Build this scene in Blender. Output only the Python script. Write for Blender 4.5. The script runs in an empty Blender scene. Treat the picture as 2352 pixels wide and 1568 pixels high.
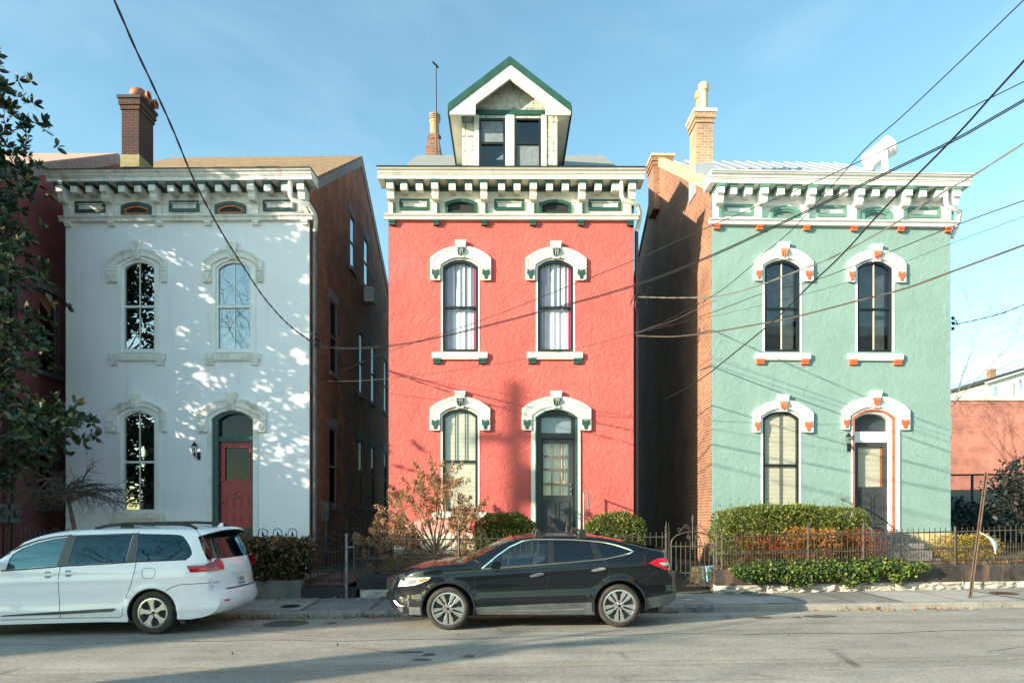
import bpy, bmesh, math, random
import numpy as np
from mathutils import Vector, Matrix
from mathutils.geometry import tessellate_polygon
C = bpy.context.collection
R = math.radians
sc = bpy.context.scene
# ------------------------------------------------------------------ camera, sky, sun, exposure
CX, HY, FL, CAMZ = 1176.0, 1184.0, 1568.0, 1.85      # picture measures on a 2352 px wide copy of the photo
cd = bpy.data.cameras.new('camera'); cam = bpy.data.objects.new('camera', cd); C.objects.link(cam)
cam.location = (0, 0, CAMZ); cam.rotation_euler = (R(90), 0, 0)
cd.sensor_width = 36; cd.lens = 24; cd.shift_y = 0.17; cd.clip_end = 2000; cd.clip_start = .1
sc.camera = cam
SUNV = Vector((-1.75, -1.0, 0.61)).normalized()
SUN_EL = math.asin(SUNV.z); SUN_AZ = math.atan2(SUNV.x, SUNV.y)
w = bpy.data.worlds.new('World'); sc.world = w; w.use_nodes = True
nt = w.node_tree; bg = nt.nodes['Background']
sky = nt.nodes.new('ShaderNodeTexSky'); sky.sky_type = 'NISHITA'; sky.sun_disc = False
sky.sun_elevation = SUN_EL; sky.sun_rotation = SUN_AZ
sky.air_density = 1.0; sky.dust_density = 0.6; sky.ozone_density = 1.0
mixn = nt.nodes.new('ShaderNodeMix'); mixn.data_type = 'RGBA'; mixn.blend_type = 'MULTIPLY'; mixn.inputs[0].default_value = 1
nt.links.new(sky.outputs[0], mixn.inputs[6]); mixn.inputs[7].default_value = (.73, .95, .87, 1)
# thin high cirrus: pale wisps over the sky dome
tcw = nt.nodes.new('ShaderNodeTexCoord'); mpw = nt.nodes.new('ShaderNodeMapping'); mpw.inputs['Scale'].default_value = (1.2, 1.2, 4.5); mpw.inputs['Rotation'].default_value = (.2, .35, 0)
nt.links.new(tcw.outputs['Generated'], mpw.inputs[0])
nzw = nt.nodes.new('ShaderNodeTexNoise'); nzw.inputs['Scale'].default_value = 1.6; nzw.inputs['Detail'].default_value = 5; nzw.inputs['Roughness'].default_value = .55; nzw.inputs['Distortion'].default_value = .6
nt.links.new(mpw.outputs[0], nzw.inputs['Vector'])
rpw = nt.nodes.new('ShaderNodeValToRGB'); rpw.color_ramp.elements[0].position = .46; rpw.color_ramp.elements[0].color = (0, 0, 0, 1); rpw.color_ramp.elements[1].position = .78; rpw.color_ramp.elements[1].color = (.16, .16, .16, 1)
nt.links.new(nzw.outputs['Fac'], rpw.inputs[0])
mxw = nt.nodes.new('ShaderNodeMix'); mxw.data_type = 'RGBA'; nt.links.new(rpw.outputs[0], mxw.inputs[0]); nt.links.new(mixn.outputs[2], mxw.inputs[6]); mxw.inputs[7].default_value = (3.6, 4.3, 4.4, 1)
nt.links.new(mxw.outputs[2], bg.inputs[0]); bg.inputs[1].default_value = 0.15
sd = bpy.data.lights.new('sun', 'SUN'); so = bpy.data.objects.new('sun', sd); C.objects.link(so)
sd.energy = 4.3; sd.angle = R(0.53); sd.color = (1.0, 0.86, 0.66)
so.location = (-20, -10, 20); so.rotation_euler = SUNV.to_track_quat('Z', 'Y').to_euler()
sc.view_settings.view_transform = 'Standard'; sc.view_settings.look = 'None'
sc.view_settings.exposure = 1.36; sc.view_settings.gamma = 1.0
sc.cycles.max_bounces = 8; sc.cycles.transparent_max_bounces = 16
# ------------------------------------------------------------------ helpers
def P(px, py, Y):
    return Vector(((px - CX) / FL * Y, Y, CAMZ + (HY - py) / FL * Y))
def tag(o, label, cat, group=None, kind=None):
    o['label'] = label
    if cat: o['category'] = cat
    if group: o['group'] = group
    if kind: o['kind'] = kind
    return o
def structure(o, kind='structure'):
    o['kind'] = kind; return o
def empty(name, loc, label, cat, rz=0, group=None):
    o = bpy.data.objects.new(name, None); C.objects.link(o); o.empty_display_size = .2
    o.location = loc; o.rotation_euler = (0, 0, rz)
    return tag(o, label, cat, group)
def copy_tree(o, parent=None):
    c = o.copy(); C.objects.link(c)
    if parent is not None: c.parent = parent
    for ch in list(o.children): copy_tree(ch, c)
    return c
def link_mesh(name, me, m, parent):
    o = bpy.data.objects.new(name, me); C.objects.link(o)
    if m: me.materials.append(m)
    if parent is not None: o.parent = parent
    return o
class MB:
    def __init__(s): s.v = []; s.f = []
    def add(s, vs, fs):
        b = len(s.v); s.v.extend([tuple(p) for p in vs]); s.f.extend([tuple(i + b for i in f) for f in fs]); return s
    def box(s, x0, x1, y0, y1, z0, z1):
        vs = [(x, y, z) for x in (x0, x1) for y in (y0, y1) for z in (z0, z1)]
        return s.add(vs, [(0, 1, 3, 2), (4, 6, 7, 5), (0, 4, 5, 1), (2, 3, 7, 6), (0, 2, 6, 4), (1, 5, 7, 3)])
    @staticmethod
    def _p(a, b, axis, t):
        return (a, t, b) if axis == 'y' else (t, a, b) if axis == 'x' else (a, b, t)
    def prism(s, poly, axis, t0, t1, poly2=None):
        n = len(poly); q = poly2 or poly
        vs = [s._p(a, b, axis, t0) for a, b in poly] + [s._p(a, b, axis, t1) for a, b in q]
        fs = [tuple(range(n)), tuple(range(2 * n - 1, n - 1, -1))] + [(i, (i + 1) % n, n + (i + 1) % n, n + i) for i in range(n)]
        return s.add(vs, fs)
    def sheet(s, poly, axis, t):
        return s.add([s._p(a, b, axis, t) for a, b in poly], [tuple(range(len(poly)))])
    def ring(s, outer, inner, axis, t0, t1, closed=True):
        n = len(outer); vs = []
        for t in (t0, t1):
            vs += [s._p(a, b, axis, t) for a, b in outer] + [s._p(a, b, axis, t) for a, b in inner]
        fs = []
        for i in range(n if closed else n - 1):
            j = (i + 1) % n
            fs += [(i, j, n + j, n + i), (2 * n + i, 3 * n + i, 3 * n + j, 2 * n + j), (i, 2 * n + i, 2 * n + j, j), (n + i, n + j, 3 * n + j, 3 * n + i)]
        if not closed:
            for i in (0, n - 1): fs.append((i, n + i, 3 * n + i, 2 * n + i))
        return s.add(vs, fs)
    def plate(s, outer, holes, axis, t0, t1):
        loops = [outer] + list(holes); flat = [p for l in loops for p in l]
        tris = tessellate_polygon([[Vector((a, b, 0)) for a, b in l] for l in loops])
        n = len(flat)
        vs = [s._p(a, b, axis, t0) for a, b in flat] + [s._p(a, b, axis, t1) for a, b in flat]
        fs = [tuple(t) for t in tris] + [tuple(i + n for i in reversed(t)) for t in tris]
        k = 0
        for l in loops:
            m = len(l)
            fs += [(k + i, k + (i + 1) % m, n + k + (i + 1) % m, n + k + i) for i in range(m)]; k += m
        return s.add(vs, fs)
    def tube(s, pts, r, n=6, cap=True):
        pts = [Vector(p) for p in pts]; N = len(pts)
        rs = r if isinstance(r, (list, tuple)) else [r] * N
        up = None; vs = []
        for i, p in enumerate(pts):
            d = (pts[min(i + 1, N - 1)] - pts[max(i - 1, 0)])
            d = d.normalized() if d.length > 1e-9 else Vector((0, 0, 1))
            if up is None: up = Vector((0, 0, 1)) if abs(d.z) < .9 else Vector((1, 0, 0))
            a = d.cross(up)
            if a.length < 1e-6: a = d.cross(Vector((0, 1, .3)))
            a.normalize(); b = a.cross(d).normalized(); up = b
            for k in range(n):
                t = 2 * math.pi * k / n
                vs.append(p + (a * math.cos(t) + b * math.sin(t)) * rs[i])
        fs = [(i * n + k, i * n + (k + 1) % n, (i + 1) * n + (k + 1) % n, (i + 1) * n + k) for i in range(N - 1) for k in range(n)]
        if cap: fs += [tuple(range(n - 1, -1, -1)), tuple((N - 1) * n + k for k in range(n))]
        return s.add(vs, fs)
    def lathe(s, prof, center=(0, 0, 0), axis='z', n=20, cap=True):
        cx, cy, cz = center; vs = []; N = len(prof)
        for r, h in prof:
            for k in range(n):
                t = 2 * math.pi * k / n; a, b = r * math.cos(t), r * math.sin(t)
                vs.append((cx + a, cy + b, cz + h) if axis == 'z' else (cx + a, cy + h, cz + b) if axis == 'y' else (cx + h, cy + a, cz + b))
        fs = [(i * n + k, i * n + (k + 1) % n, (i + 1) * n + (k + 1) % n, (i + 1) * n + k) for i in range(N - 1) for k in range(n)]
        if cap: fs += [tuple(range(n)), tuple((N - 1) * n + k for k in range(n - 1, -1, -1))]
        return s.add(vs, fs)
    def sphere(s, c, r, n=8, m=5, sz=1.0):
        return s.lathe([(max(1e-4, r * math.sin(math.pi * i / m)), -r * sz * math.cos(math.pi * i / m)) for i in range(m + 1)], c, 'z', n)
    def build(s, name, m, parent=None, smooth=False, bevel=0, normals=True, loc=None):
        me = bpy.data.meshes.new(name); me.from_pydata([tuple(p) for p in s.v], [], s.f); me.update()
        if normals:
            bm = bmesh.new(); bm.from_mesh(me); bmesh.ops.recalc_face_normals(bm, faces=bm.faces); bm.to_mesh(me); bm.free()
        o = link_mesh(name, me, m, parent)
        if smooth:
            me.polygons.foreach_set('use_smooth', [True] * len(me.polygons)); me.set_sharp_from_angle(angle=R(40))
        if bevel:
            b = o.modifiers.new('bevel', 'BEVEL'); b.width = bevel; b.segments = 2; b.limit_method = 'ANGLE'; b.angle_limit = R(35)
        if loc is not None: o.location = loc
        return o
def arch(x0, x1, zb, zt, rise, n=10):
    h = (x1 - x0) / 2; cx = (x0 + x1) / 2; rise = max(rise, 1e-3)
    Rr = (h * h + rise * rise) / (2 * rise); cz = zt - Rr; a0 = math.asin(min(1, h / Rr))
    return [(x0, zb), (x1, zb)] + [(cx + Rr * math.sin(a0 - 2 * a0 * i / n), cz + Rr * math.cos(a0 - 2 * a0 * i / n)) for i in range(n + 1)]
def rect(x0, x1, z0, z1): return [(x0, z0), (x1, z0), (x1, z1), (x0, z1)]
def leafmesh(name, pos, size, aspect, m, parent=None, nrm=None, axis=None, spread=1.0, seed=1, shape=4, jitter=.35):
    """many single leaves (4 or 6 corner blades), each at its own place and turn"""
    rng = np.random.default_rng(seed); N = len(pos); pos = np.asarray(pos, float)
    d = rng.normal(size=(N, 3))
    if axis is not None: d = np.asarray(axis) + d * spread * .5
    d /= np.linalg.norm(d, axis=1, keepdims=True) + 1e-9
    t = rng.normal(size=(N, 3))
    if nrm is not None: t = np.asarray(nrm) + t * spread * .6
    sdir = np.cross(t, d); sdir /= np.linalg.norm(sdir, axis=1, keepdims=True) + 1e-9
    up = np.cross(d, sdir)
    L = (size * (1 + jitter * rng.uniform(-1, 1, N)))[:, None]; W = L * aspect * .5
    if shape == 4:
        v = np.stack([pos, pos + d * L * .5 + sdir * W + up * L * .06, pos + d * L, pos + d * L * .5 - sdir * W + up * L * .06], 1)
    else:
        v = np.stack([pos, pos + d * L * .3 + sdir * W * .85 + up * L * .08, pos + d * L * .7 + sdir * W * .8 + up * L * .07, pos + d * L,
                      pos + d * L * .7 - sdir * W * .8 + up * L * .07, pos + d * L * .3 - sdir * W * .85 + up * L * .08], 1)
    k = v.shape[1]; me = bpy.data.meshes.new(name)
    me.vertices.add(N * k); me.vertices.foreach_set('co', v.reshape(-1))
    me.loops.add(N * k); me.loops.foreach_set('vertex_index', np.arange(N * k, dtype=np.int32))
    me.polygons.add(N); me.polygons.foreach_set('loop_start', np.arange(0, N * k, k, dtype=np.int32))
    me.update(calc_edges=True); me.validate()
    return link_mesh(name, me, m, parent)
# ------------------------------------------------------------------ materials
def newmat(name):
    m = bpy.data.materials.new(name); m.use_nodes = True
    return m, m.node_tree, m.node_tree.nodes['Principled BSDF']
def nd(nt, t, **kw):
    n = nt.nodes.new(t)
    for k, v in kw.items():
        if k in n.inputs: n.inputs[k].default_value = v
        else: setattr(n, k, v)
    return n
def c4(c): return (c[0], c[1], c[2], 1)
def mixrgb(nt, fac, a, b, blend='MIX'):
    n = nt.nodes.new('ShaderNodeMix'); n.data_type = 'RGBA'; n.blend_type = blend
    for i, x in ((0, fac), (6, a), (7, b)):
        if hasattr(x, 'is_output'): nt.links.new(x, n.inputs[i])
        else: n.inputs[i].default_value = x if i == 0 else c4(x)
    return n.outputs[2]
def objco(nt): return nt.nodes.new('ShaderNodeTexCoord').outputs['Object']
def noise(nt, co, scale, detail=4, rough=.55, dist=0.0):
    n = nd(nt, 'ShaderNodeTexNoise', Scale=scale, Detail=detail, Roughness=rough, Distortion=dist)
    nt.links.new(co, n.inputs['Vector']); return n.outputs['Fac']
def ramp(nt, fac, stops):
    n = nt.nodes.new('ShaderNodeValToRGB'); e = n.color_ramp.elements
    while len(e) < len(stops): e.new(.5)
    for el, (p, c) in zip(e, stops): el.position = p; el.color = c4(c) if len(c) == 3 else c
    nt.links.new(fac, n.inputs[0]); return n.outputs[0]
def scaled(nt, co, s):
    n = nd(nt, 'ShaderNodeMapping'); n.inputs['Scale'].default_value = s; nt.links.new(co, n.inputs[0]); return n.outputs[0]
def bump(nt, b, h, strength, dist=.01):
    n = nd(nt, 'ShaderNodeBump', Strength=strength, Distance=dist); nt.links.new(h, n.inputs['Height']); nt.links.new(n.outputs[0], b.inputs['Normal']); return n
def pmat(name, col, rough=.6, var=.12, scale=2.5, bmp=0, bscale=30, metal=0, coat=0, spec=.5, col2=None, stain=None):
    m, nt, b = newmat(name); co = objco(nt)
    c2 = col2 or tuple(max(0, x * (1 - 2 * var)) for x in col); c1 = tuple(min(1, x * (1 + var * .6)) for x in col)
    f = noise(nt, co, scale, 6, .6)
    c = ramp(nt, f, [(.3, c2), (.65, c1)])
    if stain:
        sf = ramp(nt, noise(nt, scaled(nt, co, (1.3, 1.3, .25)), 2.2, 6, .65), [(.52, (0, 0, 0)), (.75, (1, 1, 1))])
        c = mixrgb(nt, sf, c, stain)
    nt.links.new(c, b.inputs['Base Color'])
    b.inputs['Roughness'].default_value = rough; b.inputs['Metallic'].default_value = metal
    b.inputs['Coat Weight'].default_value = coat; b.inputs['Coat Roughness'].default_value = .03
    b.inputs['Specular IOR Level'].default_value = spec
    if bmp: bump(nt, b, noise(nt, co, bscale, 4, .6), bmp, .01)
    return m
def brick(name, c1, c2, mortar, plane='xz', scale=1.0, patchc=None, patch=(.55, .7), rowh=.076, bw=.21, msize=.007, rough=.85):
    m, nt, b = newmat(name); co = objco(nt)
    sx = nt.nodes.new('ShaderNodeSeparateXYZ'); nt.links.new(co, sx.inputs[0]); cb = nt.nodes.new('ShaderNodeCombineXYZ')
    if plane == 'both':
        ad = nd(nt, 'ShaderNodeMath', operation='ADD'); nt.links.new(sx.outputs[0], ad.inputs[0]); nt.links.new(sx.outputs[1], ad.inputs[1]); a = ad.outputs[0]
    else: a = sx.outputs['XYZ'.index(plane[0].upper())]
    nt.links.new(a, cb.inputs[0]); nt.links.new(sx.outputs['XYZ'.index(plane[1].upper()) if plane != 'both' else 2], cb.inputs[1])
    t = nd(nt, 'ShaderNodeTexBrick', Scale=scale); t.inputs['Brick Width'].default_value = bw; t.inputs['Row Height'].default_value = rowh
    t.inputs['Mortar Size'].default_value = msize; t.inputs['Mortar Smooth'].default_value = .3; t.inputs['Bias'].default_value = -.1
    t.inputs['Color1'].default_value = c4(c1); t.inputs['Color2'].default_value = c4(c2); t.inputs['Mortar'].default_value = c4(mortar)
    nt.links.new(cb.outputs[0], t.inputs['Vector'])
    f = noise(nt, co, .7, 6, .65); c = mixrgb(nt, ramp(nt, f, [(.35, (.62, .62, .62)), (.7, (1.15, 1.15, 1.15))]), (0, 0, 0), (1, 1, 1))
    col = mixrgb(nt, 1.0, t.outputs[0], c, 'MULTIPLY')
    if patchc:
        pf = ramp(nt, noise(nt, co, 1.1, 7, .6, .6), [(patch[0], (0, 0, 0)), (patch[1], (1, 1, 1))])
        col = mixrgb(nt, pf, col, patchc)
    nt.links.new(col, b.inputs['Base Color']); b.inputs['Roughness'].default_value = rough
    inv = nd(nt, 'ShaderNodeMath', operation='SUBTRACT'); inv.inputs[0].default_value = 1; nt.links.new(t.outputs['Fac'], inv.inputs[1])
    bump(nt, b, inv.outputs[0], .6, .008); return m
def stucco(name, col, var, bs, stain=None, fine=60, dist=.02, swirl=5.0):
    m, nt, b = newmat(name); co = objco(nt)
    f = noise(nt, co, 1.1, 7, .65); c = ramp(nt, f, [(.3, tuple(x * (1 - var) for x in col)), (.7, tuple(min(1, x * (1 + var)) for x in col))])
    if stain:
        sf = ramp(nt, noise(nt, scaled(nt, co, (3.2, 3.2, .22)), 1.6, 7, .7), [(.55, (0, 0, 0)), (.8, (.8, .8, .8))])
        c = mixrgb(nt, sf, c, stain)
    nt.links.new(c, b.inputs['Base Color']); b.inputs['Roughness'].default_value = .75; b.inputs['Specular IOR Level'].default_value = .3
    a = noise(nt, co, swirl, 5, .6, 1.2); h = noise(nt, co, fine, 3, .6)
    ad = nd(nt, 'ShaderNodeMath', operation='MULTIPLY_ADD'); nt.links.new(h, ad.inputs[0]); ad.inputs[1].default_value = .18; nt.links.new(a, ad.inputs[2])
    bump(nt, b, ad.outputs[0], bs, dist); return m
def leafmat(name, stops, trans=.25, rough=.5, spec=.4):
    m, nt, b = newmat(name); g = nt.nodes.new('ShaderNodeNewGeometry')
    c = ramp(nt, g.outputs['Random Per Island'], stops); nt.links.new(c, b.inputs['Base Color'])
    b.inputs['Roughness'].default_value = rough; b.inputs['Specular IOR Level'].default_value = spec
    tr = nt.nodes.new('ShaderNodeBsdfTranslucent'); nt.links.new(c, tr.inputs[0])
    mx = nt.nodes.new('ShaderNodeMixShader'); mx.inputs[0].default_value = trans
    nt.links.new(b.outputs[0], mx.inputs[1]); nt.links.new(tr.outputs[0], mx.inputs[2])
    nt.links.new(mx.outputs[0], nt.nodes['Material Output'].inputs[0]); return m
def glassmat(name, refl=.12, tint=(.8, .85, .88), wav=.0, wscale=2.0, rough=0.0, rcol=(1, 1, 1)):
    m, nt, b = newmat(name); nt.nodes.remove(b)
    tr = nd(nt, 'ShaderNodeBsdfTransparent'); tr.inputs[0].default_value = c4(tint)
    gl = nd(nt, 'ShaderNodeBsdfGlossy'); gl.inputs['Roughness'].default_value = rough; gl.inputs[0].default_value = c4(rcol)
    lw = nd(nt, 'ShaderNodeLayerWeight'); lw.inputs[0].default_value = .5
    pw = nd(nt, 'ShaderNodeMath', operation='POWER'); nt.links.new(lw.outputs['Facing'], pw.inputs[0]); pw.inputs[1].default_value = 5
    ad = nd(nt, 'ShaderNodeMath', operation='MULTIPLY_ADD'); ad.use_clamp = True; nt.links.new(pw.outputs[0], ad.inputs[0]); ad.inputs[1].default_value = .9; ad.inputs[2].default_value = .04 + refl
    mx = nt.nodes.new('ShaderNodeMixShader'); nt.links.new(ad.outputs[0], mx.inputs[0]); nt.links.new(tr.outputs[0], mx.inputs[1]); nt.links.new(gl.outputs[0], mx.inputs[2])
    if wav:
        bp = nd(nt, 'ShaderNodeBump', Strength=wav, Distance=.02); nt.links.new(noise(nt, objco(nt), wscale, 2, .5), bp.inputs['Height']); nt.links.new(bp.outputs[0], gl.inputs['Normal'])
    nt.links.new(mx.outputs[0], nt.nodes['Material Output'].inputs[0]); return m
M = {}
M['white_stucco'] = stucco('white_stucco', (.84, .85, .88), .03, .22, stain=(.66, .62, .54), fine=40, dist=.012, swirl=3)
M['red_stucco'] = stucco('red_stucco', (.60, .124, .106), .17, .8, stain=(.43, .085, .082), fine=38, dist=.045, swirl=5.5)
M['pink_stucco'] = stucco('pink_stucco', (.72, .36, .32), .08, 1.0, fine=38, dist=.06, swirl=5.5)
M['green_stucco'] = stucco('green_stucco', (.222, .345, .318), .08, .6, stain=(.175, .28, .25), fine=45, dist=.028, swirl=4.5)
M['white_worn'] = pmat('white_worn', (.78, .77, .72), .6, .07, 5, .15, 40, stain=(.36, .30, .21))
M['cream'] = pmat('cream_paint', (.80, .77, .66), .5, .04, 3, .06, 30, stain=(.60, .55, .43))
M['bush_core'] = pmat('dark_core', (.055, .055, .022), .95, .35, 14, .8, 40, col2=(.03, .035, .014))
M['bright'] = pmat('bright_white', (.83, .83, .80), .5, .03, 3, .06, 30, stain=(.66, .65, .60))
M['dgreen'] = pmat('dark_green_paint', (.020, .085, .062), .45, .15, 4)
M['tealgreen'] = pmat('worn_teal_paint', (.030, .085, .085), .5, .25, 7, .1, 40)
M['mgreen'] = pmat('sage_green_paint', (.13, .29, .235), .5, .1, 4)
M['orange'] = pmat('orange_paint', (.66, .14, .055), .5, .12, 8, .2, 60)
M['orange_sash'] = pmat('orange_wood', (.52, .16, .05), .5, .2, 8)
M['black_frame'] = pmat('black_green_frame', (.012, .020, .022), .35, .2, 5)
M['charcoal'] = pmat('charcoal_door', (.045, .052, .055), .5, .15, 6)
M['maroon'] = pmat('maroon_door', (.36, .024, .046), .4, .1, 4)
M['black_iron'] = pmat('black_iron', (.018, .018, .018), .5, .3, 12, .1, 80, metal=.2)
M['grey_iron'] = pmat('galvanised', (.22, .23, .23), .45, .25, 10, metal=.5)
M['brown_iron'] = pmat('brown_iron', (.095, .078, .062), .55, .3, 12, .1, 80, metal=.2)
M['brass'] = pmat('brass', (.5, .36, .14), .3, .1, 10, metal=1)
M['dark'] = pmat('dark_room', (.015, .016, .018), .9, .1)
M['screen'] = pmat('dark_screen', (.022, .022, .020), .7, .3, 60)
M['screen_pale'] = pmat('pale_screen', (.20, .24, .26), .7, .15, 12)
M['curtain'] = pmat('sheer_curtain', (.66, .68, .70), .9, .06, 3)
M['pinkcurtain'] = pmat('pink_curtain', (.45, .03, .10), .9, .1, 3)
M['blind'] = pmat('cream_blind', (.70, .68, .54), .8, .04, 2)
M['stone'] = pmat('limestone', (.50, .47, .40), .85, .22, 4, .8, 9, stain=(.20, .18, .15))
M['lintel'] = pmat('stone_lintel', (.30, .25, .24), .85, .15, 8, .4, 30)
M['coping'] = pmat('dark_coping', (.055, .048, .042), .75, .35, 3, .3, 25, stain=(.28, .16, .09))
M['blackcoping'] = pmat('black_coping', (.022, .024, .026), .7, .3, 3, .2, 25)
M['concrete'] = pmat('concrete', (.225, .22, .205), .85, .18, 2, .3, 60, stain=(.15, .145, .135))
M['slab_pale'] = pmat('pale_slab', (.38, .37, .34), .85, .1, 2, .25, 60)
M['slab_mid'] = pmat('mid_slab', (.30, .285, .25), .85, .14, 3, .35, 60)
M['planter'] = pmat('planter_concrete', (.17, .16, .145), .85, .2, 1.5, .3, 40, stain=(.08, .078, .07))
M['pipe'] = pmat('grey_pipe', (.17, .18, .19), .5, .25, 6)
M['gold_pipe'] = pmat('terracotta_pot', (.50, .30, .15), .75, .2, 6)
M['terracotta'] = pmat('red_terracotta', (.34, .12, .07), .6, .15, 6)
M['olive'] = pmat('olive_flashing', (.26, .23, .10), .7, .2, 6)
M['yellow_trim'] = pmat('buff_coping', (.62, .50, .26), .8, .12, 5)
M['soil'] = pmat('soil', (.085, .065, .045), .95, .3, 4, .8, 30, col2=(.05, .04, .03))
M['asphalt'] = None
M['brick_red'] = brick('brown_red_brick', (.50, .14, .055), (.24, .065, .034), (.28, .18, .13), 'both', patchc=(.60, .17, .05), patch=(.52, .66), msize=.010)
M['brick_chim'] = brick('chimney_brick', (.068, .020, .013), (.036, .015, .011), (.085, .06, .048), 'both', msize=.010)
M['brick_orange'] = brick('orange_brick', (.37, .145, .072), (.24, .085, .045), (.40, .32, .25), 'both', msize=.010)
M['brick_buff'] = brick('buff_brick', (.60, .36, .20), (.44, .22, .11), (.58, .50, .40), 'both', msize=.010)
M['brick_paint'] = brick('painted_brick', (.37, .125, .135), (.31, .10, .115), (.17, .055, .062), 'both', patchc=(.22, .055, .03), patch=(.62, .7), msize=.009)
M['brick_far'] = brick('far_red_brick', (.60, .235, .175), (.52, .185, .13), (.46, .22, .17), 'xz', rowh=.15, bw=.42, msize=.016)
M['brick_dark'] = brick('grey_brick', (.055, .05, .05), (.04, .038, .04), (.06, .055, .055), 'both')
M['brick_path'] = brick('brick_path', (.17, .075, .055), (.12, .06, .045), (.07, .06, .05), 'xy', bw=.2, rowh=.1)
def shingle(name, cols, bw, rh, mort, plane=('x', 'y'), msize=.004, var=.5):
    m, nt, b = newmat(name); co = objco(nt); sx = nt.nodes.new('ShaderNodeSeparateXYZ'); nt.links.new(co, sx.inputs[0]); cb = nt.nodes.new('ShaderNodeCombineXYZ')
    for i, a in enumerate(plane): nt.links.new(sx.outputs['xyz'.index(a)], cb.inputs[i])
    t = nd(nt, 'ShaderNodeTexBrick', Scale=1.0); t.inputs['Brick Width'].default_value = bw; t.inputs['Row Height'].default_value = rh
    t.inputs['Mortar Size'].default_value = msize; t.inputs['Bias'].default_value = 0
    t.inputs['Color1'].default_value = c4(cols[0]); t.inputs['Color2'].default_value = c4(cols[1]); t.inputs['Mortar'].default_value = c4(mort)
    nt.links.new(cb.outputs[0], t.inputs['Vector'])
    c = mixrgb(nt, ramp(nt, noise(nt, co, 9, 3, .7), [(.4, (0, 0, 0)), (.62, (1, 1, 1))]), t.outputs[0], cols[2])
    nt.links.new(c, b.inputs['Base Color']); b.inputs['Roughness'].default_value = .8
    inv = nd(nt, 'ShaderNodeMath', operation='SUBTRACT'); inv.inputs[0].default_value = 1; nt.links.new(t.outputs['Fac'], inv.inputs[1])
    bump(nt, b, inv.outputs[0], .5, .01); return m
M['roof_brown'] = shingle('brown_shingle', ((.27, .17, .085), (.16, .10, .055), (.34, .22, .105)), .34, .14, (.06, .04, .025))
M['roof_slate'] = shingle('grey_green_slate', ((.22, .25, .21), (.25, .23, .25), (.28, .30, .27)), .28, .16, (.09, .09, .09))
M['roof_pink'] = shingle('pink_shingle', ((.50, .30, .22), (.44, .26, .19), (.52, .34, .26)), .30, .13, (.28, .17, .13))
M['dormer_shingle'] = shingle('pale_shingle', ((.44, .46, .43), (.36, .40, .39), (.58, .58, .49)), .36, .38, (.13, .13, .115), ('x', 'z'), .016)
M['roof_white'] = pmat('white_metal_roof', (.30, .335, .37), .45, .05, 3, .05, 20)
M['win_clear'] = glassmat('window_glass', .02, (.93, .95, .96), .05, 1.4)
M['win_mirror'] = glassmat('reflecting_glass', .30, (.45, .5, .53), .10, 1.3, rcol=(.8, .84, .88))
M['win_door'] = glassmat('door_glass', .0, (.3, .33, .35), .06, 1.3, rcol=(.5, .52, .55))
M['win_dim'] = glassmat('dim_glass', .0, (.3, .33, .35), .06, 1.3, rcol=(.16, .17, .18))
M['win_mid'] = glassmat('mid_glass', .05, (.55, .6, .63), .08, 1.3)
# ------------------------------------------------------------------ ground, road, pavement
def grade(X): return .0148 * max(-40, min(40, X))
def zroad(X, Y):
    if Y > 11.1: c = -(Y - 11.1) * .021
    elif Y > 5: c = (11.1 - Y) * .012
    else: c = .073 - (5 - Y) * .02
    return grade(X) + c
def lerp(x, xs, ys):
    return float(np.interp(x, xs, ys))
CURB = 13.0
WXS = [-60, -5, 4.5, 8, 11, 20, 60]; WYS = [14.72, 14.72, 14.85, 15.0, 15.15, 15.4, 16.0]
def wallY(X): return lerp(X, WXS, WYS)
def curbtop(X): return zroad(X, CURB) + .115
def wallz(X): return lerp(X, [-60, -5.5, -3.2, 4.5, 8.6, 12, 20, 60], [-.6, .055, .085, .16, .215, .262, .36, .8])
def zwalk(X, Y):
    t = max(0, min(1, (Y - CURB) / (wallY(X) - CURB))); return curbtop(X) * (1 - t) + wallz(X) * t
def gridmesh(name, xs, ys, zf, m, yf=None, kind='structure'):
    vs = []; fs = []
    for x in xs:
        for j, y in enumerate(ys):
            yy = yf(x, y) if yf else y
            vs.append((x, yy, zf(x, yy)))
    n = len(ys)
    for i in range(len(xs) - 1):
        for j in range(n - 1): fs.append((i * n + j, (i + 1) * n + j, (i + 1) * n + j + 1, i * n + j + 1))
    b = MB().add(vs, fs); o = b.build(name, m, normals=False, smooth=True); o['kind'] = kind; return o
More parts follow.
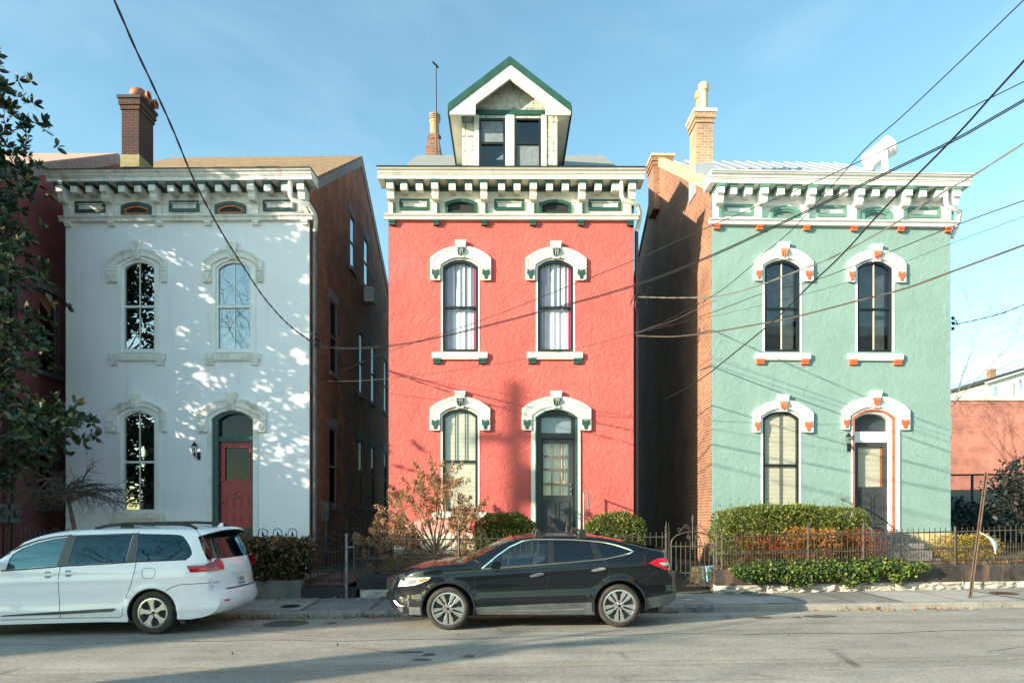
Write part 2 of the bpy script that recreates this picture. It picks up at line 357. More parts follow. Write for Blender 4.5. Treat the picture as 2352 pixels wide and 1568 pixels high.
# asphalt: pale worn surface with long wheel streaks, seams and small cracks
def asphalt():
    m, nt, b = newmat('asphalt'); co = objco(nt)
    big = ramp(nt, noise(nt, scaled(nt, co, (.10, .9, 1)), 1.2, 6, .6), [(.32, (.27, .25, .21)), (.68, (.40, .375, .32))])
    mott = ramp(nt, noise(nt, co, 1.1, 8, .7), [(.3, (.8, .8, .8)), (.7, (1.12, 1.12, 1.12))])
    fine = ramp(nt, noise(nt, co, 19, 9, .85), [(.3, (.50, .50, .50)), (.7, (1.42, 1.42, 1.42))])
    c = mixrgb(nt, 1, mixrgb(nt, 1, big, mott, 'MULTIPLY'), fine, 'MULTIPLY')
    sp = ramp(nt, noise(nt, scaled(nt, co, (.35, 1, 1)), 3.2, 6, .7), [(.70, (0, 0, 0)), (.78, (1, 1, 1))])
    c = mixrgb(nt, sp, c, (.17, .16, .14))
    wv = nd(nt, 'ShaderNodeTexVoronoi', feature='DISTANCE_TO_EDGE', Scale=.55); nt.links.new(scaled(nt, co, (.45, 1.6, 1)), wv.inputs['Vector'])
    cr = ramp(nt, wv.outputs['Distance'], [(.003, (1, 1, 1)), (.012, (0, 0, 0))])
    crm = ramp(nt, noise(nt, co, .6, 4, .6), [(.48, (0, 0, 0)), (.60, (.8, .8, .8))])
    c = mixrgb(nt, mixrgb(nt, 1, cr, crm, 'MULTIPLY'), c, (.06, .055, .05))
    nt.links.new(c, b.inputs['Base Color']); b.inputs['Roughness'].default_value = .8; b.inputs['Specular IOR Level'].default_value = .35
    bump(nt, b, noise(nt, co, 45, 4, .75), .6, .010); return m
M['asphalt'] = asphalt()
def paintmat(name, col, cover):
    m, nt, b = newmat(name); b.inputs['Base Color'].default_value = c4(col); b.inputs['Roughness'].default_value = .7
    tr = nt.nodes.new('ShaderNodeBsdfTransparent'); mx = nt.nodes.new('ShaderNodeMixShader')
    f = ramp(nt, noise(nt, scaled(nt, objco(nt), (.8, 4, 1)), 6, 6, .75), [(cover - .1, (0, 0, 0)), (cover + .12, (.75, .75, .75))])
    nt.links.new(f, mx.inputs[0]); nt.links.new(tr.outputs[0], mx.inputs[1]); nt.links.new(b.outputs[0], mx.inputs[2]); nt.links.new(mx.outputs[0], nt.nodes['Material Output'].inputs[0]); return m
xs = list(np.linspace(-60, 60, 61))
def zhill(X, Y):
    z = grade(X) - .35
    return z
gx = [-900, -300, -120, -60] + list(np.linspace(-40, 40, 17)) + [60, 120, 300, 900]
gridmesh('ground', gx, [-900, -300, -80, -20, 0, 10, 20, 60, 150, 400, 900], lambda x, y: grade(x) - .40, M['soil'])
gridmesh('road', xs, [-1.5, 1, 3, 5, 7, 9, 10, 11.1, 12, 13.02], zroad, M['asphalt'])
gridmesh('near_pavement', xs, [-4.5, -3, -1.4], lambda x, y: zroad(x, -1.4) + .13, M['concrete'])
# pavement with slabs: a base sheet, a curb with a real step and a few paler replaced slabs
def curbstrip():
    b = MB(); x = -50.0; rng = random.Random(4)
    while x < 50:
        L = rng.choice((1.5, 1.8, 2.2, 1.2)); x1 = x + L - .012
        vs = []
        for xx in (x, x1):
            t = curbtop(xx); g = zroad(xx, CURB)
            vs += [(xx, CURB, g - .2), (xx, CURB + .015, t - .02), (xx, CURB + .04, t), (xx, CURB + .17, t + .004), (xx, CURB + .17, g - .2)]
        b.add(vs, [(0, 5, 6, 1), (1, 6, 7, 2), (2, 7, 8, 3), (3, 8, 9, 4), (0, 1, 2, 3, 4), (9, 8, 7, 6, 5)]); x += L
    return b.build('curb', M['slab_mid'])
structure(curbstrip())
fr = [0, .25, .5, .75, 1]
def walkstrip(name, x0, x1, m, lift=0, f0=0.0, f1=1.0, n=None):
    n = n or max(2, int((x1 - x0) / 1.0) + 1); X = np.linspace(x0, x1, n)
    ya = lambda x, f: (CURB + .175) + (wallY(x) + .06 - CURB - .175) * f
    return gridmesh(name, list(X), list(np.linspace(f0, f1, 5)), lambda x, y: zwalk(x, y) + lift, m, yf=ya)
walkstrip('sidewalk', -50, 50, M['concrete'], -.004, n=101)
for i, (x0, x1, mm, f0, f1) in enumerate([(3.05, 4.95, 'slab_mid', 0, 1), (3.95, 5.6, 'slab_pale', .05, .62), (7.55, 9.9, 'slab_pale', .0, .97), (9.93, 12.4, 'slab_mid', 0, .97), (-6.2, -4.1, 'slab_mid', 0, .97), (-1.5, 1.3, 'slab_mid', 0, .97)]):
    walkstrip('sidewalk_slab', x0, x1, M[mm], .003 + .002 * (i % 2), f0, f1)
M['joint'] = pmat('pavement_joint', (.06, .055, .045), .95, .3, 8)
for x in (-5.6, -4.1, -2.75, -1.5, -.1, 1.3, 2.6, 6.6, 7.53, 8.7, 9.915, 11.2, 12.41): walkstrip('pavement_joint', x, x + .022, M['joint'], .009, 0, .98, 2)
# blue utility marks sprayed on curb and pavement
M['blue_paint'] = paintmat('blue_paint', (.012, .07, .15), .54)
for x0, x1 in ((-2.88, -2.2), (3.28, 3.85)):
    b = MB(); vs = []
    for xx in (x0, x1):
        t = curbtop(xx); g = zroad(xx, CURB)
        vs += [(xx, CURB - .004, g + .01), (xx, CURB + .011, t - .02), (xx, CURB + .038, t + .004), (xx, CURB + .165, t + .008)]
    b.add(vs, [(0, 4, 5, 1), (1, 5, 6, 2), (2, 6, 7, 3)]); structure(b.build('curb_paint', M['blue_paint'], normals=False))
# double yellow centre line, worn
M['yellow_line'] = paintmat('yellow_line', (.46, .35, .16), .57)
for py in (1524.0, 1533.5):
    Yc = FL * CAMZ / (py - HY) * .985
    b = MB(); X = np.linspace(-40, 40, 41)
    b.add([(x, Yc + dy, zroad(x, Yc + dy) + .004) for x in X for dy in (-.045, .045)], [(2 * i, 2 * i + 2, 2 * i + 3, 2 * i + 1) for i in range(40)])
    structure(b.build('road_marking', M['yellow_line'], normals=False))
# small broken patches and one tarred seam
M['patch'] = pmat('dark_patch', (.12, .11, .095), .9, .35, 9, .6, 40)
prng = random.Random(6)
for px, py, a, c in ((940, 1499, .20, .03), (985, 1506, .10, .04), (968, 1518, .13, .035), (1075, 1512, .10, .025), (760, 1423, .16, .05), (1745, 1424, .22, .06), (1882, 1424, .28, .07), (1830, 1425, .12, .04)):
    Yp = FL * 1.86 / (py - HY); Xp = (px - CX) / FL * Yp; n = 13; pts = []
    for k in range(n):
        t = 2 * math.pi * k / n; r = prng.uniform(.55, 1.15); x, y = Xp + a * r * math.cos(t), Yp + c * 3 * r * math.sin(t); pts.append((x, y, zroad(x, y) + .005))
    structure(MB().add(pts, [tuple(range(n))]).build('road_patch', M['patch'], normals=False))
X = np.linspace(-14, 14, 113); sy = [10.35 + .10 * math.sin(x * .9) + .05 * math.sin(x * 3.1) + prng.gauss(0, .012) for x in X]
structure(MB().add([(x, y + d, zroad(x, y) + .004) for x, y in zip(X, sy) for d in (-.012 - .008 * math.sin(x * 7), .012)], [(2 * i, 2 * i + 2, 2 * i + 3, 2 * i + 1) for i in range(112)]).build('road_seam', M['patch'], normals=False))
# covers
def cover(name, px, py, Yh, rx, ry, m, label, z):
    p = P(px, py, Yh); b = MB(); b.lathe([(rx * .96, -.02), (rx, -.01), (rx, .004), (rx * .9, .012), (rx * .86, .006), (.02, .008)], (0, 0, 0), 'z', 24)
    for k in range(-3, 4): b.box(-rx * .7, rx * .7, k * rx * .2 - .01, k * rx * .2 + .01, .004, .013)
    o = b.build(name, m); o.location = (p.x, Yh, z(p.x, Yh) + .004); tag(o, label, 'manhole cover'); return o
cover('manhole_cover', 668, 1403, 13.7, .20, .2, M['black_iron'], 'round dark iron cover set in the shaded pavement before the concrete planter', zwalk)
cover('manhole_cover', 2306, 1370, 14.2, .27, .2, pmat('rusty_iron', (.10, .045, .025), .8, .3, 12), 'round rusty cover in the sunny pavement right of the leaning post', zwalk)
cover('manhole_cover', 657, 1432, 12.2, .40, .3, pmat('worn_cover', (.10, .095, .085), .7, .2, 9), 'round flat cover in the road between the van and the black car', zroad)
# yards behind the low walls
def yardz(X, Y):
    base = lerp(X, [-40, -5, 3, 6, 12, 40], [.36, .42, .55, .62, .72, .9]); dy = Y - wallY(X)
    if 3.49 < X < 4.47: base = min(base, wallz(X) + .03 + max(0, dy - 1.5) * .06)
    if -4.55 < X < -3.36: base = min(base, .25 + max(0, dy) * .04)
    bank = (max(0, min(1, (Y - 19.5) / 5.5)) * 1.45 + max(0, min(1, (Y - 25.5) / 14)) * 1.1) * max(0, min(1, (X - 11.4) / 1.2))
    return base + bank
M['yard'] = pmat('yard_ground', (.10, .085, .05), .95, .3, 3, .8, 30, col2=(.05, .055, .025))
gridmesh('yard', sorted([-50, -30, -20, -14, -4.56, -4.54, -3.37, -3.35, 3.48, 3.50, 4.46, 4.48] + list(np.linspace(-12, 14, 53))) + [18, 24, 30, 40, 50], [.0, .4, 1.0, 2, 3, 4, 5, 6, 7, 8, 9, 10, 12, 16, 24, 40, 70], yardz, M['yard'], yf=lambda x, y: wallY(x) + .12 + y)
M['hill'] = pmat('wooded_hill', (.075, .075, .05), .95, .35, .12, .8, .8, col2=(.04, .05, .03))
gridmesh('hills', list(np.linspace(-400, 400, 81)), [110, 125, 150, 190, 240, 300], lambda x, y: -1 + min(1, (y - 110) / 80) * (15 + 4 * math.sin(x * .021) + 2.2 * math.sin(x * .083 + 1) + .8 * math.sin(x * .37 + y)), M['hill'])
# fallen leaves
rng = np.random.default_rng(5)
def litter(n, f):
    pos = np.array([f() for _ in range(n)]); return pos
def fl1():
    x = rng.choice([-5.3, -4.6, -2.7, -1.2, .4, 1.6, 2.9, 6.8, 8.6], p=[.2, .17, .15, .1, .1, .08, .08, .08, .04]) + rng.normal(0, .45); y = CURB - abs(rng.normal(0, .13)) - .01; return (x, y, zroad(x, y) + .012)
def fl2():
    x = rng.uniform(-6, 3.2); y = rng.uniform(CURB + .1, wallY(x) - .02); y = max(y, wallY(x) - .1 - abs(rng.normal(0, .5))); y = max(y, CURB + .05); return (x, y, zwalk(x, y) + .014)
def fl3():
    x = rng.uniform(-6, 10); y = rng.uniform(9, 13); return (x, y, zroad(x, y) + .01)
M['litter'] = leafmat('dry_leaves', [(0, (.16, .08, .035)), (.4, (.28, .15, .06)), (.7, (.36, .24, .10)), (1, (.12, .07, .04))], .1)
pos = np.concatenate([litter(520, fl1), litter(190, fl2), litter(26, fl3)])
o = leafmesh('fallen_leaves', pos, .075, .6, M['litter'], nrm=np.tile((0, 0, 1.), (len(pos), 1)), axis=None, spread=1.1, seed=3, shape=4); structure(o, 'stuff')
# ------------------------------------------------------------------ the three Italianate houses
class House:
    def __init__(s, name, label, xl, xr, Y0, yaw, base, mt):
        s.yaw = R(yaw); s.c, s.s = math.cos(s.yaw), math.sin(s.yaw); s.Y0 = Y0
        s.X0 = (xl - CX) / FL * Y0; s.base = base; s.m = mt
        s.root = empty(name, (s.X0, Y0, base), label, 'house', s.yaw)
        s.W = s.u(xr, 0)
    def uw(s, px, py, v=0.0):
        a = (px - CX) / FL
        u = (a * (s.Y0 + v * s.c) - s.X0 + v * s.s) / (s.c - a * s.s)
        Y = s.Y0 + u * s.s + v * s.c
        return u, CAMZ + (HY - py) / FL * Y - s.base
    def u(s, px, v=0.0): return s.uw(px, 0, v)[0]
    def w(s, py, px=1176, v=0.0): return s.uw(px, py, v)[1]
    def box(s, x0, x1, y0, y1, va, vb):           # picture box measured at its front va
        u0, w1 = s.uw(x0, y0, va); u1, w0 = s.uw(x1, y1, va); return (u0, u1, va, vb, w0, w1)
def window(h, x0, x1, yt, yb, frame, glass, rise=.19, surround=None, muntins=(.5,), low_muntins=(.5,), name='window', mtm=None, behind=None, mr=.5, thick=.05):
    """frame in the opening; pane, meeting rail and glazing bars are its children. returns the hole"""
    u0, w1 = h.uw(x0, yt); u1, w0 = h.uw(x1, yb); r = (u1 - u0) * rise
    sg = .045 if surround else 0.0
    hole = arch(u0 - sg, u1 + sg, w0 - .002, w1 + sg, r * 1.04)
    if surround:
        MB().ring(hole, arch(u0, u1, w0, w1, r), 'y', -.012, .11).build('window_surround', surround, h.root)
    o = MB().ring(arch(u0 + .001, u1 - .001, w0, w1 - .001, r), arch(u0 + thick, u1 - thick, w0 + thick * 1.1, w1 - thick, r * .9), 'y', .02, .11).build(name, frame, h.root)
    iu0, iu1, iw0, iw1 = u0 + thick, u1 - thick, w0 + thick * 1.1, w1 - thick
    wm = iw0 + (iw1 - iw0) * mr
    MB().box(iu0 - .003, iu1 + .003, .025, .10, wm - .028, wm + .028).build('meeting_rail', frame, o)
    MB().sheet(arch(iu0 - .01, iu1 + .01, iw0 - .01, iw1 + .01, r * .9), 'y', .078).build('pane', glass, o)
    for lst, a, b_ in ((muntins, wm + .028, None), (low_muntins, iw0, wm - .028)):
        for f in lst:
            uu = iu0 + (iu1 - iu0) * f
            top = b_ if b_ is not None else iw1 - r * .9 * (2 * f - 1) ** 2 + .012
            MB().box(uu - .011, uu + .011, .055, .074, a, top).build('muntin', mtm or frame, o)
    if behind == 'curtain':
        for (fa, fb, mm, ph) in ((0, .22, 'pinkcurtain', 0), (.17, .92, 'curtain', 1), (.90, 1.0, 'pinkcurtain', 2)):
            b = MB(); n = 34; ua = iu0 - .02 + (iu1 - iu0 + .04) * fa; ub = iu0 - .02 + (iu1 - iu0 + .04) * fb
            k = 1 if mm == 'curtain' else 0
            vs = []
            for i in range(n + 1):
                t = i / n; uu = ua + (ub - ua) * t
                vv = .125 + (.03 if k else 0) + .012 * math.sin(t * (27 if k else 12) + ph) + .012 * math.sin(t * 11 + 1 + u0 * 3)
                vs += [(uu, vv, iw0 - .03), (uu, vv * .96 + .004, iw1 + .03)]
            b.add(vs, [(2 * i, 2 * i + 2, 2 * i + 3, 2 * i + 1) for i in range(n)])
            b.build('curtain', M[mm] if fa or mm != 'pinkcurtain' else M['mauvecurtain'], o, smooth=True, normals=False)
    elif behind == 'shade':
        MB().sheet(rect(iu0 - .02, iu1 + .02, iw0 - .02, iw1 + .02), 'y', .30).build('shade', M['shade'], o)  # grey sheet; the dim room's tone is put into its colour
    elif behind == 'blind':
        b = MB(); z = iw0 - .02
        while z < iw1 + .02:
            b.box(iu0 - .02, iu1 + .02, .10, .118, z, z + .026); z += .034
        b.build('blind', M['blind'], o)
    return hole
def hood(h, x0, x1, ykey, ysh, year, xi0, xi1, yc, m, mk, mc, kw=26, earin=None, drop=36):
    """raised arched hood with two ears, keystone and corbels"""
    p = -.055
    uo0, wk = h.uw(x0, ykey, p); uo1, wear = h.uw(x1, year, p); wsh = h.uw(x0, ysh, p)[1]; ui0 = h.u(xi0, p); ui1 = h.u(xi1, p); wc = h.uw(x0, yc, p)[1]
    wot = h.uw(x0, ykey + 12.5, p)[1]
    n = 14; ro = wot - wsh; ri = (ui1 - ui0) * .19
    def path(a0, a1, zt, rise, zb):
        A = arch(a0, a1, zb, zt, rise, n)[2:]
        return [(a0, zb)] + A[::-1] + [(a1, zb)]
    out = path(uo0, uo1, wot, ro, wear); inn = path(ui0, ui1, wc + .012, ri, wear)
    o = MB().ring(out, inn, 'y', p, .004, False).build('window_hood', m, h.root)
    mid = lambda t: [(a[0] + (b[0] - a[0]) * t, a[1] + (b[1] - a[1]) * t) for a, b in zip(out, inn)]
    MB().ring([(a, b + .0) for a, b in mid(-.03)], mid(.26), 'y', p - .022, p + .03, False).build('hood_moulding', m, o)
    MB().ring(mid(.30), mid(.42), 'y', p - .010, p + .02, False).build('hood_moulding', m, o)
    MB().ring(mid(.86), mid(1.02), 'y', p - .010, p + .03, False).build('hood_moulding', m, o)
    uc = (uo0 + uo1) / 2; k = kw / FL * h.Y0 / 2; wkb = h.uw(x0, ykey + drop, p)[1]; wm_ = h.uw(x0, ykey + drop * .45, p)[1]
    MB().prism([(uc - k * .8, wm_), (uc + k * .8, wm_), (uc + k, wk), (uc - k, wk)], 'y', p - .055, .004).build('keystone', m, o)
    MB().prism([(uc - k * .6, wkb - .03), (uc + k * .6, wkb - .03), (uc + k * .78, wm_ - .002), (uc - k * .78, wm_ - .002)], 'y', p - .03, .0).build('keystone_drop', m, o)
    b = MB()
    for i in range(5):
        f = (i - 2) / 2; x = uc + f * k * .55
        b.tube([(x, p - .04, wm_ - .005), (x - f * .01, p - .06, (wm_ * .65 + wkb * .35)), (uc + f * k * .3, p - .035, wkb + (.05 if i % 2 else .0) + .03 * abs(f))], [k * .22, k * .24, k * .1], 6)
    b.build('acanthus', mk, o, smooth=True)
    for (a, bb, sgn) in ((uo0, ui0, 1), (ui1, uo1, -1)):
        wa = wear + (wsh - wear) * .0; ht = min(.27, (wsh - wear) * .52)
        MB().box(a + .004, bb - .004, p - .045, p, wear + ht, wear + ht + .035).build('corbel', m, o)
        MB().box(a + .012, bb - .012, p - .018, p + .0, wear - .01, wear + ht).build('corbel', m, o)
        cx = (a + bb) / 2; q = (bb - a) * .40
        MB().prism([(cx - q * .32, wear + .02), (cx + q * .32, wear + .02), (cx + q * .5, wear + ht * .4), (cx + q, wear + ht * .55), (cx + q * .9, wear + ht - .012), (cx, wear + ht - .035), (cx - q * .9, wear + ht - .012), (cx - q, wear + ht * .55), (cx - q * .5, wear + ht * .4)], 'y', p - .045, p - .012).build('corbel_mask', mc, o, bevel=.010)
    return o
def sill(h, x0, x1, y0, y1, m, mb, br=True):
    u0, u1, va, vb, w0, w1 = h.box(x0, x1, y0, y1, -.085, .06)
    o = MB().box(u0, u1, -.085, .06, w0, w1).build('window_sill', m, h.root, bevel=.012)
    MB().box(u0 + .06, u1 - .06, -.065, .0, w0 - .025, w0 - .001).build('sill_moulding', m, o)
    if br:
        for a in (u0 + .03, u1 - .24):
            MB().prism([(-.001, w0 - .002), (-.075, w0 - .002), (-.08, w0 - .05), (-.06, w0 - .085), (-.065, w0 - .13), (-.001, w0 - .15)], 'x', a + .001, a + .20).build('sill_bracket', mb, o)
    return o
def cornice(h, y, m, mg, mdrop, wins, mfr, mpanel, black_cap, spout=True, dropw=.155):
    """y = picture heights: crown top, fascia bottom, band top, band bottom, drop bottom (all on the photo)"""
    W = h.W; fr_u = lambda px: (px - 893) / 562 * W
    pm = (1176)
    cxm = h.uw(0, 0)[0]
    px = h.midpx
    wt = h.w(y[0], px, -.55); wf = h.w(y[1], px, -.46); wb1 = h.w(y[2], px, -.14); wb0 = h.w(y[3], px, -.08); wd = h.w(y[4], px, -.05)
    e = .20
    H = wt - wf
    prof = [(.10, wf), (-.455, wf), (-.455, wf + H * .36), (-.475, wf + H * .38), (-.475, wf + H * .46), (-.50, wf + H * .50), (-.515, wf + H * .66), (-.56, wf + H * .78), (-.585, wf + H * .94), (-.585, wt - .015), (.10, wt + .02)]
    o = MB().prism(prof, 'x', -e, W + e).build('cornice', m, h.root)
    MB().prism([(-.60, wt - .018), (-.60, wt + .006), (.12, wt + .05), (.12, wt + .0215)], 'x', -e - .012, W + e + .012).build('gutter_cap', black_cap, o)
    # frieze with holes for the attic windows
    holes = []
    fu = []
    for x0, x1, yt in wins:
        u0, u1 = fr_u(x0), fr_u(x1); wtp = wb1 + (h.w(y[2] - (488 - yt), px) - h.w(y[2], px)); fu.append((u0, u1, wtp))
        holes.append(arch(u0, u1, wb1 + .005, wtp, (u1 - u0) * .13))
    fz = MB().plate(rect(.0, W, wb0, wf + .05), holes, 'y', -.045, .0).build('frieze', m, h.root)
    MB().prism([(-.04, wf - .42), (-.07, wf - .42), (-.085, wf - .385), (-.07, wf - .36), (-.04, wf - .35)], 'x', .005, W - .005).build('frieze_moulding', m, fz)
    MB().box(.004, W - .004, -.10, -.04, wf - .13, wf - .04).build('dark_band', mg, fz)
    for (u0, u1, wtp) in fu:
        A = arch(u0 - .005, u1 + .005, wb1 + .0, wtp + .005, (u1 - u0) * .13); B = arch(u0 + .07, u1 - .07, wb1 + .05, wtp - .075, (u1 - u0) * .11)
        a = MB().ring(A, B, 'y', -.10, -.02).build('attic_window', mg, h.root)
        B2 = arch(u0 + .115, u1 - .115, wb1 + .10, wtp - .125, (u1 - u0) * .10)
        if mfr: MB().ring(B, B2, 'y', -.075, -.015).build('sash', mfr, a)
        MB().sheet(B, 'y', -.03).build('pane', h.attic, a)
    for x0, x1 in ((235, 470), (973, 1210), (1710, 1965)):
        u0, u1 = fr_u(x0 / 1.9596 / 1.7415 + 849.8), fr_u(x1 / 1.9596 / 1.7415 + 849.8)
        wtp = wb1 + .50; wbt = wb1 + .155
        wtp = wb1 + (h.w(0, px) - h.w(35.5, px)); wbt = wb1 + (h.w(0, px) - h.w(10.5, px))
        a = MB().ring(rect(u0, u1, wbt, wtp), rect(u0 + .055, u1 - .055, wbt + .055, wtp - .055), 'y', -.085, -.044).build('frieze_panel', mg, h.root)
        MB().ring(rect(u0 + .055, u1 - .055, wbt + .055, wtp - .055), rect(u0 + .085, u1 - .085, wbt + .085, wtp - .085), 'y', -.07, -.044).build('panel_bead', mg, a)
        MB().box(u0 + .085, u1 - .085, -.056, -.044, wbt + .085, wtp - .085).build('panel_field', mpanel, a)
    bw = .175
    for bx in (898, 1002, 1112, 1223.5, 1333.5, 1446):
        u = min(max(fr_u(bx) , bw / 2 + .01), W - bw / 2 - .01)
        hh = wf - wb1
        pr = [(-.044, wf - .03), (-.42, wf - .03), (-.42, wf - .235), (-.36, wf - .26), (-.335, wf - .30), (-.34, wf - .37), (-.30, wf - .44), (-.22, wf - .455), (-.155, wf - .42), (-.13, wf - .47), (-.10, wb1 + .12), (-.095, wb1 + .001), (-.044, wb1 + .001)]
        a = MB().prism(pr, 'x', u - bw / 2, u + bw / 2).build('bracket', m, h.root)
        MB().prism([(-.044, wf - .002), (-.455, wf - .002), (-.44, wf - .075), (-.424, wf - .085), (-.044, wf - .085)], 'x', u - bw / 2 - .03, u + bw / 2 + .03).build('bracket_cap', mg, a)
        if h.inlay: MB().box(u + bw * .14, u + bw / 2 + .004, -.135, -.06, wb1 + .02, wf - .48).build('bracket_inlay', mg, a)
        MB().prism([(-.001, wb0 - .001), (-.11, wb0 - .001), (-.11, wb0 - .06), (-.085, wb0 - .075), (-.085, wd), (-.001, wd)], 'x', u - dropw / 2, u + dropw / 2).build('drop_block', mdrop, h.root)
    for mx in (931.9, 966.8, 1040.8, 1077.5, 1152, 1187, 1260, 1296, 1370, 1408.6):
        u = fr_u(mx)
        a = MB().box(u - .085, u + .085, -.36, -.044, wf - .235, wf - .075).build('modillion', m, h.root)
        MB().prism([(-.044, wf - .002), (-.40, wf - .002), (-.385, wf - .065), (-.364, wf - .0745), (-.044, wf - .0745)], 'x', u - .115, u + .115).build('modillion_cap', mg, a)
    # lower band
    MB().prism([(-.05, wb0), (-.10, wb0), (-.115, wb0 + .045), (-.115, wb0 + .06), (-.15, wb0 + .09), (-.165, wb0 + .12), (-.165, wb1 - .02), (-.12, wb1), (-.05, wb1)], 'x', -.11, W + .11).build('frieze_band', m, h.root)
    if spout:
        u = fr_u(1422)
        pts = [(u, -.36, wf - .0), (u, -.36, wf - .36), (u + .05, -.34, wf - .47), (u + .45, -.25, wf - .56), (W + .10, -.20, wf - .62), (W + .16, -.08, wf - .72), (W + .16, .02, wf - .86), (W + .13, .09, wf - 1.0), (W + .10, .11, wf - 1.1), (W + .10, .11, .25)]
        so_ = MB().tube(pts[:9], .058, 10).build('gutter_spout', m, h.root, smooth=True)
        if h.pipe: MB().tube(pts[8:], .052, 10).build('downspout', h.pipe, h.root, smooth=True)
    h.wt = wt; h.wf = wf; h.wb0 = wb0
    return o
RIDGE, DEEP = 5.6, 11.2
def shell(h, wallm, sidem, roofm, holes, side_holes=(), eave=None, rake=None, side='r', slope=.635):
    """stucco front sheet with its openings, brick sides and back, gable roof"""
    W = h.W; we = h.wt - .12; wr = we + slope * (RIDGE - .0)
    MB().plate(rect(0, W, 0, h.wb0 + .05), holes, 'y', 0, .22).build('front_wall', wallm, h.root)
    MB().box(.0, W, .02, .22, h.wb0 + .051, we).build('front_wall', sidem, h.root)
    gab = [(.02, 0), (DEEP, 0), (DEEP, we), (RIDGE, wr), (.02, we)]
    MB().plate(gab, side_holes if side == 'l' else [], 'x', -.012, .2).build('side_wall', sidem, h.root)
    MB().plate(gab, side_holes if side == 'r' else [], 'x', W - .2, W + .012).build('side_wall', sidem, h.root)
    MB().box(.2, W - .2, DEEP - .25, DEEP - .02, 0, we).build('back_wall', sidem, h.root)
    b = MB(); t = .07; e = rake if rake is not None else .06
    b.prism([(-.02, we + .03 - slope * .02), (RIDGE, wr + .03), (RIDGE, wr + .03 + t), (-.1, we + .03 + t - slope * .1)], 'x', -e, W + e)
    b.prism([(RIDGE + .001, wr + .03), (DEEP + .3, we + .03 - slope * .3), (DEEP + .3, we + .03 + t - slope * .3), (RIDGE + .001, wr + .03 + t)], 'x', -e, W + e)
    r = b.build('roof', roofm, h.root)
    h.we, h.wr, h.slope = we, wr, slope
    return r
def roofz(h, v): return h.we + h.slope * min(v, 2 * RIDGE - v) + .10
M['shade'] = pmat('dim_room_grey', (.20, .22, .22), .9, .25, 3)
M['mauvecurtain'] = pmat('mauve_curtain', (.46, .36, .44), .9, .1, 3)
def bracketlamp(h, px, yt, yb, m):
    u, wt = h.uw(px, yt, -.12); w0 = h.uw(px, yb, -.12)[1]; H = wt - w0
    o = MB().box(u + .02, u + .10, -.03, -.001, w0 + H * .02, w0 + H * .45).build('wall_lantern', m, h.root)
    MB().tube([(u + .06, -.02, w0 + H * .3), (u + .06, -.09, w0 + H * .16), (u + .0, -.13, w0 + H * .2), (u, -.13, w0 + H * .34)], .012, 6).build('arm', m, o)
    b = MB(); b.lathe([(.012, H * 1.0), (.03, H * .93), (.085, H * .78), (.075, H * .76), (.02, H * .76)], (u, -.13, w0), 'z', 6)
    b.lathe([(.05, H * .32), (.055, H * .36), (.02, H * .37)], (u, -.13, w0), 'z', 6); b.lathe([(.005, H * .14), (.02, H * .24), (.04, H * .33)], (u, -.13, w0), 'z', 6)
    for k in range(6):
        t = 2 * math.pi * k / 6
        b.tube([(u + .048 * math.cos(t), -.13 + .048 * math.sin(t), w0 + H * .36), (u + .07 * math.cos(t), -.13 + .07 * math.sin(t), w0 + H * .77)], .006, 4)
    b.build('cage', m, o)
    MB().lathe([(.044, H * .37), (.064, H * .755)], (u, -.13, w0), 'z', 6).build('lantern_glass', M['win_clear'], o)
    return o
def raised_panel(b, u0, u1, w0, w1, v):
    b.ring(rect(u0, u1, w0, w1), rect(u0 + .035, u1 - .035, w0 + .035, w1 - .035), 'y', v - .014, v + .01)
    b.ring(rect(u0 + .05, u1 - .05, w0 + .05, w1 - .05), rect(u0 + .075, u1 - .075, w0 + .075, w1 - .075), 'y', v - .008, v + .01)

# ---------- white house on the left
A = House('brick_house', 'white stuccoed brick house with maroon front door and brown shingled roof', 151, 710.5, 17.87, -1.0, .42, None)
A.midpx = 430; A.attic = M['screen']; A.inlay = False; A.pipe = M['pipe']
hA = []
for (x0, x1, yt, yb, hd, sl) in ((279, 358, 597, 806, (244.6, 382, 556.6, 600, 646.4), (249, 378.6, 811, 825)), (495.5, 579, 598, 806, (466, 601, 556.8, 600, 646.4), (468, 595.6, 811, 825)), (278.5, 358, 942, 1175, (243.6, 380.6, 905.5, 946, 991), (247, 377, 1177, 1190.6))):
    hA.append(window(A, x0, x1, yt, yb, M['bright'], M['win_mirror'], mr=.49, thick=.058))
    hood(A, hd[0], hd[1], hd[2], hd[3], hd[4], x0 - 11, x1 + 11, yt - 8, M['white_worn'], M['white_worn'], M['white_worn'])
    u0, w1 = A.uw(x0 - 9, yt - 7); u1, w0 = A.uw(x1 + 9, yb + 4)
    MB().ring(arch(u0, u1, w0, w1, (u1 - u0) * .19), arch(A.u(x0) - .001, A.u(x1) + .001, w0, A.uw(x0, yt)[1] + .001, (u1 - u0) * .175), 'y', -.02, -.001).build('window_surround', M['bright'], A.root)
    sill(A, *sl, M['white_worn'], M['white_worn'])
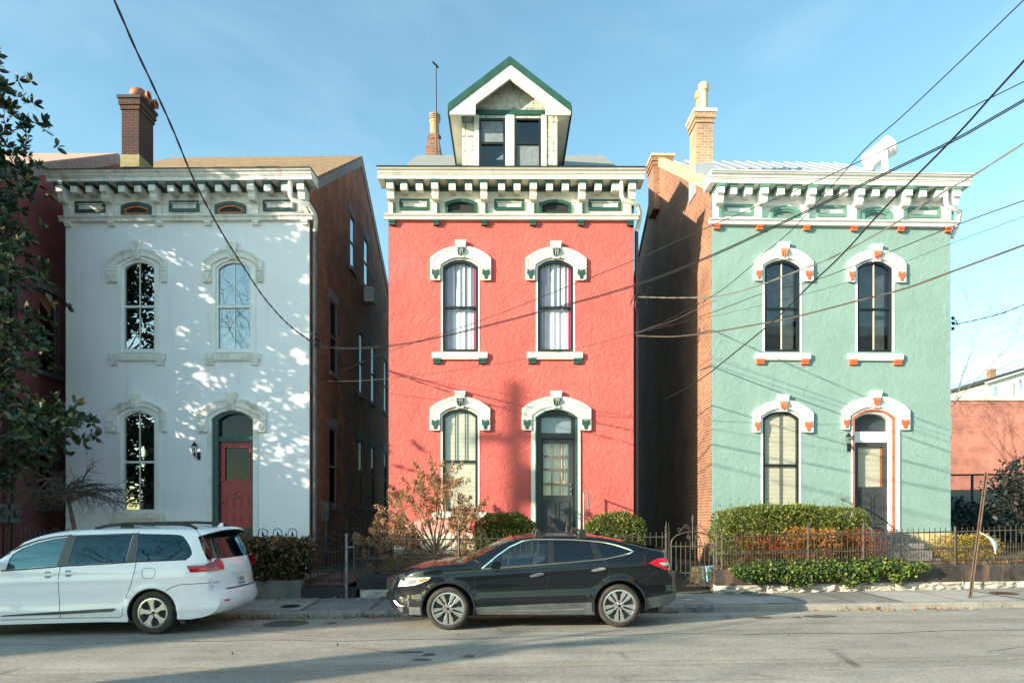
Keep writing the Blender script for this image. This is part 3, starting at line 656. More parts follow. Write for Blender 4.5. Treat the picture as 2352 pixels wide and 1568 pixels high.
# door
u0, w1 = A.uw(487, 943); u1, w0 = A.uw(582, 1236)
hA.append(arch(u0, u1, w0, w1, (u1 - u0) * .20))
hood(A, 452, 609, 901.5, 946, 990.5, 476, 592, 934, M['white_worn'], M['white_worn'], M['white_worn'])
uo0, uo1, wo1 = A.u(476), A.u(593), A.uw(487, 934)[1]
MB().ring(arch(uo0, uo1, w0, wo1, (uo1 - uo0) * .2), arch(u0 - .0, u1 + .0, w0, w1, (u1 - u0) * .2), 'y', -.035, -.001).build('door_surround', M['white_worn'], A.root)
fo = MB().ring(arch(u0 + .001, u1 - .001, w0, w1 - .001, (u1 - u0) * .2), arch(u0 + .15, u1 - .05, w0 + .015, w1 - .07, (u1 - u0) * .15), 'y', .03, .2).build('door_frame', M['tealgreen'], A.root)
ud0, ud1, wdt = A.u(501.5), A.u(578.5), A.w(1012)
wtr = A.w(1000)
MB().box(ud0 - .005, ud1 + .005, .06, .2, wdt, wtr).build('transom_bar', M['tealgreen'], fo)
MB().sheet(arch(ud0 - .02, ud1 + .02, wtr, w1 - .05, (u1 - u0) * .15), 'y', .15).build('transom_pane', M['win_door'], fo)
MB().sheet(arch(ud0 - .02, ud1 + .02, wtr, w1 - .05, (u1 - u0) * .15), 'y', .19).build('transom_blind', M['screen_pale'], fo)
wdb = A.w(1231)
gx0, gx1, gt, gb = A.u(512.5), A.u(568.5), A.w(1025.5), A.w(1101)
d = MB().plate(rect(ud0, ud1, wdb, wdt - .002), [rect(gx0, gx1, gb, gt)], 'y', .13, .18).build('front_door', M['maroon'], A.root)
b = MB(); b.ring(rect(gx0 - .03, gx1 + .03, gb - .03, gt + .03), rect(gx0, gx1, gb, gt), 'y', .112, .135)
for (ya, yb_) in ((1134, 1168), (1180, 1209)):
    for (xa, xb) in ((511, 534), (546.5, 570)): raised_panel(b, A.u(xa), A.u(xb), A.w(yb_), A.w(ya), .13)
b.build('door_panel', M['maroon'], d)
MB().sheet(rect(gx0, gx1, gb, gt), 'y', .16).build('door_pane', M['win_door'], d)
MB().sheet(rect(gx0 - .02, gx1 + .02, gb - .02, gt + .02), 'y', .30).build('door_curtain_or_dark', M['dark'], d)  # dark sheet; the unlit room behind the glass is in its colour
MB().box(ud0, ud1, .12, .129, wdb, A.w(1212)).build('kick_plate', pmat('door_kick', (.045, .065, .07), .5), d)
MB().box(u0, u1, -.1, .3, w0 - .12, w0).build('door_step', M['stone'], A.root)
kb = MB(); kb.sphere((ud0 + .06, .09, A.w(1102)), .028); kb.sphere((ud0 + .06, .09, A.w(1153)), .03); kb.build('door_knob', M['brass'], d, smooth=True)
kb = MB(); kb.tube([(A.u(540.5) + .05 * math.sin(t), .105, A.w(1136) + .06 * math.cos(t)) for t in np.linspace(.3, 6, 12)], .012, 6); kb.sphere((A.u(540.5), .11, A.w(1127)), .02); kb.build('knocker', M['brass'], d, smooth=True)
bracketlamp(A, 447, 1014, 1056, M['black_iron'])
cornice(A, (387.5, 414, 494, 507, 518), M['white_worn'], M['tealgreen'], M['white_worn'], ((1026, 1094, 456), (1241, 1311, 456)), M['orange_sash'], M['white_worn'], M['coping'])
# side windows on the right wall (v, w) from the photo
XR = A.X0 + A.W
sh = []; sws = []
def sv(px): return (XR * FL / (px - CX) - A.Y0)
for (xa, xb, z0, z1) in ((800, 811, 9.85, 11.55), (830, 840, 9.9, 11.6), (757, 772.5, 6.0, 8.1), (819.5, 828.5, 6.0, 8.1), (845, 854, 6.0, 8.1), (873, 880, 6.0, 8.1), (755, 771, 2.15, 4.4), (818, 828, 2.15, 4.4), (845, 853.5, 2.15, 4.4), (873, 880, 2.15, 4.4)):
    a, b_ = sv(xa), sv(xb); a, b_ = min(a, b_), max(a, b_); z0 -= A.base; z1 -= A.base
    sh.append(rect(a, b_, z0, z1)); sws.append((a, b_, z0, z1))
ro = shell(A, M['white_stucco'], M['brick_red'], M['roof_brown'], hA, sh, rake=.05)
for a, b_, z0, z1 in sws:
    o = MB().ring(rect(a, b_, z0, z1), rect(a + .06, b_ - .06, z0 + .06, z1 - .06), 'x', A.W - .08, A.W + .004).build('side_window', M['lintel'], A.root)
    MB().sheet(rect(a + .05, b_ - .05, z0 + .05, z1 - .05), 'x', A.W - .025).build('pane', M['win_mirror'] if z0 > 8 else M['win_door'] if z0 > 4 else M['win_dim'], o)  # dimmer sky reflection of lower panes is put into the glass colour
    MB().box(A.W - .06, A.W - .005, a + .06, b_ - .06, (z0 + z1) / 2 - .03, (z0 + z1) / 2 + .03).build('meeting_rail', M['lintel'], o)
    MB().box(A.W - .1, A.W + .022, a - .16, b_ + .16, z1, z1 + .27).build('lintel', M['lintel'], o)
    MB().box(A.W - .1, A.W + .07, a - .1, b_ + .1, z0 - .12, z0).build('sill', M['lintel'], o)
# right rake boards, chimney
rk = MB(); sl = A.slope
for (va, vb_, f) in ((-.05, RIDGE, 1), (RIDGE, DEEP + .3, -1)):
    z = lambda v: A.we + sl * (v if f > 0 else 2 * RIDGE - v)
    rk.prism([(va, z(va) - .26), (vb_, z(vb_) - .26), (vb_, z(vb_) + .02), (va, z(va) + .02)], 'x', A.W + .0125, A.W + .045)
rk.build('rake_board', M['lintel'], A.root)
def chimney(h, u0, u1, v0, v1, w0, w1, m, capm, flash=None):
    b = MB(); b.box(u0, u1, v0, v1, w0, w1 - .36); b.box(u0 - .03, u1 + .03, v0 - .03, v1 + .03, w1 - .36, w1 - .24); b.box(u0 - .06, u1 + .06, v0 - .06, v1 + .06, w1 - .24, w1 - .08)
    o = b.build('chimney', m, h.root)
    MB().box(u0 - .09, u1 + .09, v0 - .09, v1 + .09, w1 - .08, w1).build('chimney_cap', capm, o)
    if flash: MB().box(u0 - .025, u1 + .025, v0 - .025, v1 + .025, w0, w0 + flash).build('flashing', M['olive'] if h is A else M['roof_white'], o)
    return o
v0 = .62
cu0, cw1 = A.uw(274, 222, v0); cu1 = A.u(336 - 17, v0); _, cb = A.uw(290, 380, v0)
cu0 = A.u(279.5, v0)
ch = chimney(A, cu0, cu1, v0, v0 + .72, cb - .05, cw1, M['brick_chim'], M['blackcoping'], .33)
for (vv, z) in ((v0 + .18, .0), (v0 + .55, .0)):
    uc = (cu0 + cu1) / 2 + .12
    b = MB(); b.sphere((uc, vv, cw1 + .14), .23, 14, 8, .8); b.lathe([(.11, .18), (.13, .30), (.09, .30), (.08, .2)], (uc, vv, cw1 + .11), 'x', 12)
    b.build('chimney_pot', M['terracotta'], ch, smooth=True)

# ---------- red house in the middle
B = House('brick_house', 'coral red stuccoed house with cream cornice and a gabled roof dormer', 893, 1455, 17.78, .3, .52, None)
B.midpx = 1174; B.attic = M['screen']; B.inlay = True; B.pipe = pmat('maroon_pipe', (.10, .03, .035), .5)
hB = []
for (x0, x1, yt, yb, hd, sl, behind, lm) in ((1017, 1098.5, 597, 807.7, (989, 1127, 553, 593, 643), (992, 1120, 808.5, 822), 'curtain', ()), (1235, 1317, 597, 807.7, (1207.5, 1346, 555, 594, 643), (1211, 1339, 808.5, 822), 'curtain', ()), (1016.5, 1097.5, 939, 1173.6, (988, 1125, 898, 938, 987.4), (991, 1117, 1174.5, 1187), 'blind', ())):
    hB.append(window(B, x0, x1, yt, yb, M['black_frame'], M['win_clear'], surround=M['cream'], muntins=(.335, .665), low_muntins=lm, behind=behind, mr=.485, thick=.065))
    hood(B, hd[0], hd[1], hd[2], hd[3], hd[4], x0 - 6, x1 + 6, yt - 6, M['cream'], M['dgreen'], M['dgreen'])
    sill(B, *sl, M['cream'], M['dgreen'], br=(yb < 900))
u0, w1 = B.uw(1229.6, 942); u1, w0 = B.uw(1322, 1232)
hB.append(arch(u0, u1, w0, w1, (u1 - u0) * .2))
hood(B, 1199, 1357, 898, 938, 987.4, 1221, 1333, 933, M['cream'], M['dgreen'], M['dgreen'])
uo0, uo1, wo1 = B.u(1220), B.u(1333), B.uw(1229, 933)[1]
MB().ring(arch(uo0, uo1, w0, wo1, (uo1 - uo0) * .2), arch(u0, u1, w0, w1, (u1 - u0) * .2), 'y', -.035, -.001).build('door_surround', M['cream'], B.root)
MB().ring(arch(u1 - .001 - (u1 - u0), u1 + .035, w0, w1 + .03, (u1 - u0) * .2), arch(u0 + .03, u1 - .001, w0, w1 - .002, (u1 - u0) * .2), 'y', -.05, .02).build('door_bead', M['dgreen'], B.root)
fo = MB().ring(arch(u0 + .001, u1 - .001, w0, w1 - .001, (u1 - u0) * .2), arch(u0 + .16, u1 - .06, w0 + .02, w1 - .08, (u1 - u0) * .12), 'y', .05, .2).build('door_frame', M['black_frame'], B.root)
ud0, ud1 = B.u(1245), B.u(1317)
wt0, wt1, wdt = B.w(993), B.w(956), B.w(1006)
MB().ring(rect(ud0 - .09, ud1, wt0 - .06, wt1 + .06), rect(ud0 - .04, ud1 - .05, wt0, wt1), 'y', .10, .16).build('transom', M['black_frame'], fo)
MB().box(ud0 - .1, ud1 + .01, .11, .17, wt1 + .061, w1 - .06).build('transom_panel', M['black_frame'], fo)
MB().box(ud0 - .1, ud1 + .01, .06, .18, wdt, wt0 - .061).build('transom_bar', M['black_frame'], fo)
MB().sheet(rect(ud0 - .05, ud1 - .04, wt0 - .01, wt1 + .01), 'y', .14).build('transom_pane', M['win_mid'], fo)
MB().sheet(rect(ud0 - .05, ud1 - .04, wt0 - .01, wt1 + .01), 'y', .24).build('transom_curtain', M['curtain'], fo)
wdb = w0 + .02
dx0, dx1, dt, db = B.u(1248.5), B.u(1308), B.w(1016), B.w(1137)
d = MB().plate(rect(ud0 - .04, ud1 - .0, wdb, wdt - .002), [rect(dx0, dx1, db, dt)], 'y', .12, .17).build('front_door', M['charcoal'], B.root)
b = MB()
for i in (1, 2): x = dx0 + (dx1 - dx0) * i / 3; b.box(x - .02, x + .02, .125, .165, db, dt)
for i in (1, 2, 3): z = db + (dt - db) * (i / 4 if i > 1 else .22); b.box(dx0, dx1, .126, .164, z - .02, z + .02)
b.build('glazing_bars', pmat('brown_bar', (.16, .13, .11), .6), d)
MB().sheet(rect(dx0, dx1, db, dt), 'y', .15).build('door_pane', M['win_clear'], d)
bb = MB(); n = 30
bb.add([(dx0 - .02 + (dx1 - dx0 + .04) * i / n, .23 + .02 * math.sin(i * 1.1), z) for i in range(n + 1) for z in (db - .03, dt + .03)], [(2 * i, 2 * i + 2, 2 * i + 3, 2 * i + 1) for i in range(n)])
bb.build('door_curtain_or_dark', M['blind'], d, smooth=True, normals=False)
b = MB()
for (xa, xb) in ((1249, 1276), (1281, 1308)):
    ua, ub, wa, wb_ = B.u(xa), B.u(xb), B.w(1212), B.w(1148)
    c = .07; b.ring([(ua + c, wb_), (ua, wb_ - c), (ua, wa), (ub, wa), (ub, wb_ - c), (ub - c, wb_)], [(ua + c + .01, wb_ - .03), (ua + .03, wb_ - c - .01), (ua + .03, wa + .03), (ub - .03, wa + .03), (ub - .03, wb_ - c - .01), (ub - c - .01, wb_ - .03)], 'y', .10, .122)
b.build('door_panel', M['charcoal'], d)
b = MB(); b.box(B.u(1312) - .02, B.u(1312) + .02, .09, .12, B.w(1138), B.w(1120)); b.tube([(B.u(1312), .07, B.w(1126)), (B.u(1306), .05, B.w(1127))], .013, 6); b.sphere((B.u(1312), .09, B.w(1112)), .025); b.build('door_handle', M['grey_iron'], d)
MB().box(dx0 + .1, dx1 - .1, .146, .149, B.w(1110), B.w(1105)).build('door_sticker', M['yellow_trim'], d)
cornice(B, (383.5, 410.7, 490.7, 504.6, 517.7), M['cream'], M['dgreen'], M['dgreen'], ((1023, 1096, 453), (1238, 1311, 454)), None, M['cream'], M['black_frame'])
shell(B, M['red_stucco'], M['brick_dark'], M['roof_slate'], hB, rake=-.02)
# bare pink plaster patch, base course and stone foundation
pu0, pw1 = B.uw(893, 1176); pu1, pw0 = B.uw(1071, 1226)
pa = [(.004, pw0), (pu1 + .10, pw0), (pu1 + .10, pw1 - .02), (B.u(1070), pw1 - .06), (B.u(1010), pw1 - .02), (B.u(985), pw1 - .15), (B.u(935), pw1 - .3), (B.u(905), pw1 - .42), (.004, pw1 - .5)]
MB().prism(pa, 'y', -.006, .01).build('plaster_patch', M['pink_stucco'], B.root)
MB().box(-.012, u0 - .1, -.06, .1, B.w(1262), B.w(1226)).build('base_course', M['cream'], B.root)
MB().box(u1 + .1, B.W + .012, -.06, .1, B.w(1262), B.w(1226)).build('base_course', M['cream'], B.root)
def stonewall(name, x0, x1, z0, z1, yf, m, parent, seed=1, rows=1, stone=(.55, 1.15), dep=.35, jit=.03, vfun=None, zf=None):
    rng = random.Random(seed); b = MB()
    for r in range(rows):
        x = x0
        while x < x1 - .05:
            L = min(rng.uniform(*stone), x1 - x); L = L if x1 - x - L > .15 else x1 - x
            za = z0 + (z1 - z0) * r / rows; zb = z0 + (z1 - z0) * (r + 1) / rows - .012; yv = yf(x + L / 2) if callable(yf) else yf
            if zf: za, zb = zf(x + L / 2)
            n = 4; vs = []; k = max(4, int(L / .12)); q = 5
            for i in range(k + 1):
                for j in range(q + 1):
                    edge = i in (0, k) or j in (0, q); yy = (yf(x + L * i / k) if callable(yf) else yf)
                    vs.append((x + .006 + (L - .012) * i / k, yy + (.02 if edge else -rng.uniform(0, jit * 2.2)), za + (zb - za) * j / q))
            fs = [(i * (q + 1) + j, (i + 1) * (q + 1) + j, (i + 1) * (q + 1) + j + 1, i * (q + 1) + j + 1) for i in range(k) for j in range(q)]
            b.add(vs, fs)
            ym = yv + .02; b.box(x + .006, x + L - .006, ym + .001, yv + dep, za, zb)
            x += L
    return b.build(name, m, parent, normals=False)
stonewall('foundation', .0, B.W, .0, B.w(1262), -.04, M['stone'], B.root, 3, 3, dep=.2)
MB().box(B.u(1060), B.u(1098), -.075, -.03, B.w(1292), B.w(1268)).build('basement_window', M['black_frame'], B.root)
# entrance step
MB().box(u0 - .1, u1 + .1, -.9, .02, w0 - .9, w0 - .01).build('door_step', M['stone'], B.root)
hr = MB(); ux, wx = B.uw(1341, 1130, -.35); hr.tube([(ux, -.35, .2), (ux, -.35, wx), (ux - .01, -.33, wx + .012), (ux + .02, -.9, wx - .03), (ux + .03, -1.3, wx - .45)], .022, 6); hr.build('handrail', M['grey_iron'], B.root)
# dormer
vd = .35
du0, dwb = B.uw(1081, 383, vd); du1 = B.u(1257, vd)                    # shingled front incl. side cheeks
wv0 = B.uw(1100, 386, vd)[1]
eu0, ew = B.uw(1030, 243, vd - .36); eu1 = B.u(1312, vd - .36); _, pk = B.uw(1171, 135, vd - .36); ucx = (eu0 + eu1) / 2
_, ewb = B.uw(1030, 259, vd - .36)
wtop = B.uw(1100, 265, vd)[1]; wgt = B.uw(1100, 254, vd)[1]
w1x0, w1x1, w2x0, w2x1 = B.u(1101, vd), B.u(1160, vd), B.u(1182, vd), B.u(1242, vd); ww1 = B.uw(1, 269, vd)[1]; ww0 = B.uw(1, 383, vd)[1]
fu0, fu1 = B.u(1061, vd), B.u(1280, vd)
back = 4.2
dm = MB().plate([(fu0, wv0 - .3), (fu1, wv0 - .3), (fu1, wgt), (fu0, wgt)], [rect(w1x0, w1x1, ww0, ww1), rect(w2x0, w2x1, ww0, ww1)], 'y', vd, vd + .12).build('dormer', M['dormer_shingle'], B.root)
pk_in = pk - .42
MB().prism([(fu0, wgt + .001), (fu1, wgt + .001), (ucx + .02, pk_in + .1), (ucx - .02, pk_in + .1)], 'y', vd + .02, vd + .12).build('dormer_gable', M['dormer_shingle'], dm)
for a in (fu0, fu1 - .1): MB().box(a, a + .1, vd + .121, back, wv0 - .3, wgt + .25).build('dormer_cheek', M['dormer_shingle'], dm)
MB().box(B.u(1089, vd), B.u(1255, vd), vd - .04, vd - .001, wtop, wgt).build('dormer_lintel', M['dgreen'], dm)
for xa, xb in ((1089, 1100), (1161, 1181), (1243, 1255)): MB().box(B.u(xa, vd), B.u(xb, vd), vd - .03, vd - .001, ww0 - .02, wtop - .001).build('dormer_casing', M['cream'], dm)
for (a, b_, x) in ((w1x0, w1x1, 0), (w2x0, w2x1, 1)):
    o = MB().ring(rect(a, b_, ww0, ww1), rect(a + .05, b_ - .05, ww0 + .05, ww1 - .05), 'y', vd - .02, vd + .07).build('dormer_window', M['black_frame'], B.root)
    MB().box(a + .05, b_ - .05, vd - .01, vd + .06, (ww0 + ww1) / 2 - .03, (ww0 + ww1) / 2 + .03).build('meeting_rail', M['black_frame'], o)
    MB().sheet(rect(a + .05, b_ - .05, ww0 + .05, ww1 - .05), 'y', vd + .04).build('pane', M['win_dormer'] if 'win_dormer' in M else M['win_mid'], o)
    MB().sheet(rect(a + .05, b_ - .05, (ww0 + ww1) / 2 if x == 0 else ww0, ww1 - .05 if x == 0 else (ww0 + ww1) / 2), 'y', vd + .035).build('insect_screen', M['screen_film'] if 'screen_film' in M else M['screen_pale'], o)
# dormer roof: two slopes with rake mouldings
eo = .05
def slope_prism(b, t_in, t_out, ya, yb, inset=0):
    for sg in (-1, 1):
        E = ucx + sg * (eu1 - eu0) / 2
        b.prism([(E, ew + t_in), (ucx, pk + t_in), (ucx, pk + t_out), (E + sg * .0, ew + t_out)], 'y', ya, yb)
b = MB(); slope_prism(b, -.10, -.0, vd - .33, back); b.build('dormer_roof', M['roof_slate'], dm)
b = MB(); slope_prism(b, -.17, .035, vd - .41, vd - .331); b.build('rake_moulding', M['dgreen'], dm)
b = MB()
for sg in (-1, 1):
    E = ucx + sg * (eu1 - eu0) / 2; kI = B.u(1092 if sg < 0 else 1253, vd - .35)
    slp = (pk - ew) / ((eu1 - eu0) / 2); zi = lambda x: pk - .171 - slp * abs(x - ucx)
    b.prism([(E - sg * .02, ewb - .06), (kI, ewb - .06), (kI, zi(kI) - .34), (ucx, pk - .171 - .36), (ucx, pk - .171), (E - sg * .02, zi(E - sg * .02))], 'y', vd - .385, vd - .31)
b.build('bargeboard', M['cream'], dm)
for sg in (-1, 1):
    E = ucx + sg * (eu1 - eu0) / 2; K = fu0 if sg < 0 else fu1
    MB().box(min(E - sg * .03, K), max(E - sg * .03, K), vd - .31, back, ewb - .05, ewb + .0).build('dormer_soffit', M['cream'], dm)
    MB().box(E - .015, E + .015, vd - .40, back, ewb - .08, ew - .02).build('dormer_fascia', M['black_frame'], dm)
# rear chimney and pot
vch = 5.9
cu0, cw1 = B.uw(978, 303, vch); cu1 = B.u(1011, vch); _, cwb = B.uw(978, 350, vch)
b = MB(); b.box(cu0, cu1, vch, vch + .7, cwb - .8, cwb + (cw1 - cwb) * .35); b.box(cu0 + .04, cu1 - .04, vch + .04, vch + .66, cwb + (cw1 - cwb) * .35, cwb + (cw1 - cwb) * .7); b.box(cu0 + .09, cu1 - .09, vch + .09, vch + .6, cwb + (cw1 - cwb) * .7, cw1)
ch = b.build('chimney', M['brick_orange'], B.root)
uc = (cu0 + cu1) / 2 + .02; hp = B.uw(990, 250, vch)[1] - cw1
MB().lathe([(.24, 0), (.17, .1), (.15, hp * .58), (.16, hp * .6), (.20, hp * .68), (.20, hp * .97), (.16, hp), (.1, hp)], (uc, vch + .35, cw1), 'z', 14).build('chimney_pot', M['gold_pipe'], ch, smooth=True)
b = MB()
for k in range(3): b.lathe([(.196, hp * (.72 + .08 * k)), (.206, hp * (.725 + .08 * k)), (.206, hp * (.75 + .08 * k)), (.196, hp * (.755 + .08 * k))], (uc, vch + .35, cw1), 'z', 14)
b.build('pot_slots', M['dark'], ch)

# ---------- green house on the right
G = House('brick_house', 'sage green stuccoed house with white hoods, orange accents and white metal roof', 1636, 2183.5, 17.72, 1.7, .62, None)
G.midpx = 1920; G.attic = M['screen_pale']; G.inlay = True; G.pipe = None
hG = []
for (x0, x1, yt, yb, hd, sl, behind) in ((1756, 1838, 597.5, 808, (1733.6, 1867, 556, 600, 645), (1737, 1863.5, 810, 824), 'shade'), (1969, 2050, 599.5, 809, (1947, 2080, 561, 603, 648), (1951, 2076.6, 811, 825.5), 'shade'), (1752, 1836, 944, 1180, (1731, 1867, 906, 947, 992), (1735, 1860, 1180, 1192), 'blind')):
    hG.append(window(G, x0, x1, yt, yb, M['black_frame'], M['win_mid'] if behind != 'blind' else M['win_clear'], surround=M['bright'], behind=behind, mr=.475, thick=.06, mtm=M['cream'] if behind != 'blind' else M['charcoal']))
    hood(G, hd[0], hd[1], hd[2], hd[3], hd[4], x0 - 5, x1 + 9, yt - 6, M['bright'], M['orange'], M['orange'])
    sill(G, *sl, M['bright'], M['orange'])
u0, w1 = G.uw(1958, 940); u1, w0 = G.uw(2052, 1224)
hG.append(arch(u0, u1, w0, w1, (u1 - u0) * .2))
hood(G, 1935, 2089, 897, 942, 986, 1952, 2066, 934, M['bright'], M['orange'], M['orange'])
MB().ring(arch(u0 - .03, u1 + .16, w0, w1 + .05, (u1 - u0) * .2), arch(u0, u1, w0, w1, (u1 - u0) * .2), 'y', -.03, -.001).build('door_surround', M['bright'], G.root)
MB().ring(arch(u0 - .012, u1 + .012, w0, w1 + .012, (u1 - u0) * .2), arch(u0 + .03, u1 - .03, w0, w1 - .03, (u1 - u0) * .2), 'y', -.04, .02).build('door_bead', M['orange'], G.root)
fo = MB().ring(arch(u0 + .001, u1 - .001, w0, w1 - .001, (u1 - u0) * .2), arch(u0 + .08, u1 - .09, w0 + .02, w1 - .10, (u1 - u0) * .15), 'y', .03, .2).build('door_frame', M['bright'], G.root)
ud0, ud1 = G.u(1965), G.u(2044.5); wdt, wpb, wdb = G.w(1015, 2000), G.w(990, 2000), G.w(1222, 2000)
MB().box(ud0 - .02, ud1 + .02, .08, .18, wdt, wpb).build('transom_bar', M['bright'], fo)
MB().sheet(arch(ud0 - .02, ud1 + .02, wpb, w1 - .08, (u1 - u0) * .15), 'y', .14).build('transom_pane', M['win_mid'], fo)
MB().sheet(arch(ud0 - .02, ud1 + .02, wpb, w1 - .08, (u1 - u0) * .15), 'y', .24).build('transom_blind', M['screen_pale'], fo)
dx0, dx1, dt, db = G.u(1976), G.u(2034), G.w(1025, 2000), G.w(1117, 2000)
d = MB().plate(rect(ud0, ud1, wdb, wdt - .002), [rect(dx0, dx1, db, dt)], 'y', .11, .16).build('front_door', M['charcoal'], G.root)
MB().sheet(rect(dx0, dx1, db, dt), 'y', .14).build('door_pane', M['win_clear'], d)
b = MB(); z = db
while z < dt: b.box(dx0, dx1 - .05, .18, .195, z, z + .024); z += .032
b.build('door_blind', M['blind'], d)
MB().box(dx1 - .045, dx1, .17, .2, db, dt).build('inner_jamb', M['orange_sash'], d)
b = MB()
for (xa, xb) in ((1978, 2004), (2008, 2034)):
    ua, ub, wa, wb_ = G.u(xa), G.u(xb), G.w(1203, 2000), G.w(1134, 2000); c = .08
    b.ring([(ua + c, wb_), (ua, wb_ - c), (ua, wa), (ub, wa), (ub, wb_ - c), (ub - c, wb_)], [(ua + c + .01, wb_ - .03), (ua + .03, wb_ - c - .01), (ua + .03, wa + .03), (ub - .03, wa + .03), (ub - .03, wb_ - c - .01), (ub - c - .01, wb_ - .03)], 'y', .09, .112)
b.build('door_panel', M['charcoal'], d)
b = MB(); b.sphere((ud0 + .05, .08, G.w(1128, 2000)), .026); b.build('door_knob', M['black_iron'], d, smooth=True)
bracketlamp(G, 1949, 993, 1036, M['black_iron'])
cornice(G, (396, 423, 505.2, 518, 530), M['bright'], M['mgreen'], M['orange'], ((1026, 1096, 456), (1241, 1311, 456)), M['mgreen'], M['bright'], M['bright'])
shell(G, M['green_stucco'], M['brick_orange'], M['roof_white'], hG, rake=-.02, slope=.62)
b = MB(); sl = G.slope; k = 0.0
while k < G.W:
    b.prism([(.0, G.we + .101), (RIDGE, G.wr + .101), (RIDGE, G.wr + .145), (.0, G.we + .145)], 'x', k, k + .03); k += .43
b.build('roof_seams', M['roof_white'], G.root)
MB().prism([(.1, G.we - .1), (RIDGE, G.wr - .1), (RIDGE, G.wr + .2), (.1, G.we + .2)], 'x', -.06, .14).build('gable_coping', M['yellow_trim'], G.root)
MB().prism([(RIDGE + .001, G.wr - .1), (DEEP, G.we - .1), (DEEP, G.we + .06), (RIDGE + .001, G.wr + .06)], 'x', -.06, .14).build('gable_coping', M['charcoal'], G.root)
v0 = 1.35
cu0, cw1 = G.uw(1581, 252, v0); cu1 = G.u(1624, v0); cwb = roofz(G, v0) - .5
cu0 = -.012
ch = chimney(G, cu0, cu0 + .47, v0, v0 + .62, cwb, cw1, M['brick_buff'], M['bright'], .85)
for vv, s in ((v0 + .15, 1), (v0 + .47, .97)):
    hp = .82 * s
    MB().lathe([(.17, 0), (.17, .06), (.125, .1), (.115, hp * .7), (.15, hp * .74), (.15, hp * .95), (.12, hp), (.07, hp)], (cu0 + .25, vv, cw1), 'z', 12).build('chimney_pot', M['gold_pipe'] if s < 1 else pmat('buff_pot', (.62, .48, .30), .75), ch, smooth=True)
v0 = RIDGE - .5
chimney(G, -.22, .4, v0 + .4, v0 + 1.2, G.wr - 1.6, G.wr + .25, M['brick_orange'], M['yellow_trim'])
stonewall('foundation', .0, G.W, .0, w0 - .35, -.04, M['stone'], G.root, 8, 3, dep=.2)
MB().box(-.012, G.W + .012, -.05, .1, w0 - .35, w0 - .0).build('base_course', M['yellow_trim'], G.root)
b = MB()
for k in range(4): b.box(u0 - .25, u1 + .35, -.45 - .3 * k, -.15 - .3 * k + .0, .0, w0 - .03 - .17 * (k + 1) + .13)
b.box(u0 - .25, u1 + .35, -.149, -.051, 0, w0 - .03); b.build('front_steps', M['concrete'], G.root)
hr = MB(); ux, wx = G.uw(1948, 1148, -.5); hr.tube([(ux, -.05, wx + .06), (ux, -.35, wx + .05), (ux, -.62, wx - .1), (ux, -1.6, wx - .75), (ux, -1.6, .1)], .022, 6); hr.build('handrail', M['grey_iron'], G.root)
# drum floodlight on the metal roof
rz = roofz(G, .9)
fu, fw = G.uw(2018, 345, 1.0)
fl = empty('floodlight', (0, 0, 0), 'big white drum floodlight tilted on a yoke on the white metal roof', 'floodlight')
pr_ = G.root.location; Rz = Matrix.Rotation(G.yaw, 3, 'Z')
fl.location = pr_ + Rz @ Vector((fu, 1.0, rz)); fl.rotation_euler = (0, 0, G.yaw); fl.scale = (.86, .86, .86)
hz = fw - rz
axis = Vector((.78, -.15, .58)).normalized(); c0 = Vector((0, 0, hz))
def along(prof, m, name, par, n=18):
    b = MB(); b.lathe([(r, h_) for r, h_ in prof], (0, 0, 0), 'z', n); q = axis.to_track_quat('Z', 'Y').to_matrix()
    b.v = [tuple(q @ Vector(p) + c0) for p in b.v]; return b.build(name, m, par, smooth=True)
along([(.06, -.46), (.27, -.42), (.30, -.38), (.31, .36), (.335, .37), (.335, .43), (.30, .43), (.29, .38), (.05, .34)], M['bright'], 'drum', fl)
along([(.02, .40), (.295, .40), (.295, .41), (.02, .412)], M['win_mirror'], 'lens', fl)
b = MB()
for s in (-1, 1): b.prism([(-.13, -.12), (.13, -.12), (.07, hz + .08), (-.07, hz + .08)], 'y', s * .33, s * .36)
b.box(-.2, .2, -.36, .36, -.14, -.06); b.build('yoke', M['bright'], fl)
# TV antenna mast by the middle house's chimney
ax = P(1003, 345, 23.6); at = P(1001, 150, 23.6)
b = MB(); b.tube([(ax.x, 23.6, ax.z - .9), (at.x, 23.6, at.z)], .028, 6)
an = b.build('antenna', M['black_iron']); tag(an, 'thin antenna mast rising beside the orange chimney of the coral red house', 'antenna')
b = MB(); b.tube([(at.x - .1, 23.5, at.z + .05), (at.x + .08, 23.7, at.z - .03)], .03, 5); b.tube([(at.x - .03, 23.7, at.z + .03), (at.x + .05, 23.5, at.z - .05)], .02, 5); b.build('antenna_head', M['black_iron'], an)
# air conditioner in the white house's attic window
pA = A.root.location
ac = MB(); ac.box(A.W + .0, A.W + .36, 5.0, 5.62, 9.02 - A.base, 9.86 - A.base); aco = ac.build('air_conditioner', M['white_worn']); 
vac = sv(830)
ac2 = MB().box(-.0, .34, 0, .62, 0, .5); bpy.data.objects.remove(aco)
aco = ac2.build('air_conditioner', M['white_worn'], bevel=.015); Ra = Matrix.Rotation(A.yaw, 3, 'Z')
aco.location = pA + Ra @ Vector((A.W + .013, vac - .05, 9.3 - A.base)); aco.rotation_euler = (0, 0, A.yaw)
tag(aco, 'white window air conditioner jutting from the brown brick side wall', 'air conditioner')
b = MB()
for k in range(6): b.box(.02, .32, -.008, -.001, .06 + .07 * k, .08 + .07 * k)
for k in range(6): b.box(.341, .348, .05, .57, .06 + .07 * k, .08 + .07 * k)
b.build('grille', M['pipe'], aco)
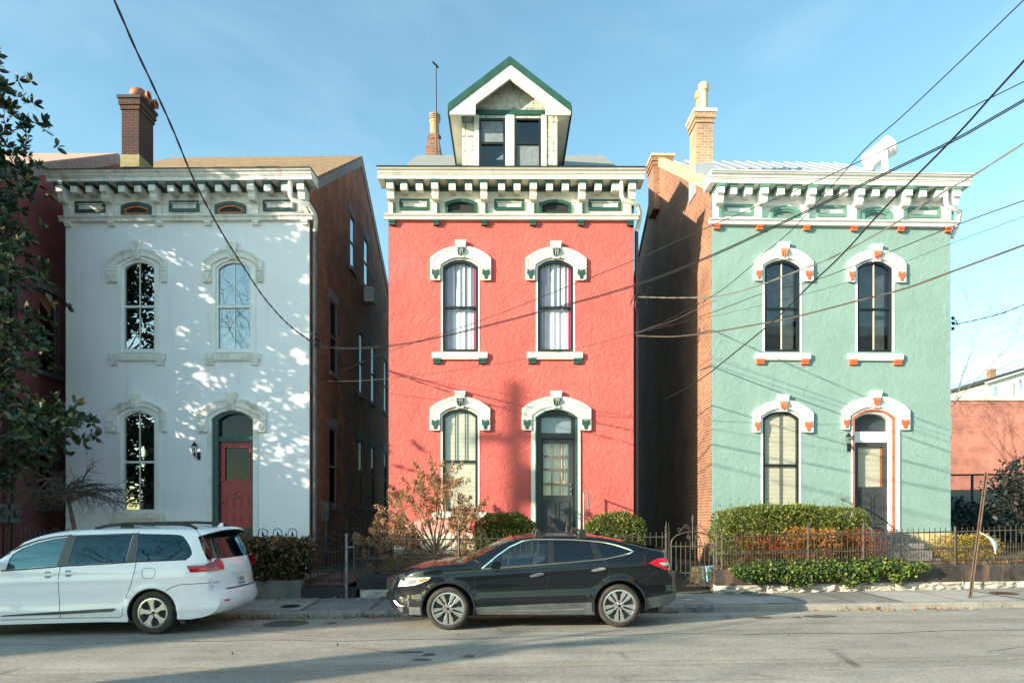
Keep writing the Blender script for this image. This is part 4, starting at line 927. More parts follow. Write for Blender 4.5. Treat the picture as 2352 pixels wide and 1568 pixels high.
# ------------------------------------------------------------------ cars: side skin y = f(x, z), lofted top, wheels
def carpaint(name, col, metal, rough=.28, coat=1.0, dust=None):
    m, nt, b = newmat(name); co = objco(nt)
    b.inputs['Metallic'].default_value = metal; b.inputs['Roughness'].default_value = rough; b.inputs['Specular IOR Level'].default_value = .1
    b.inputs['Coat Weight'].default_value = coat; b.inputs['Coat Roughness'].default_value = .02
    if dust:
        sx = nt.nodes.new('ShaderNodeSeparateXYZ'); nt.links.new(co, sx.inputs[0])
        r = ramp(nt, sx.outputs[2], [(.25, (.10, .10, .10)), (.75, (.008, .008, .008))])
        nf = mixrgb(nt, 1, r, ramp(nt, noise(nt, co, 7, 7, .7), [(.3, (.5, .5, .5)), (.7, (1.4, 1.4, 1.4))]), 'MULTIPLY')
        nt.links.new(mixrgb(nt, nf, col, dust), b.inputs['Base Color'])
        rr = mixrgb(nt, nf, (.015, .015, .015), (.2, .2, .2)); nt.links.new(rr, b.inputs['Coat Roughness'])
    else: b.inputs['Base Color'].default_value = c4(col)
    return m
M['paint_white'] = carpaint('white_paint', (.83, .855, .89), 0, .35, 1.0, (.60, .58, .54))
M['paint_black'] = carpaint('black_paint', (.003, .006, .009), 0, .35, .8, (.06, .06, .056))
M['cladding'] = pmat('grey_cladding', (.085, .10, .10), .5, .15, 6, metal=.2)
M['chrome'] = pmat('chrome', (.75, .76, .77), .12, .03, 4, metal=1)
M['alloy'] = pmat('alloy', (.60, .60, .60), .28, .05, 5, metal=.9)
M['alloy_dark'] = pmat('alloy_shadow', (.05, .05, .05), .5, .1, 5)
M['tyre'] = pmat('tyre', (.045, .041, .036), .85, .25, 5, .2, 60)
M['blacktrim'] = pmat('black_trim', (.012, .013, .014), .4, .1, 5)
M['pillar_grey'] = pmat('grey_pillar', (.055, .065, .07), .4, .1, 5)
M['tint'] = glassmat('tinted_glass', .03, (.05, .07, .08), 0)
M['privacy'] = glassmat('privacy_glass', .03, (.02, .045, .06), .03, 3, rcol=(.45, .8, .95))
M['vanfront'] = glassmat('van_front_glass', .10, (.12, .26, .31), .04, 3, rcol=(.45, .85, .95))
M['carclear'] = glassmat('car_glass', .05, (.72, .80, .80), 0)
M['red_lens'] = pmat('red_lens', (.62, .012, .025), .12, .1, 20, coat=1)
M['darkred_lens'] = pmat('dark_red_lens', (.32, .008, .016), .12, .1, 20, coat=1)
M['clear_lens'] = pmat('clear_lens', (.62, .66, .68), .08, .15, 14, coat=1)
M['amber_lens'] = pmat('amber_lens', (.75, .22, .02), .15, .1, 14, coat=1)
M['seat'] = pmat('dark_seat', (.035, .036, .038), .6, .1, 5)
def dense(pts, step):
    out = []
    for (a, b) in zip(pts[:-1], pts[1:]):
        n = max(1, int(math.hypot(b[0] - a[0], b[1] - a[1]) / step))
        for i in range(n): out.append(tuple(a[k] + (b[k] - a[k]) * i / n for k in range(2)))
    out.append(tuple(pts[-1])); return out
def smoothline(pts, it=2):
    for _ in range(it):
        q = [pts[0]]
        for a, b in zip(pts[:-1], pts[1:]):
            q += [(a[0] * .75 + b[0] * .25, a[1] * .75 + b[1] * .25), (a[0] * .25 + b[0] * .75, a[1] * .25 + b[1] * .75)]
        q.append(pts[-1]); pts = q
    return pts
def roundpoly(poly, it=2):
    for _ in range(it):
        q = []
        for a, b in zip(poly, poly[1:] + poly[:1]):
            q += [(a[0] * .8 + b[0] * .2, a[1] * .8 + b[1] * .2), (a[0] * .2 + b[0] * .8, a[1] * .2 + b[1] * .8)]
        poly = q
    return poly
class Car:
    def patch(s, name, poly, m, parent, off=0.0, holes=(), step=.08, sides=(-1, 1)):
        for sd_ in sides:
            loops = [list(poly)] + [list(h) for h in holes]; flat = [p for l in loops for p in l]
            tris = tessellate_polygon([[Vector((a, b, 0)) for a, b in l] for l in loops])
            bm = bmesh.new(); vs = [bm.verts.new((a, 0, b)) for a, b in flat]
            for t in tris:
                try: bm.faces.new([vs[i] for i in t])
                except ValueError: pass
            xs_ = [p[0] for p in flat]; zs_ = [p[1] for p in flat]
            for ax, lo, hi in ((0, min(xs_), max(xs_)), (2, min(zs_), max(zs_))):
                t = lo + step
                while t < hi:
                    co = [0, 0, 0]; no = [0, 0, 0]; co[ax] = t; no[ax] = 1
                    bmesh.ops.bisect_plane(bm, geom=bm.verts[:] + bm.edges[:] + bm.faces[:], plane_co=co, plane_no=no, dist=1e-5); t += step
            nrm = []; e = .006
            for v in bm.verts:
                x, z = v.co.x, v.co.z
                fx = (s.f(x + e, z) - s.f(x - e, z)) / (2 * e); fz = (s.f(x, z + e) - s.f(x, z - e)) / (2 * e)
                n = Vector((-fx, sd_, -fz)).normalized(); nrm.append(n)
                v.co.y = sd_ * (s.f(x, z) + off)
            for f in bm.faces:
                f.normal_update(); f.smooth = True
                if f.normal.y * sd_ < 0: f.normal_flip()
            me = bpy.data.meshes.new(name); bm.to_mesh(me); bm.free()
            me.normals_split_custom_set_from_vertices([tuple(n) for n in nrm])
            o = link_mesh(name, me, m, parent)
        return o
    def ribbon(s, name, line, width, m, parent, off=.004, closed=False, sides=(-1, 1)):
        pts = dense(list(line) + ([line[0]] if closed else []), .04)
        for sd_ in sides:
            b = MB(); vs = []
            for i, p in enumerate(pts):
                a, c = pts[max(i - 1, 0)], pts[min(i + 1, len(pts) - 1)]
                if closed and i in (0, len(pts) - 1): a, c = pts[-2], pts[1]
                dx, dz = c[0] - a[0], c[1] - a[1]; L = math.hypot(dx, dz) or 1; nx, nz = -dz / L * width / 2, dx / L * width / 2
                for q, o_ in ((1, -.012), (1, off), (-1, off), (-1, -.012)):
                    X, Z = p[0] + nx * q, p[1] + nz * q; vs.append((X, sd_ * (s.f(p[0], p[1]) + o_), Z))
            b.add(vs, [(4 * i + k, 4 * i + 4 + k, 4 * i + 5 + k, 4 * i + 1 + k) for i in range(len(pts) - 1) for k in range(3)])
            o = b.build(name, m, parent, smooth=True)
        return o
    def loft(s, name, line, m, parent, crown=.03, bulge=0.0, step=.06, n=18, off=0.0, smin=-1, smax=1):
        pts = dense(line, step); vs = []
        for (x, z) in pts:
            ye = s.f(x, z)
            bl = bulge(x, z) if callable(bulge) else bulge; cr = crown(x, z) if callable(crown) else crown
            for j in range(n + 1):
                q = smin + (smax - smin) * j / n; k = 1 - abs(q) ** 2.4
                vs.append((x + bl * k, q * ye, z + cr * k + off))
        fs = [(i * (n + 1) + j, i * (n + 1) + j + 1, (i + 1) * (n + 1) + j + 1, (i + 1) * (n + 1) + j) for i in range(len(pts) - 1) for j in range(n)]
        me = bpy.data.meshes.new(name); me.from_pydata(vs, [], fs); me.update()
        me.polygons.foreach_set('use_smooth', [True] * len(me.polygons)); return link_mesh(name, me, m, parent)
def archpts(cx, cz, r, zb, n=22, squash=1.0):
    """points of a wheel arch from right foot to left foot"""
    a0 = math.asin(max(-1, min(1, (zb - cz) / r)))
    return [(cx + r * math.cos(a0 + (math.pi - 2 * a0) * i / n), cz + r * math.sin(a0 + (math.pi - 2 * a0) * i / n) * 1.0) for i in range(n + 1)]
def wheel(parent, x, y, z, r, rr, kind, side, rot=0):
    w_ = .115
    o = MB().lathe([(rr + .005, -w_ * .86), (rr + .03, -w_), (r - .055, -w_ * 1.02), (r - .02, -w_ * .88), (r - .006, -w_ * .72), (r, -w_ * .5), (r, w_ * .7), (r - .02, w_ * .9), (rr, w_)], (0, 0, 0), 'y', 56, False).build('wheel', M['tyre'], parent, smooth=True)
    o.location = (x, y, z); o.rotation_euler = (0, 0, 0 if side < 0 else math.pi)
    MB().lathe([(rr + .004, -w_ * .80), (rr + .012, -w_ * .93), (rr - .012, -w_ * .95), (rr - .022, -w_ * .55), (rr - .03, .05)], (0, 0, 0), 'y', 48, False).build('rim', M['alloy'], o, smooth=True)
    MB().lathe([(rr - .01, -.01), (.01, -.012)], (0, 0, 0), 'y', 32).build('backing_disc', M['alloy_dark'], o)  # dark backing disc; shade behind the spokes is in its colour
    b = MB(); yf, yb = -w_ * .82, -w_ * .25
    for k in range(5):
        a = rot + 2 * math.pi * k / 5
        def rp(rad, tn): return (rad * math.cos(a) - tn * math.sin(a), rad * math.sin(a) + tn * math.cos(a))
        if kind == 'split':
            for sg in (-1, 1):
                p1 = [rp(.045, sg * .012), rp(.10, sg * .014), rp(rr - .012, sg * .014), rp(rr - .016, sg * .085), rp(rr * .62, sg * .068), rp(.10, sg * .040), rp(.05, sg * .034)]
                p0 = [rp(.045, sg * .006), rp(.10, sg * .004), rp(rr - .012, sg * .004), rp(rr - .012, sg * .100), rp(rr * .6, sg * .080), rp(.10, sg * .052), rp(.05, sg * .046)]
                b.prism(p0, 'y', yb, yf, p1)
        else:
            p1 = [rp(.05, -.035), rp(.12, -.030), rp(rr * .75, -.045), rp(rr - .012, -.075), rp(rr - .012, .075), rp(rr * .75, .045), rp(.12, .030), rp(.05, .035)]
            p0 = [rp(.05, -.045), rp(.12, -.042), rp(rr * .75, -.058), rp(rr - .012, -.092), rp(rr - .012, .092), rp(rr * .75, .058), rp(.12, .042), rp(.05, .045)]
            b.prism(p0, 'y', yb, yf, p1)
    b.lathe([(.085, yb), (.075, yf + .008), (.03, yf + .004), (.005, yf + .004)], (0, 0, 0), 'y', 20)
    b.build('spokes', M['alloy'], o, bevel=.003)
    b = MB(); b.lathe([(.028, yf + .02), (.026, yf - .004), (.003, yf - .006)], (0, 0, 0), 'y', 14)
    for k in range(5):
        a = rot + math.pi / 5 + 2 * math.pi * k / 5; b.lathe([(.013, yf + .03), (.012, yf - .003), (.002, yf - .004)], (.058 * math.cos(a), 0, .058 * math.sin(a)), 'y', 8)
    b.build('lug_nuts', M['blacktrim'], o)
    return o
# ---- black crossover (x = 0 at the front wheel, rear to the right)
K = Car(); S1 = 444.8
def k1(x, y): return ((x - 528) / S1, (858 - 23 * (x - 528) / 1244 - y) / S1)
top = smoothline([k1(*p) for p in ((212, 752), (150, 738), (118, 700), (108, 655), (112, 600), (128, 545), (150, 505), (172, 478), (205, 455), (260, 430), (350, 408), (450, 392), (560, 379), (655, 373))], 2)
glass1 = [k1(*p) for p in ((655, 373), (700, 350), (800, 300), (890, 252), (980, 213), (1040, 195))]
roof1 = smoothline([k1(*p) for p in ((1040, 195), (1100, 184), (1180, 176), (1280, 171), (1400, 170), (1500, 173), (1600, 180), (1700, 194), (1760, 205))], 1)
rglass1 = [k1(*p) for p in ((1760, 205), (1850, 224), (1950, 249), (2040, 272))]
tail1 = smoothline([k1(*p) for p in ((2040, 272), (2085, 278), (2128, 290), (2132, 310), (2128, 330), (2150, 370), (2170, 420), (2178, 470), (2186, 520), (2200, 560), (2202, 600), (2190, 640), (2160, 665), (2110, 680))], 2)
outline1 = top + glass1[1:] + roof1[1:] + rglass1[1:] + tail1[1:]
_ox = np.array([p[0] for p in outline1]); _oz = np.array([p[1] for p in outline1])
_um = np.maximum.accumulate(_ox); 
def ztop1(x): return float(np.interp(x, _um, _oz))
xf1, xr1 = min(_ox), max(_ox)
def f1(x, z):
    W = .925
    t = max(0, (xf1 + .95 - x) / .95); W -= .30 * t ** 2.6
    t = max(0, (x - (xr1 - .85)) / .85); W -= .20 * t ** 2.4
    belt = 1.0 + .06 * (x) / 2.8
    if z > belt: d = z - belt; W -= .26 * d + .35 * d * d
    if z < .62: d = .62 - z; W -= .18 * d * d
    # shoulder crease and scooped lower door
    W += .014 * math.exp(-((z - (.86 + .045 * x)) / .055) ** 2) - .016 * math.exp(-((z - (.62 + .02 * x)) / .10) ** 2)
    # arch flares
    for cx, cz in ((0, .349), (2.797, .349)):
        d = math.hypot(x - cx, z - cz); W += .022 * math.exp(-((d - .44) / .05) ** 2)
    d = ztop1(x) - z; r = .07
    if d < r: d = max(d, 0); W -= r - math.sqrt(max(0, r * r - (r - d) ** 2))
    return W
K.f = f1
zb1 = .235
bottom = [k1(1955, 705)] + archpts(2.797, .35, .425, .24) + [k1(1590, 742), k1(740, 745)] + archpts(0, .35, .425, .22) + [k1(330, 752)]
zr0 = zroad(-1.04, 11.1)
car1 = empty('parked_car', (-1.04, 11.1 + .93, zr0), 'black crossover car parked in the sun before the coral red house', 'car')
car1.rotation_euler = (0, -math.atan(.0165), 0)
win_f = roundpoly([k1(*p) for p in ((805, 402), (1256, 372), (1262, 206), (1150, 206), (1075, 219), (985, 262), (890, 326))], 1)
win_r = roundpoly([k1(*p) for p in ((1302, 366), (1590, 342), (1592, 290), (1562, 214), (1440, 206), (1306, 205))], 1)
win_q = roundpoly([k1(*p) for p in ((1662, 331), (1780, 308), (1868, 287), (1800, 257), (1700, 232), (1604, 219))], 1)
body = K.patch('body', outline1 + bottom, M['paint_black'], car1, 0, (win_f, win_r, win_q))
for p_, m_ in ((win_f, 'carclear'), (win_r, 'tint'), (win_q, 'tint')): K.patch('side_window', p_, M[m_], car1, -.012)
dl = [k1(*p) for p in ((775, 412), (1000, 396), (1270, 375), (1450, 361), (1660, 340), (1780, 317), (1852, 298), (1880, 283), (1840, 266), (1760, 240), (1680, 222), (1590, 211), (1450, 202), (1290, 199), (1150, 201), (1075, 213), (980, 256), (890, 318), (775, 412))]
K.ribbon('chrome_trim', dl, .020, M['chrome'], car1, .006)
K.patch('pillar', [k1(*p) for p in ((1258, 372), (1302, 366), (1304, 205), (1264, 206))], M['blacktrim'], car1, .003)
K.patch('pillar', [k1(*p) for p in ((1592, 341), (1660, 331), (1604, 222), (1566, 214))], M['blacktrim'], car1, .003)
for ln in (((775, 412), (740, 455), (724, 520), (728, 600), (745, 680), (768, 742)), ((1272, 375), (1262, 440), (1246, 560), (1244, 690), (1256, 735)), ((1662, 338), (1692, 390), (1698, 440), (1694, 500)), ((1600, 216), (1662, 338)), ((730, 350), (790, 385), (775, 412)), ((335, 525), (372, 550)), ((1885, 528), (2000, 470), (2055, 420))):
    K.ribbon('panel_seam', [k1(*p) for p in ln], .011, M['blacktrim'], car1, .0015)
K.ribbon('panel_seam', roundpoly([k1(*p) for p in ((1742, 366), (1822, 366), (1824, 436), (1744, 440))], 2), .007, M['blacktrim'], car1, .0015, True)
K.patch('cladding', [k1(*p) for p in ((728, 690), (1244, 662), (1592, 650), (1590, 741), (740, 744))], M['cladding'], car1, .005)
K.patch('cladding', [k1(*p) for p in ((1960, 622), (2190, 590), (2196, 640), (2165, 662), (2112, 678), (1960, 702))], M['cladding'], car1, .005)
K.patch('cladding', [k1(*p) for p in ((236, 694), (330, 692), (330, 750), (215, 750), (160, 738), (135, 712))], M['cladding'], car1, .005)
K.patch('sill_strip', [k1(*p) for p in ((784, 724), (800, 714), (1245, 706), (1500, 695), (1528, 702), (1500, 708), (1245, 718))], M['chrome'], car1, .012)
hl = [k1(*p) for p in ((147, 556), (165, 515), (188, 486), (300, 478), (410, 472), (392, 492), (350, 512), (290, 534))]
K.patch('headlight', hl, M['clear_lens'], car1, .006); K.patch('headlight_amber', [k1(*p) for p in ((318, 507), (326, 488), (404, 478), (372, 495), (345, 507))], M['amber_lens'], car1, .010)
K.patch('headlight_reflector', [k1(*p) for p in ((172, 545), (190, 500), (222, 496), (205, 540))], M['chrome'], car1, .009)
K.patch('headlight_reflector', [k1(*p) for p in ((228, 536), (242, 496), (300, 490), (292, 522))], M['alloy'], car1, .009)
K.patch('fog_light', roundpoly([k1(*p) for p in ((140, 648), (160, 636), (225, 634), (234, 660), (232, 682), (180, 684))], 1), M['blacktrim'], car1, .004)
K.patch('fog_lens', roundpoly([k1(*p) for p in ((178, 645), (208, 645), (210, 672), (180, 672))], 2), M['clear_lens'], car1, .008)
K.ribbon('bumper_trim', [k1(*p) for p in ((114, 662), (140, 688), (180, 698), (232, 697), (236, 660), (226, 634), (160, 636))], .022, M['alloy'], car1, .008)
tl = [k1(*p) for p in ((1986, 366), (2060, 336), (2124, 330), (2148, 362), (2170, 424), (2120, 420), (2050, 392))]
K.patch('taillight', tl, M['red_lens'], car1, .008); K.patch('taillight_clear', [k1(*p) for p in ((2066, 366), (2140, 360), (2158, 388), (2100, 388))], M['clear_lens'], car1, .012)
fb = lambda x, z: -.17 * max(0, min(1, (xf1 + .9 - x) / .9)) ** .8
body_top = K.loft('hood', top, M['paint_black'], car1, lambda x, z: .05 * min(1, max(0, (x - xf1) / .5)), fb)
K.loft('windshield', glass1, M['carclear'], car1, .035, -.10)
K.loft('roof', roof1, M['paint_black'], car1, .035, lambda x, z: -.06 * max(0, 1 - (x - roof1[0][0]) / .5))
K.loft('rear_window', rglass1, M['tint'], car1, .035, .02)
K.loft('tailgate', tail1, M['paint_black'], car1, lambda x, z: .03 if z > 1.1 else 0, lambda x, z: .12)
MB().box(k1(172, 0)[0] - .28, k1(190, 0)[0] - .1, -.42, .42, .62, .82).build('grille', M['blacktrim'], car1)
MB().box(xf1 - .19, xf1 - .15, -.26, .26, .44, .56).build('plate_holder', M['blacktrim'], car1)
b = MB(); b.box(-.62, 3.55, -.70, .70, .20, .36); b.box(-.5, -.42, -.70, .70, .3, .7); b.box(.42, 2.36, -.76, .76, .22, .45); b.box(3.24, 3.4, -.7, .7, .3, .7); b.box(-.45, .45, -.62, .62, .3, .75); b.box(2.35, 3.25, -.62, .62, .3, .75)
b.build('underbody', M['dark'], car1)
b = MB()
for yy in (-.36, .36):
    for xx, h0 in ((1.28, .0), (2.3, .0)):
        b.prism([(xx, .5), (xx + .16, .5), (xx + .34, 1.16), (xx + .22, 1.18), (xx + .10, .75)], 'y', yy - .24, yy + .24)
        b.prism(roundpoly([(xx + .22, 1.2), (xx + .33, 1.2), (xx + .40, 1.42), (xx + .28, 1.44)], 2), 'y', yy - .13, yy + .13)
    b.box(.9, 1.4, yy - .24, yy + .24, .42, .58); b.box(1.95, 2.4, yy - .24, yy + .24, .42, .58)
b.prism([(.45, .5), (.45, .98), (.75, 1.0), (.86, .9), (.86, .6)], 'y', -.72, .72)
b.build('seats', M['seat'], car1)
MB().tube([(.98 + .05 * math.sin(t), -.36 + .18 * math.cos(t), .98 + .18 * math.sin(t)) for t in np.linspace(0, 6.28, 20)], .016, 6).build('steering_wheel', M['seat'], car1, smooth=True)
b = MB(); b.prism(roundpoly([k1(*p) for p in ((842, 362), (870, 346), (918, 348), (920, 402), (880, 408), (848, 404))], 2), 'y', -1.12, -.97); mo = b.build('wing_mirror', M['paint_black'], car1, bevel=.015)
MB().box(k1(870, 0)[0], k1(892, 0)[0], -.98, -.84, k1(0, 410)[1] + .0, k1(0, 392)[1]).build('mirror_arm', M['paint_black'], mo)
b = MB(); b.prism(roundpoly([k1(*p) for p in ((842, 362), (870, 346), (918, 348), (920, 402), (880, 408), (848, 404))], 2), 'y', .97, 1.12); b.build('wing_mirror', M['paint_black'], car1, bevel=.015)
for (xa, ya), (xb, yb) in (((1118, 462), (1235, 446)), ((1564, 422), (1680, 408))):
    (a, z0), (c, z1) = k1(xa, ya), k1(xb, yb)
    K.patch('door_handle', roundpoly([(a, z0), (a + .05, z0 - .02), (c - .04, z1 - .018), (c, z1), (c - .05, z1 + .025), (a + .04, z0 + .028)], 2), M['chrome'], car1, .03, step=.05)
    K.patch('handle_recess', roundpoly([(a + .03, z0 - .03), (c - .05, z1 - .035), (c - .03, z1 + .03), (a + .05, z0 + .035)], 2), M['blacktrim'], car1, .001, step=.05)
for xc in (1188, 1508):
    (xa, za) = k1(xc, 178)
    for sgn in (-1, 1):
        yb = sgn * (f1(xa, ztop1(xa) - .05) - .03)
        b = MB(); b.prism([(xa - .07, ztop1(xa) - .05), (xa + .10, ztop1(xa) - .05), (xa + .055, ztop1(xa) + .105), (xa + .02, ztop1(xa) + .12), (xa - .02, ztop1(xa) + .115)], 'y', yb - .035, yb + .035)
        b.build('rack_foot', M['blacktrim'], car1, bevel=.012)
    MB().box(xa - .03, xa + .05, -.6, .6, ztop1(xa) + .075, ztop1(xa) + .10).build('rack_bar', M['blacktrim'], car1)
fx = k1(1640, 0)[0]; MB().prism([(fx - .08, ztop1(fx) + .02), (fx + .13, ztop1(fx) + .01), (fx + .10, ztop1(fx) + .085), (fx + .06, ztop1(fx) + .085)], 'y', -.02, .02).build('aerial_fin', M['paint_black'], car1)
for x in (0, 2.797):
    for sgn in (-1, 1): wheel(car1, x, sgn * .80, .352, .352, .255, 'split', sgn, -math.pi / 2 + (.0 if x else .02))
for cx in (0, 2.797): K.ribbon('arch_lip', archpts(cx, .35, .437, .26), .03, M['blacktrim'], car1, .004)
b = MB(); b.box(-.46, -.44, -.5, -.46, .1, .22); b.build('tow_tab', M['brown_iron'], car1)
# ---- white minivan (x = 0 at the rear wheel, front out of the picture to the left)
V = Car(); S2 = 525.7
def k2(x, y): return ((x - 1303) / S2, (1140 - .018 * (x - 1303) - y) / S2)
vfront = smoothline([(-3.95, .30), (-4.02, .50), (-4.0, .72), (-3.9, .88), (-3.6, .98), (-3.1, 1.07), (-2.78, 1.12)], 2)
vglass = [(-2.78, 1.12), (-2.4, 1.36)] + [k2(*p) for p in ((150, 350), (230, 315))]
vroof = smoothline([k2(*p) for p in ((230, 315), (300, 292), (450, 262), (600, 248), (800, 240), (1000, 236), (1300, 234), (1500, 237), (1640, 244))], 1)
vspo = [k2(1640, 244), (k2(1640, 244)[0] + .20, 1.685), (k2(1640, 244)[0] + .245, 1.64)]
sx_ = vspo[-1][0]
vrg = [(sx_, 1.64), (.70, 1.58), (.79, 1.38), (.88, 1.20)]
vtg = smoothline([(.88, 1.20), (.93, 1.10), (.95, .95), (.94, .80), (.955, .72)], 1)
vbm = smoothline([(.955, .72), (1.03, .70), (1.06, .60), (1.05, .46), (.99, .36), (.88, .28), (.6, .24)], 2)
outline2 = vfront + vglass[1:] + vroof[1:] + vspo[1:] + vrg[1:] + vtg[1:] + vbm[1:]
_ox2 = np.array([p[0] for p in outline2]); _oz2 = np.array([p[1] for p in outline2]); k_ = int(np.argmax(_ox2)); _um2 = np.maximum.accumulate(_ox2[:k_ + 1]); _oz2u = _oz2[:k_ + 1]
def ztop2(x): return float(np.interp(x, _um2, _oz2u))
xf2, xr2 = min(_ox2), max(_ox2)
def f2(x, z):
    W = .975
    t = max(0, (xf2 + 1.1 - x) / 1.1); W -= .32 * t ** 2.4
    t = max(0, (x - (xr2 - .55)) / .55); W -= .13 * t ** 2.2
    belt = 1.06
    if z > belt: d = z - belt; W -= .20 * d + .16 * d * d
    if z < .6: d = .6 - z; W -= .25 * d * d
    W += .012 * math.exp(-((z - (.92 + .01 * x)) / .05) ** 2) - .014 * math.exp(-((z - .60) / .12) ** 2) + .010 * math.exp(-((z - .40) / .05) ** 2)
    for cx in (0, -3.03):
        d = math.hypot(x - cx, z - .355); W += .014 * math.exp(-((d - .43) / .04) ** 2)
    d = ztop2(x) - z; r = .075
    if d < r: d = max(d, 0); W -= r - math.sqrt(max(0, r * r - (r - d) ** 2))
    return W
V.f = f2
bot2 = [k2(1520, 1008)] + archpts(0, .355, .405, .26) + [k2(1085, 1032), k2(900, 1030), k2(0, 1055), (-2.55, .22)] + archpts(-3.03, .355, .405, .25) + [(-3.5, .25)]
zv = zroad(-5.85, 11.1)
van = empty('minivan', (-5.85, 11.1 + .975, zv), 'white minivan with dark rear windows parked in the shade at the left', 'minivan'); van.rotation_euler = (0, -math.atan(.018), 0)
wf = roundpoly([k2(*p) for p in ((-60, 566), (60, 560), (520, 547), (540, 308), (430, 322), (300, 348), (180, 385), (60, 440), (-40, 500))], 1)
wf = [k2(*p) for p in ((58, 582), (484, 550), (540, 308), (430, 322), (300, 352), (180, 398), (100, 448), (74, 490))]
wm = [k2(*p) for p in ((580, 544), (1078, 516), (1106, 290), (900, 292), (615, 302))]
wq = roundpoly([k2(*p) for p in ((1170, 511), (1172, 511), (1560, 494), (1615, 490), (1644, 450), (1615, 380), (1550, 300), (1500, 284), (1157, 277), (1155, 277))], 1)
V.patch('body', outline2 + bot2, M['paint_white'], van, 0, (wf, wm, wq))
V.patch('side_window', wf, M['vanfront'], van, -.012); V.patch('side_window', wm, M['privacy'], van, -.010); V.patch('side_window', wq, M['privacy'], van, -.006)
V.patch('pillar', [k2(*p) for p in ((486, 550), (578, 544), (614, 302), (1104, 290), (1150, 278), (1152, 270), (590, 290), (545, 296), (540, 308))], M['pillar_grey'], van, .003)
V.patch('pillar', [k2(*p) for p in ((1080, 516), (1170, 512), (1153, 278), (1110, 288))], M['pillar_grey'], van, .003)
V.ribbon('window_seal', [k2(*p) for p in ((20, 592), (300, 573), (560, 551), (900, 533), (1170, 515), (1400, 506), (1600, 496))], .022, M['blacktrim'], van, .004)
V.ribbon('window_seal', [k2(*p) for p in ((20, 470), (70, 428), (180, 378), (300, 335), (430, 308), (580, 292))], .034, M['pillar_grey'], van, .004)
for ln in (((582, 262), (584, 288)), ((527, 556), (512, 640), (508, 760), (515, 1000)), ((1152, 240), (1158, 400), (1170, 512), (1165, 580), (1140, 680), (1090, 800), (1058, 900), (1045, 975), (1020, 990), (515, 998), (0, 1014)), ((1418, 768), (1480, 730), (1550, 710), (1700, 702), (1842, 694))):
    V.ribbon('panel_seam', [k2(*p) for p in ln], .011, M['pillar_grey'], van, .0015)
V.ribbon('panel_seam', [k2(*p) for p in ((1640, 248), (1700, 300), (1750, 380), (1790, 450), (1800, 490))], .012, M['pillar_grey'], van, .0015)
V.ribbon('panel_seam', roundpoly([k2(*p) for p in ((1225, 570), (1336, 566), (1338, 652), (1226, 657))], 2), .008, M['pillar_grey'], van, .0015, True)
V.patch('side_moulding', [k2(*p) for p in ((0, 984), (30, 972), (515, 938), (980, 910), (1000, 914), (970, 938), (515, 964))], M['cladding'], van, .012)
for xa, xb, yy in ((360, 487, 628), (535, 662, 617)):
    (a, z0), (c, z1) = k2(xa, yy), k2(xb, yy - 5)
    V.patch('door_handle', roundpoly([(a, z0 - .022), (c, z1 - .012), (c, z1 + .026), (a, z0 + .018)], 2), M['paint_white'], van, .035, step=.05)
    V.patch('handle_recess', roundpoly([(a + .06, z0 - .055), (a + .17, z0 - .05), (a + .17, z0 + .055), (a + .06, z0 + .06)], 2), M['slab_pale'], van, .0015, step=.05)
V.patch('taillight', [k2(*p) for p in ((1604, 548), (1750, 546), (1805, 500), (1825, 488), (1842, 520), (1842, 598), (1640, 606))], M['darkred_lens'], van, .008)
V.patch('taillight_clear', [k2(*p) for p in ((1610, 545), (1750, 527), (1790, 490), (1818, 487), (1800, 520), (1750, 546))], M['clear_lens'], van, .012)
V.patch('taillight_red', [k2(*p) for p in ((1640, 575), (1838, 560), (1840, 590), (1660, 600))], M['red_lens'], van, .011)
fbv = lambda x, z: -.2 * max(0, min(1, (xf2 + 1.0 - x) / 1.0))
rbv = lambda x, z: .13 * max(0, min(1, (x - .55) / .3))
V.loft('hood', vfront, M['paint_white'], van, .05, fbv); V.loft('windshield', vglass, M['vanfront'], van, .04, -.14)
V.loft('roof', vroof, M['paint_white'], van, .045, lambda x, z: -.09 * max(0, 1 - (x - vroof[0][0]) / .8))
V.loft('spoiler', vspo, M['paint_white'], van, .045, .05)
V.loft('rear_window', vrg, M['privacy'], van, lambda x, z: .02 * (z > 1.6), lambda x, z: .10)
V.loft('tailgate', vtg, M['paint_white'], van, 0, .13); V.loft('rear_bumper', vbm, M['paint_white'], van, 0, .13)
def rearpanel(name, z0, z1, q0, q1, m, off):
    rows = []; lines = vrg + vtg[1:] + vbm[1:8]; zz = np.array([p[1] for p in lines]); xx = np.array([p[0] for p in lines]); o_ = np.argsort(zz)
    b = MB(); n = 12; vs = []
    for i in range(5):
        z = z0 + (z1 - z0) * i / 4; x = float(np.interp(z, zz[o_], xx[o_])); ye = f2(x, z)
        bl = .10 if z > 1.2 else .13
        for j in range(n + 1):
            q = q0 + (q1 - q0) * j / n; vs.append((x + bl * (1 - abs(q) ** 2.4) + off, q * ye, z))
    return b.add(vs, [(i * (n + 1) + j, i * (n + 1) + j + 1, (i + 1) * (n + 1) + j + 1, (i + 1) * (n + 1) + j) for i in range(4) for j in range(n)]).build(name, m, van, smooth=True)
for sg in (-1, 1): rearpanel('taillight', 1.02, 1.20, sg * .70, sg * .985, M['red_lens'], .012)
tp = rearpanel('plate_trim', .93, .975, -.42, .42, M['paint_white'], .035)
npl = rearpanel('number_plate', .73, .89, -.17, .17, M['bright'], .012)
rearpanel('plate_band', .735, .765, -.165, .165, M['blue_plate'] if 'blue_plate' in M else pmat('plate_blue', (.08, .22, .36), .5), .016)
rearpanel('plate_field', .78, .85, -.12, .12, M['slab_mid'], .014)
rearpanel('bumper_top', .695, .712, -.8, .8, M['blacktrim'], .02)
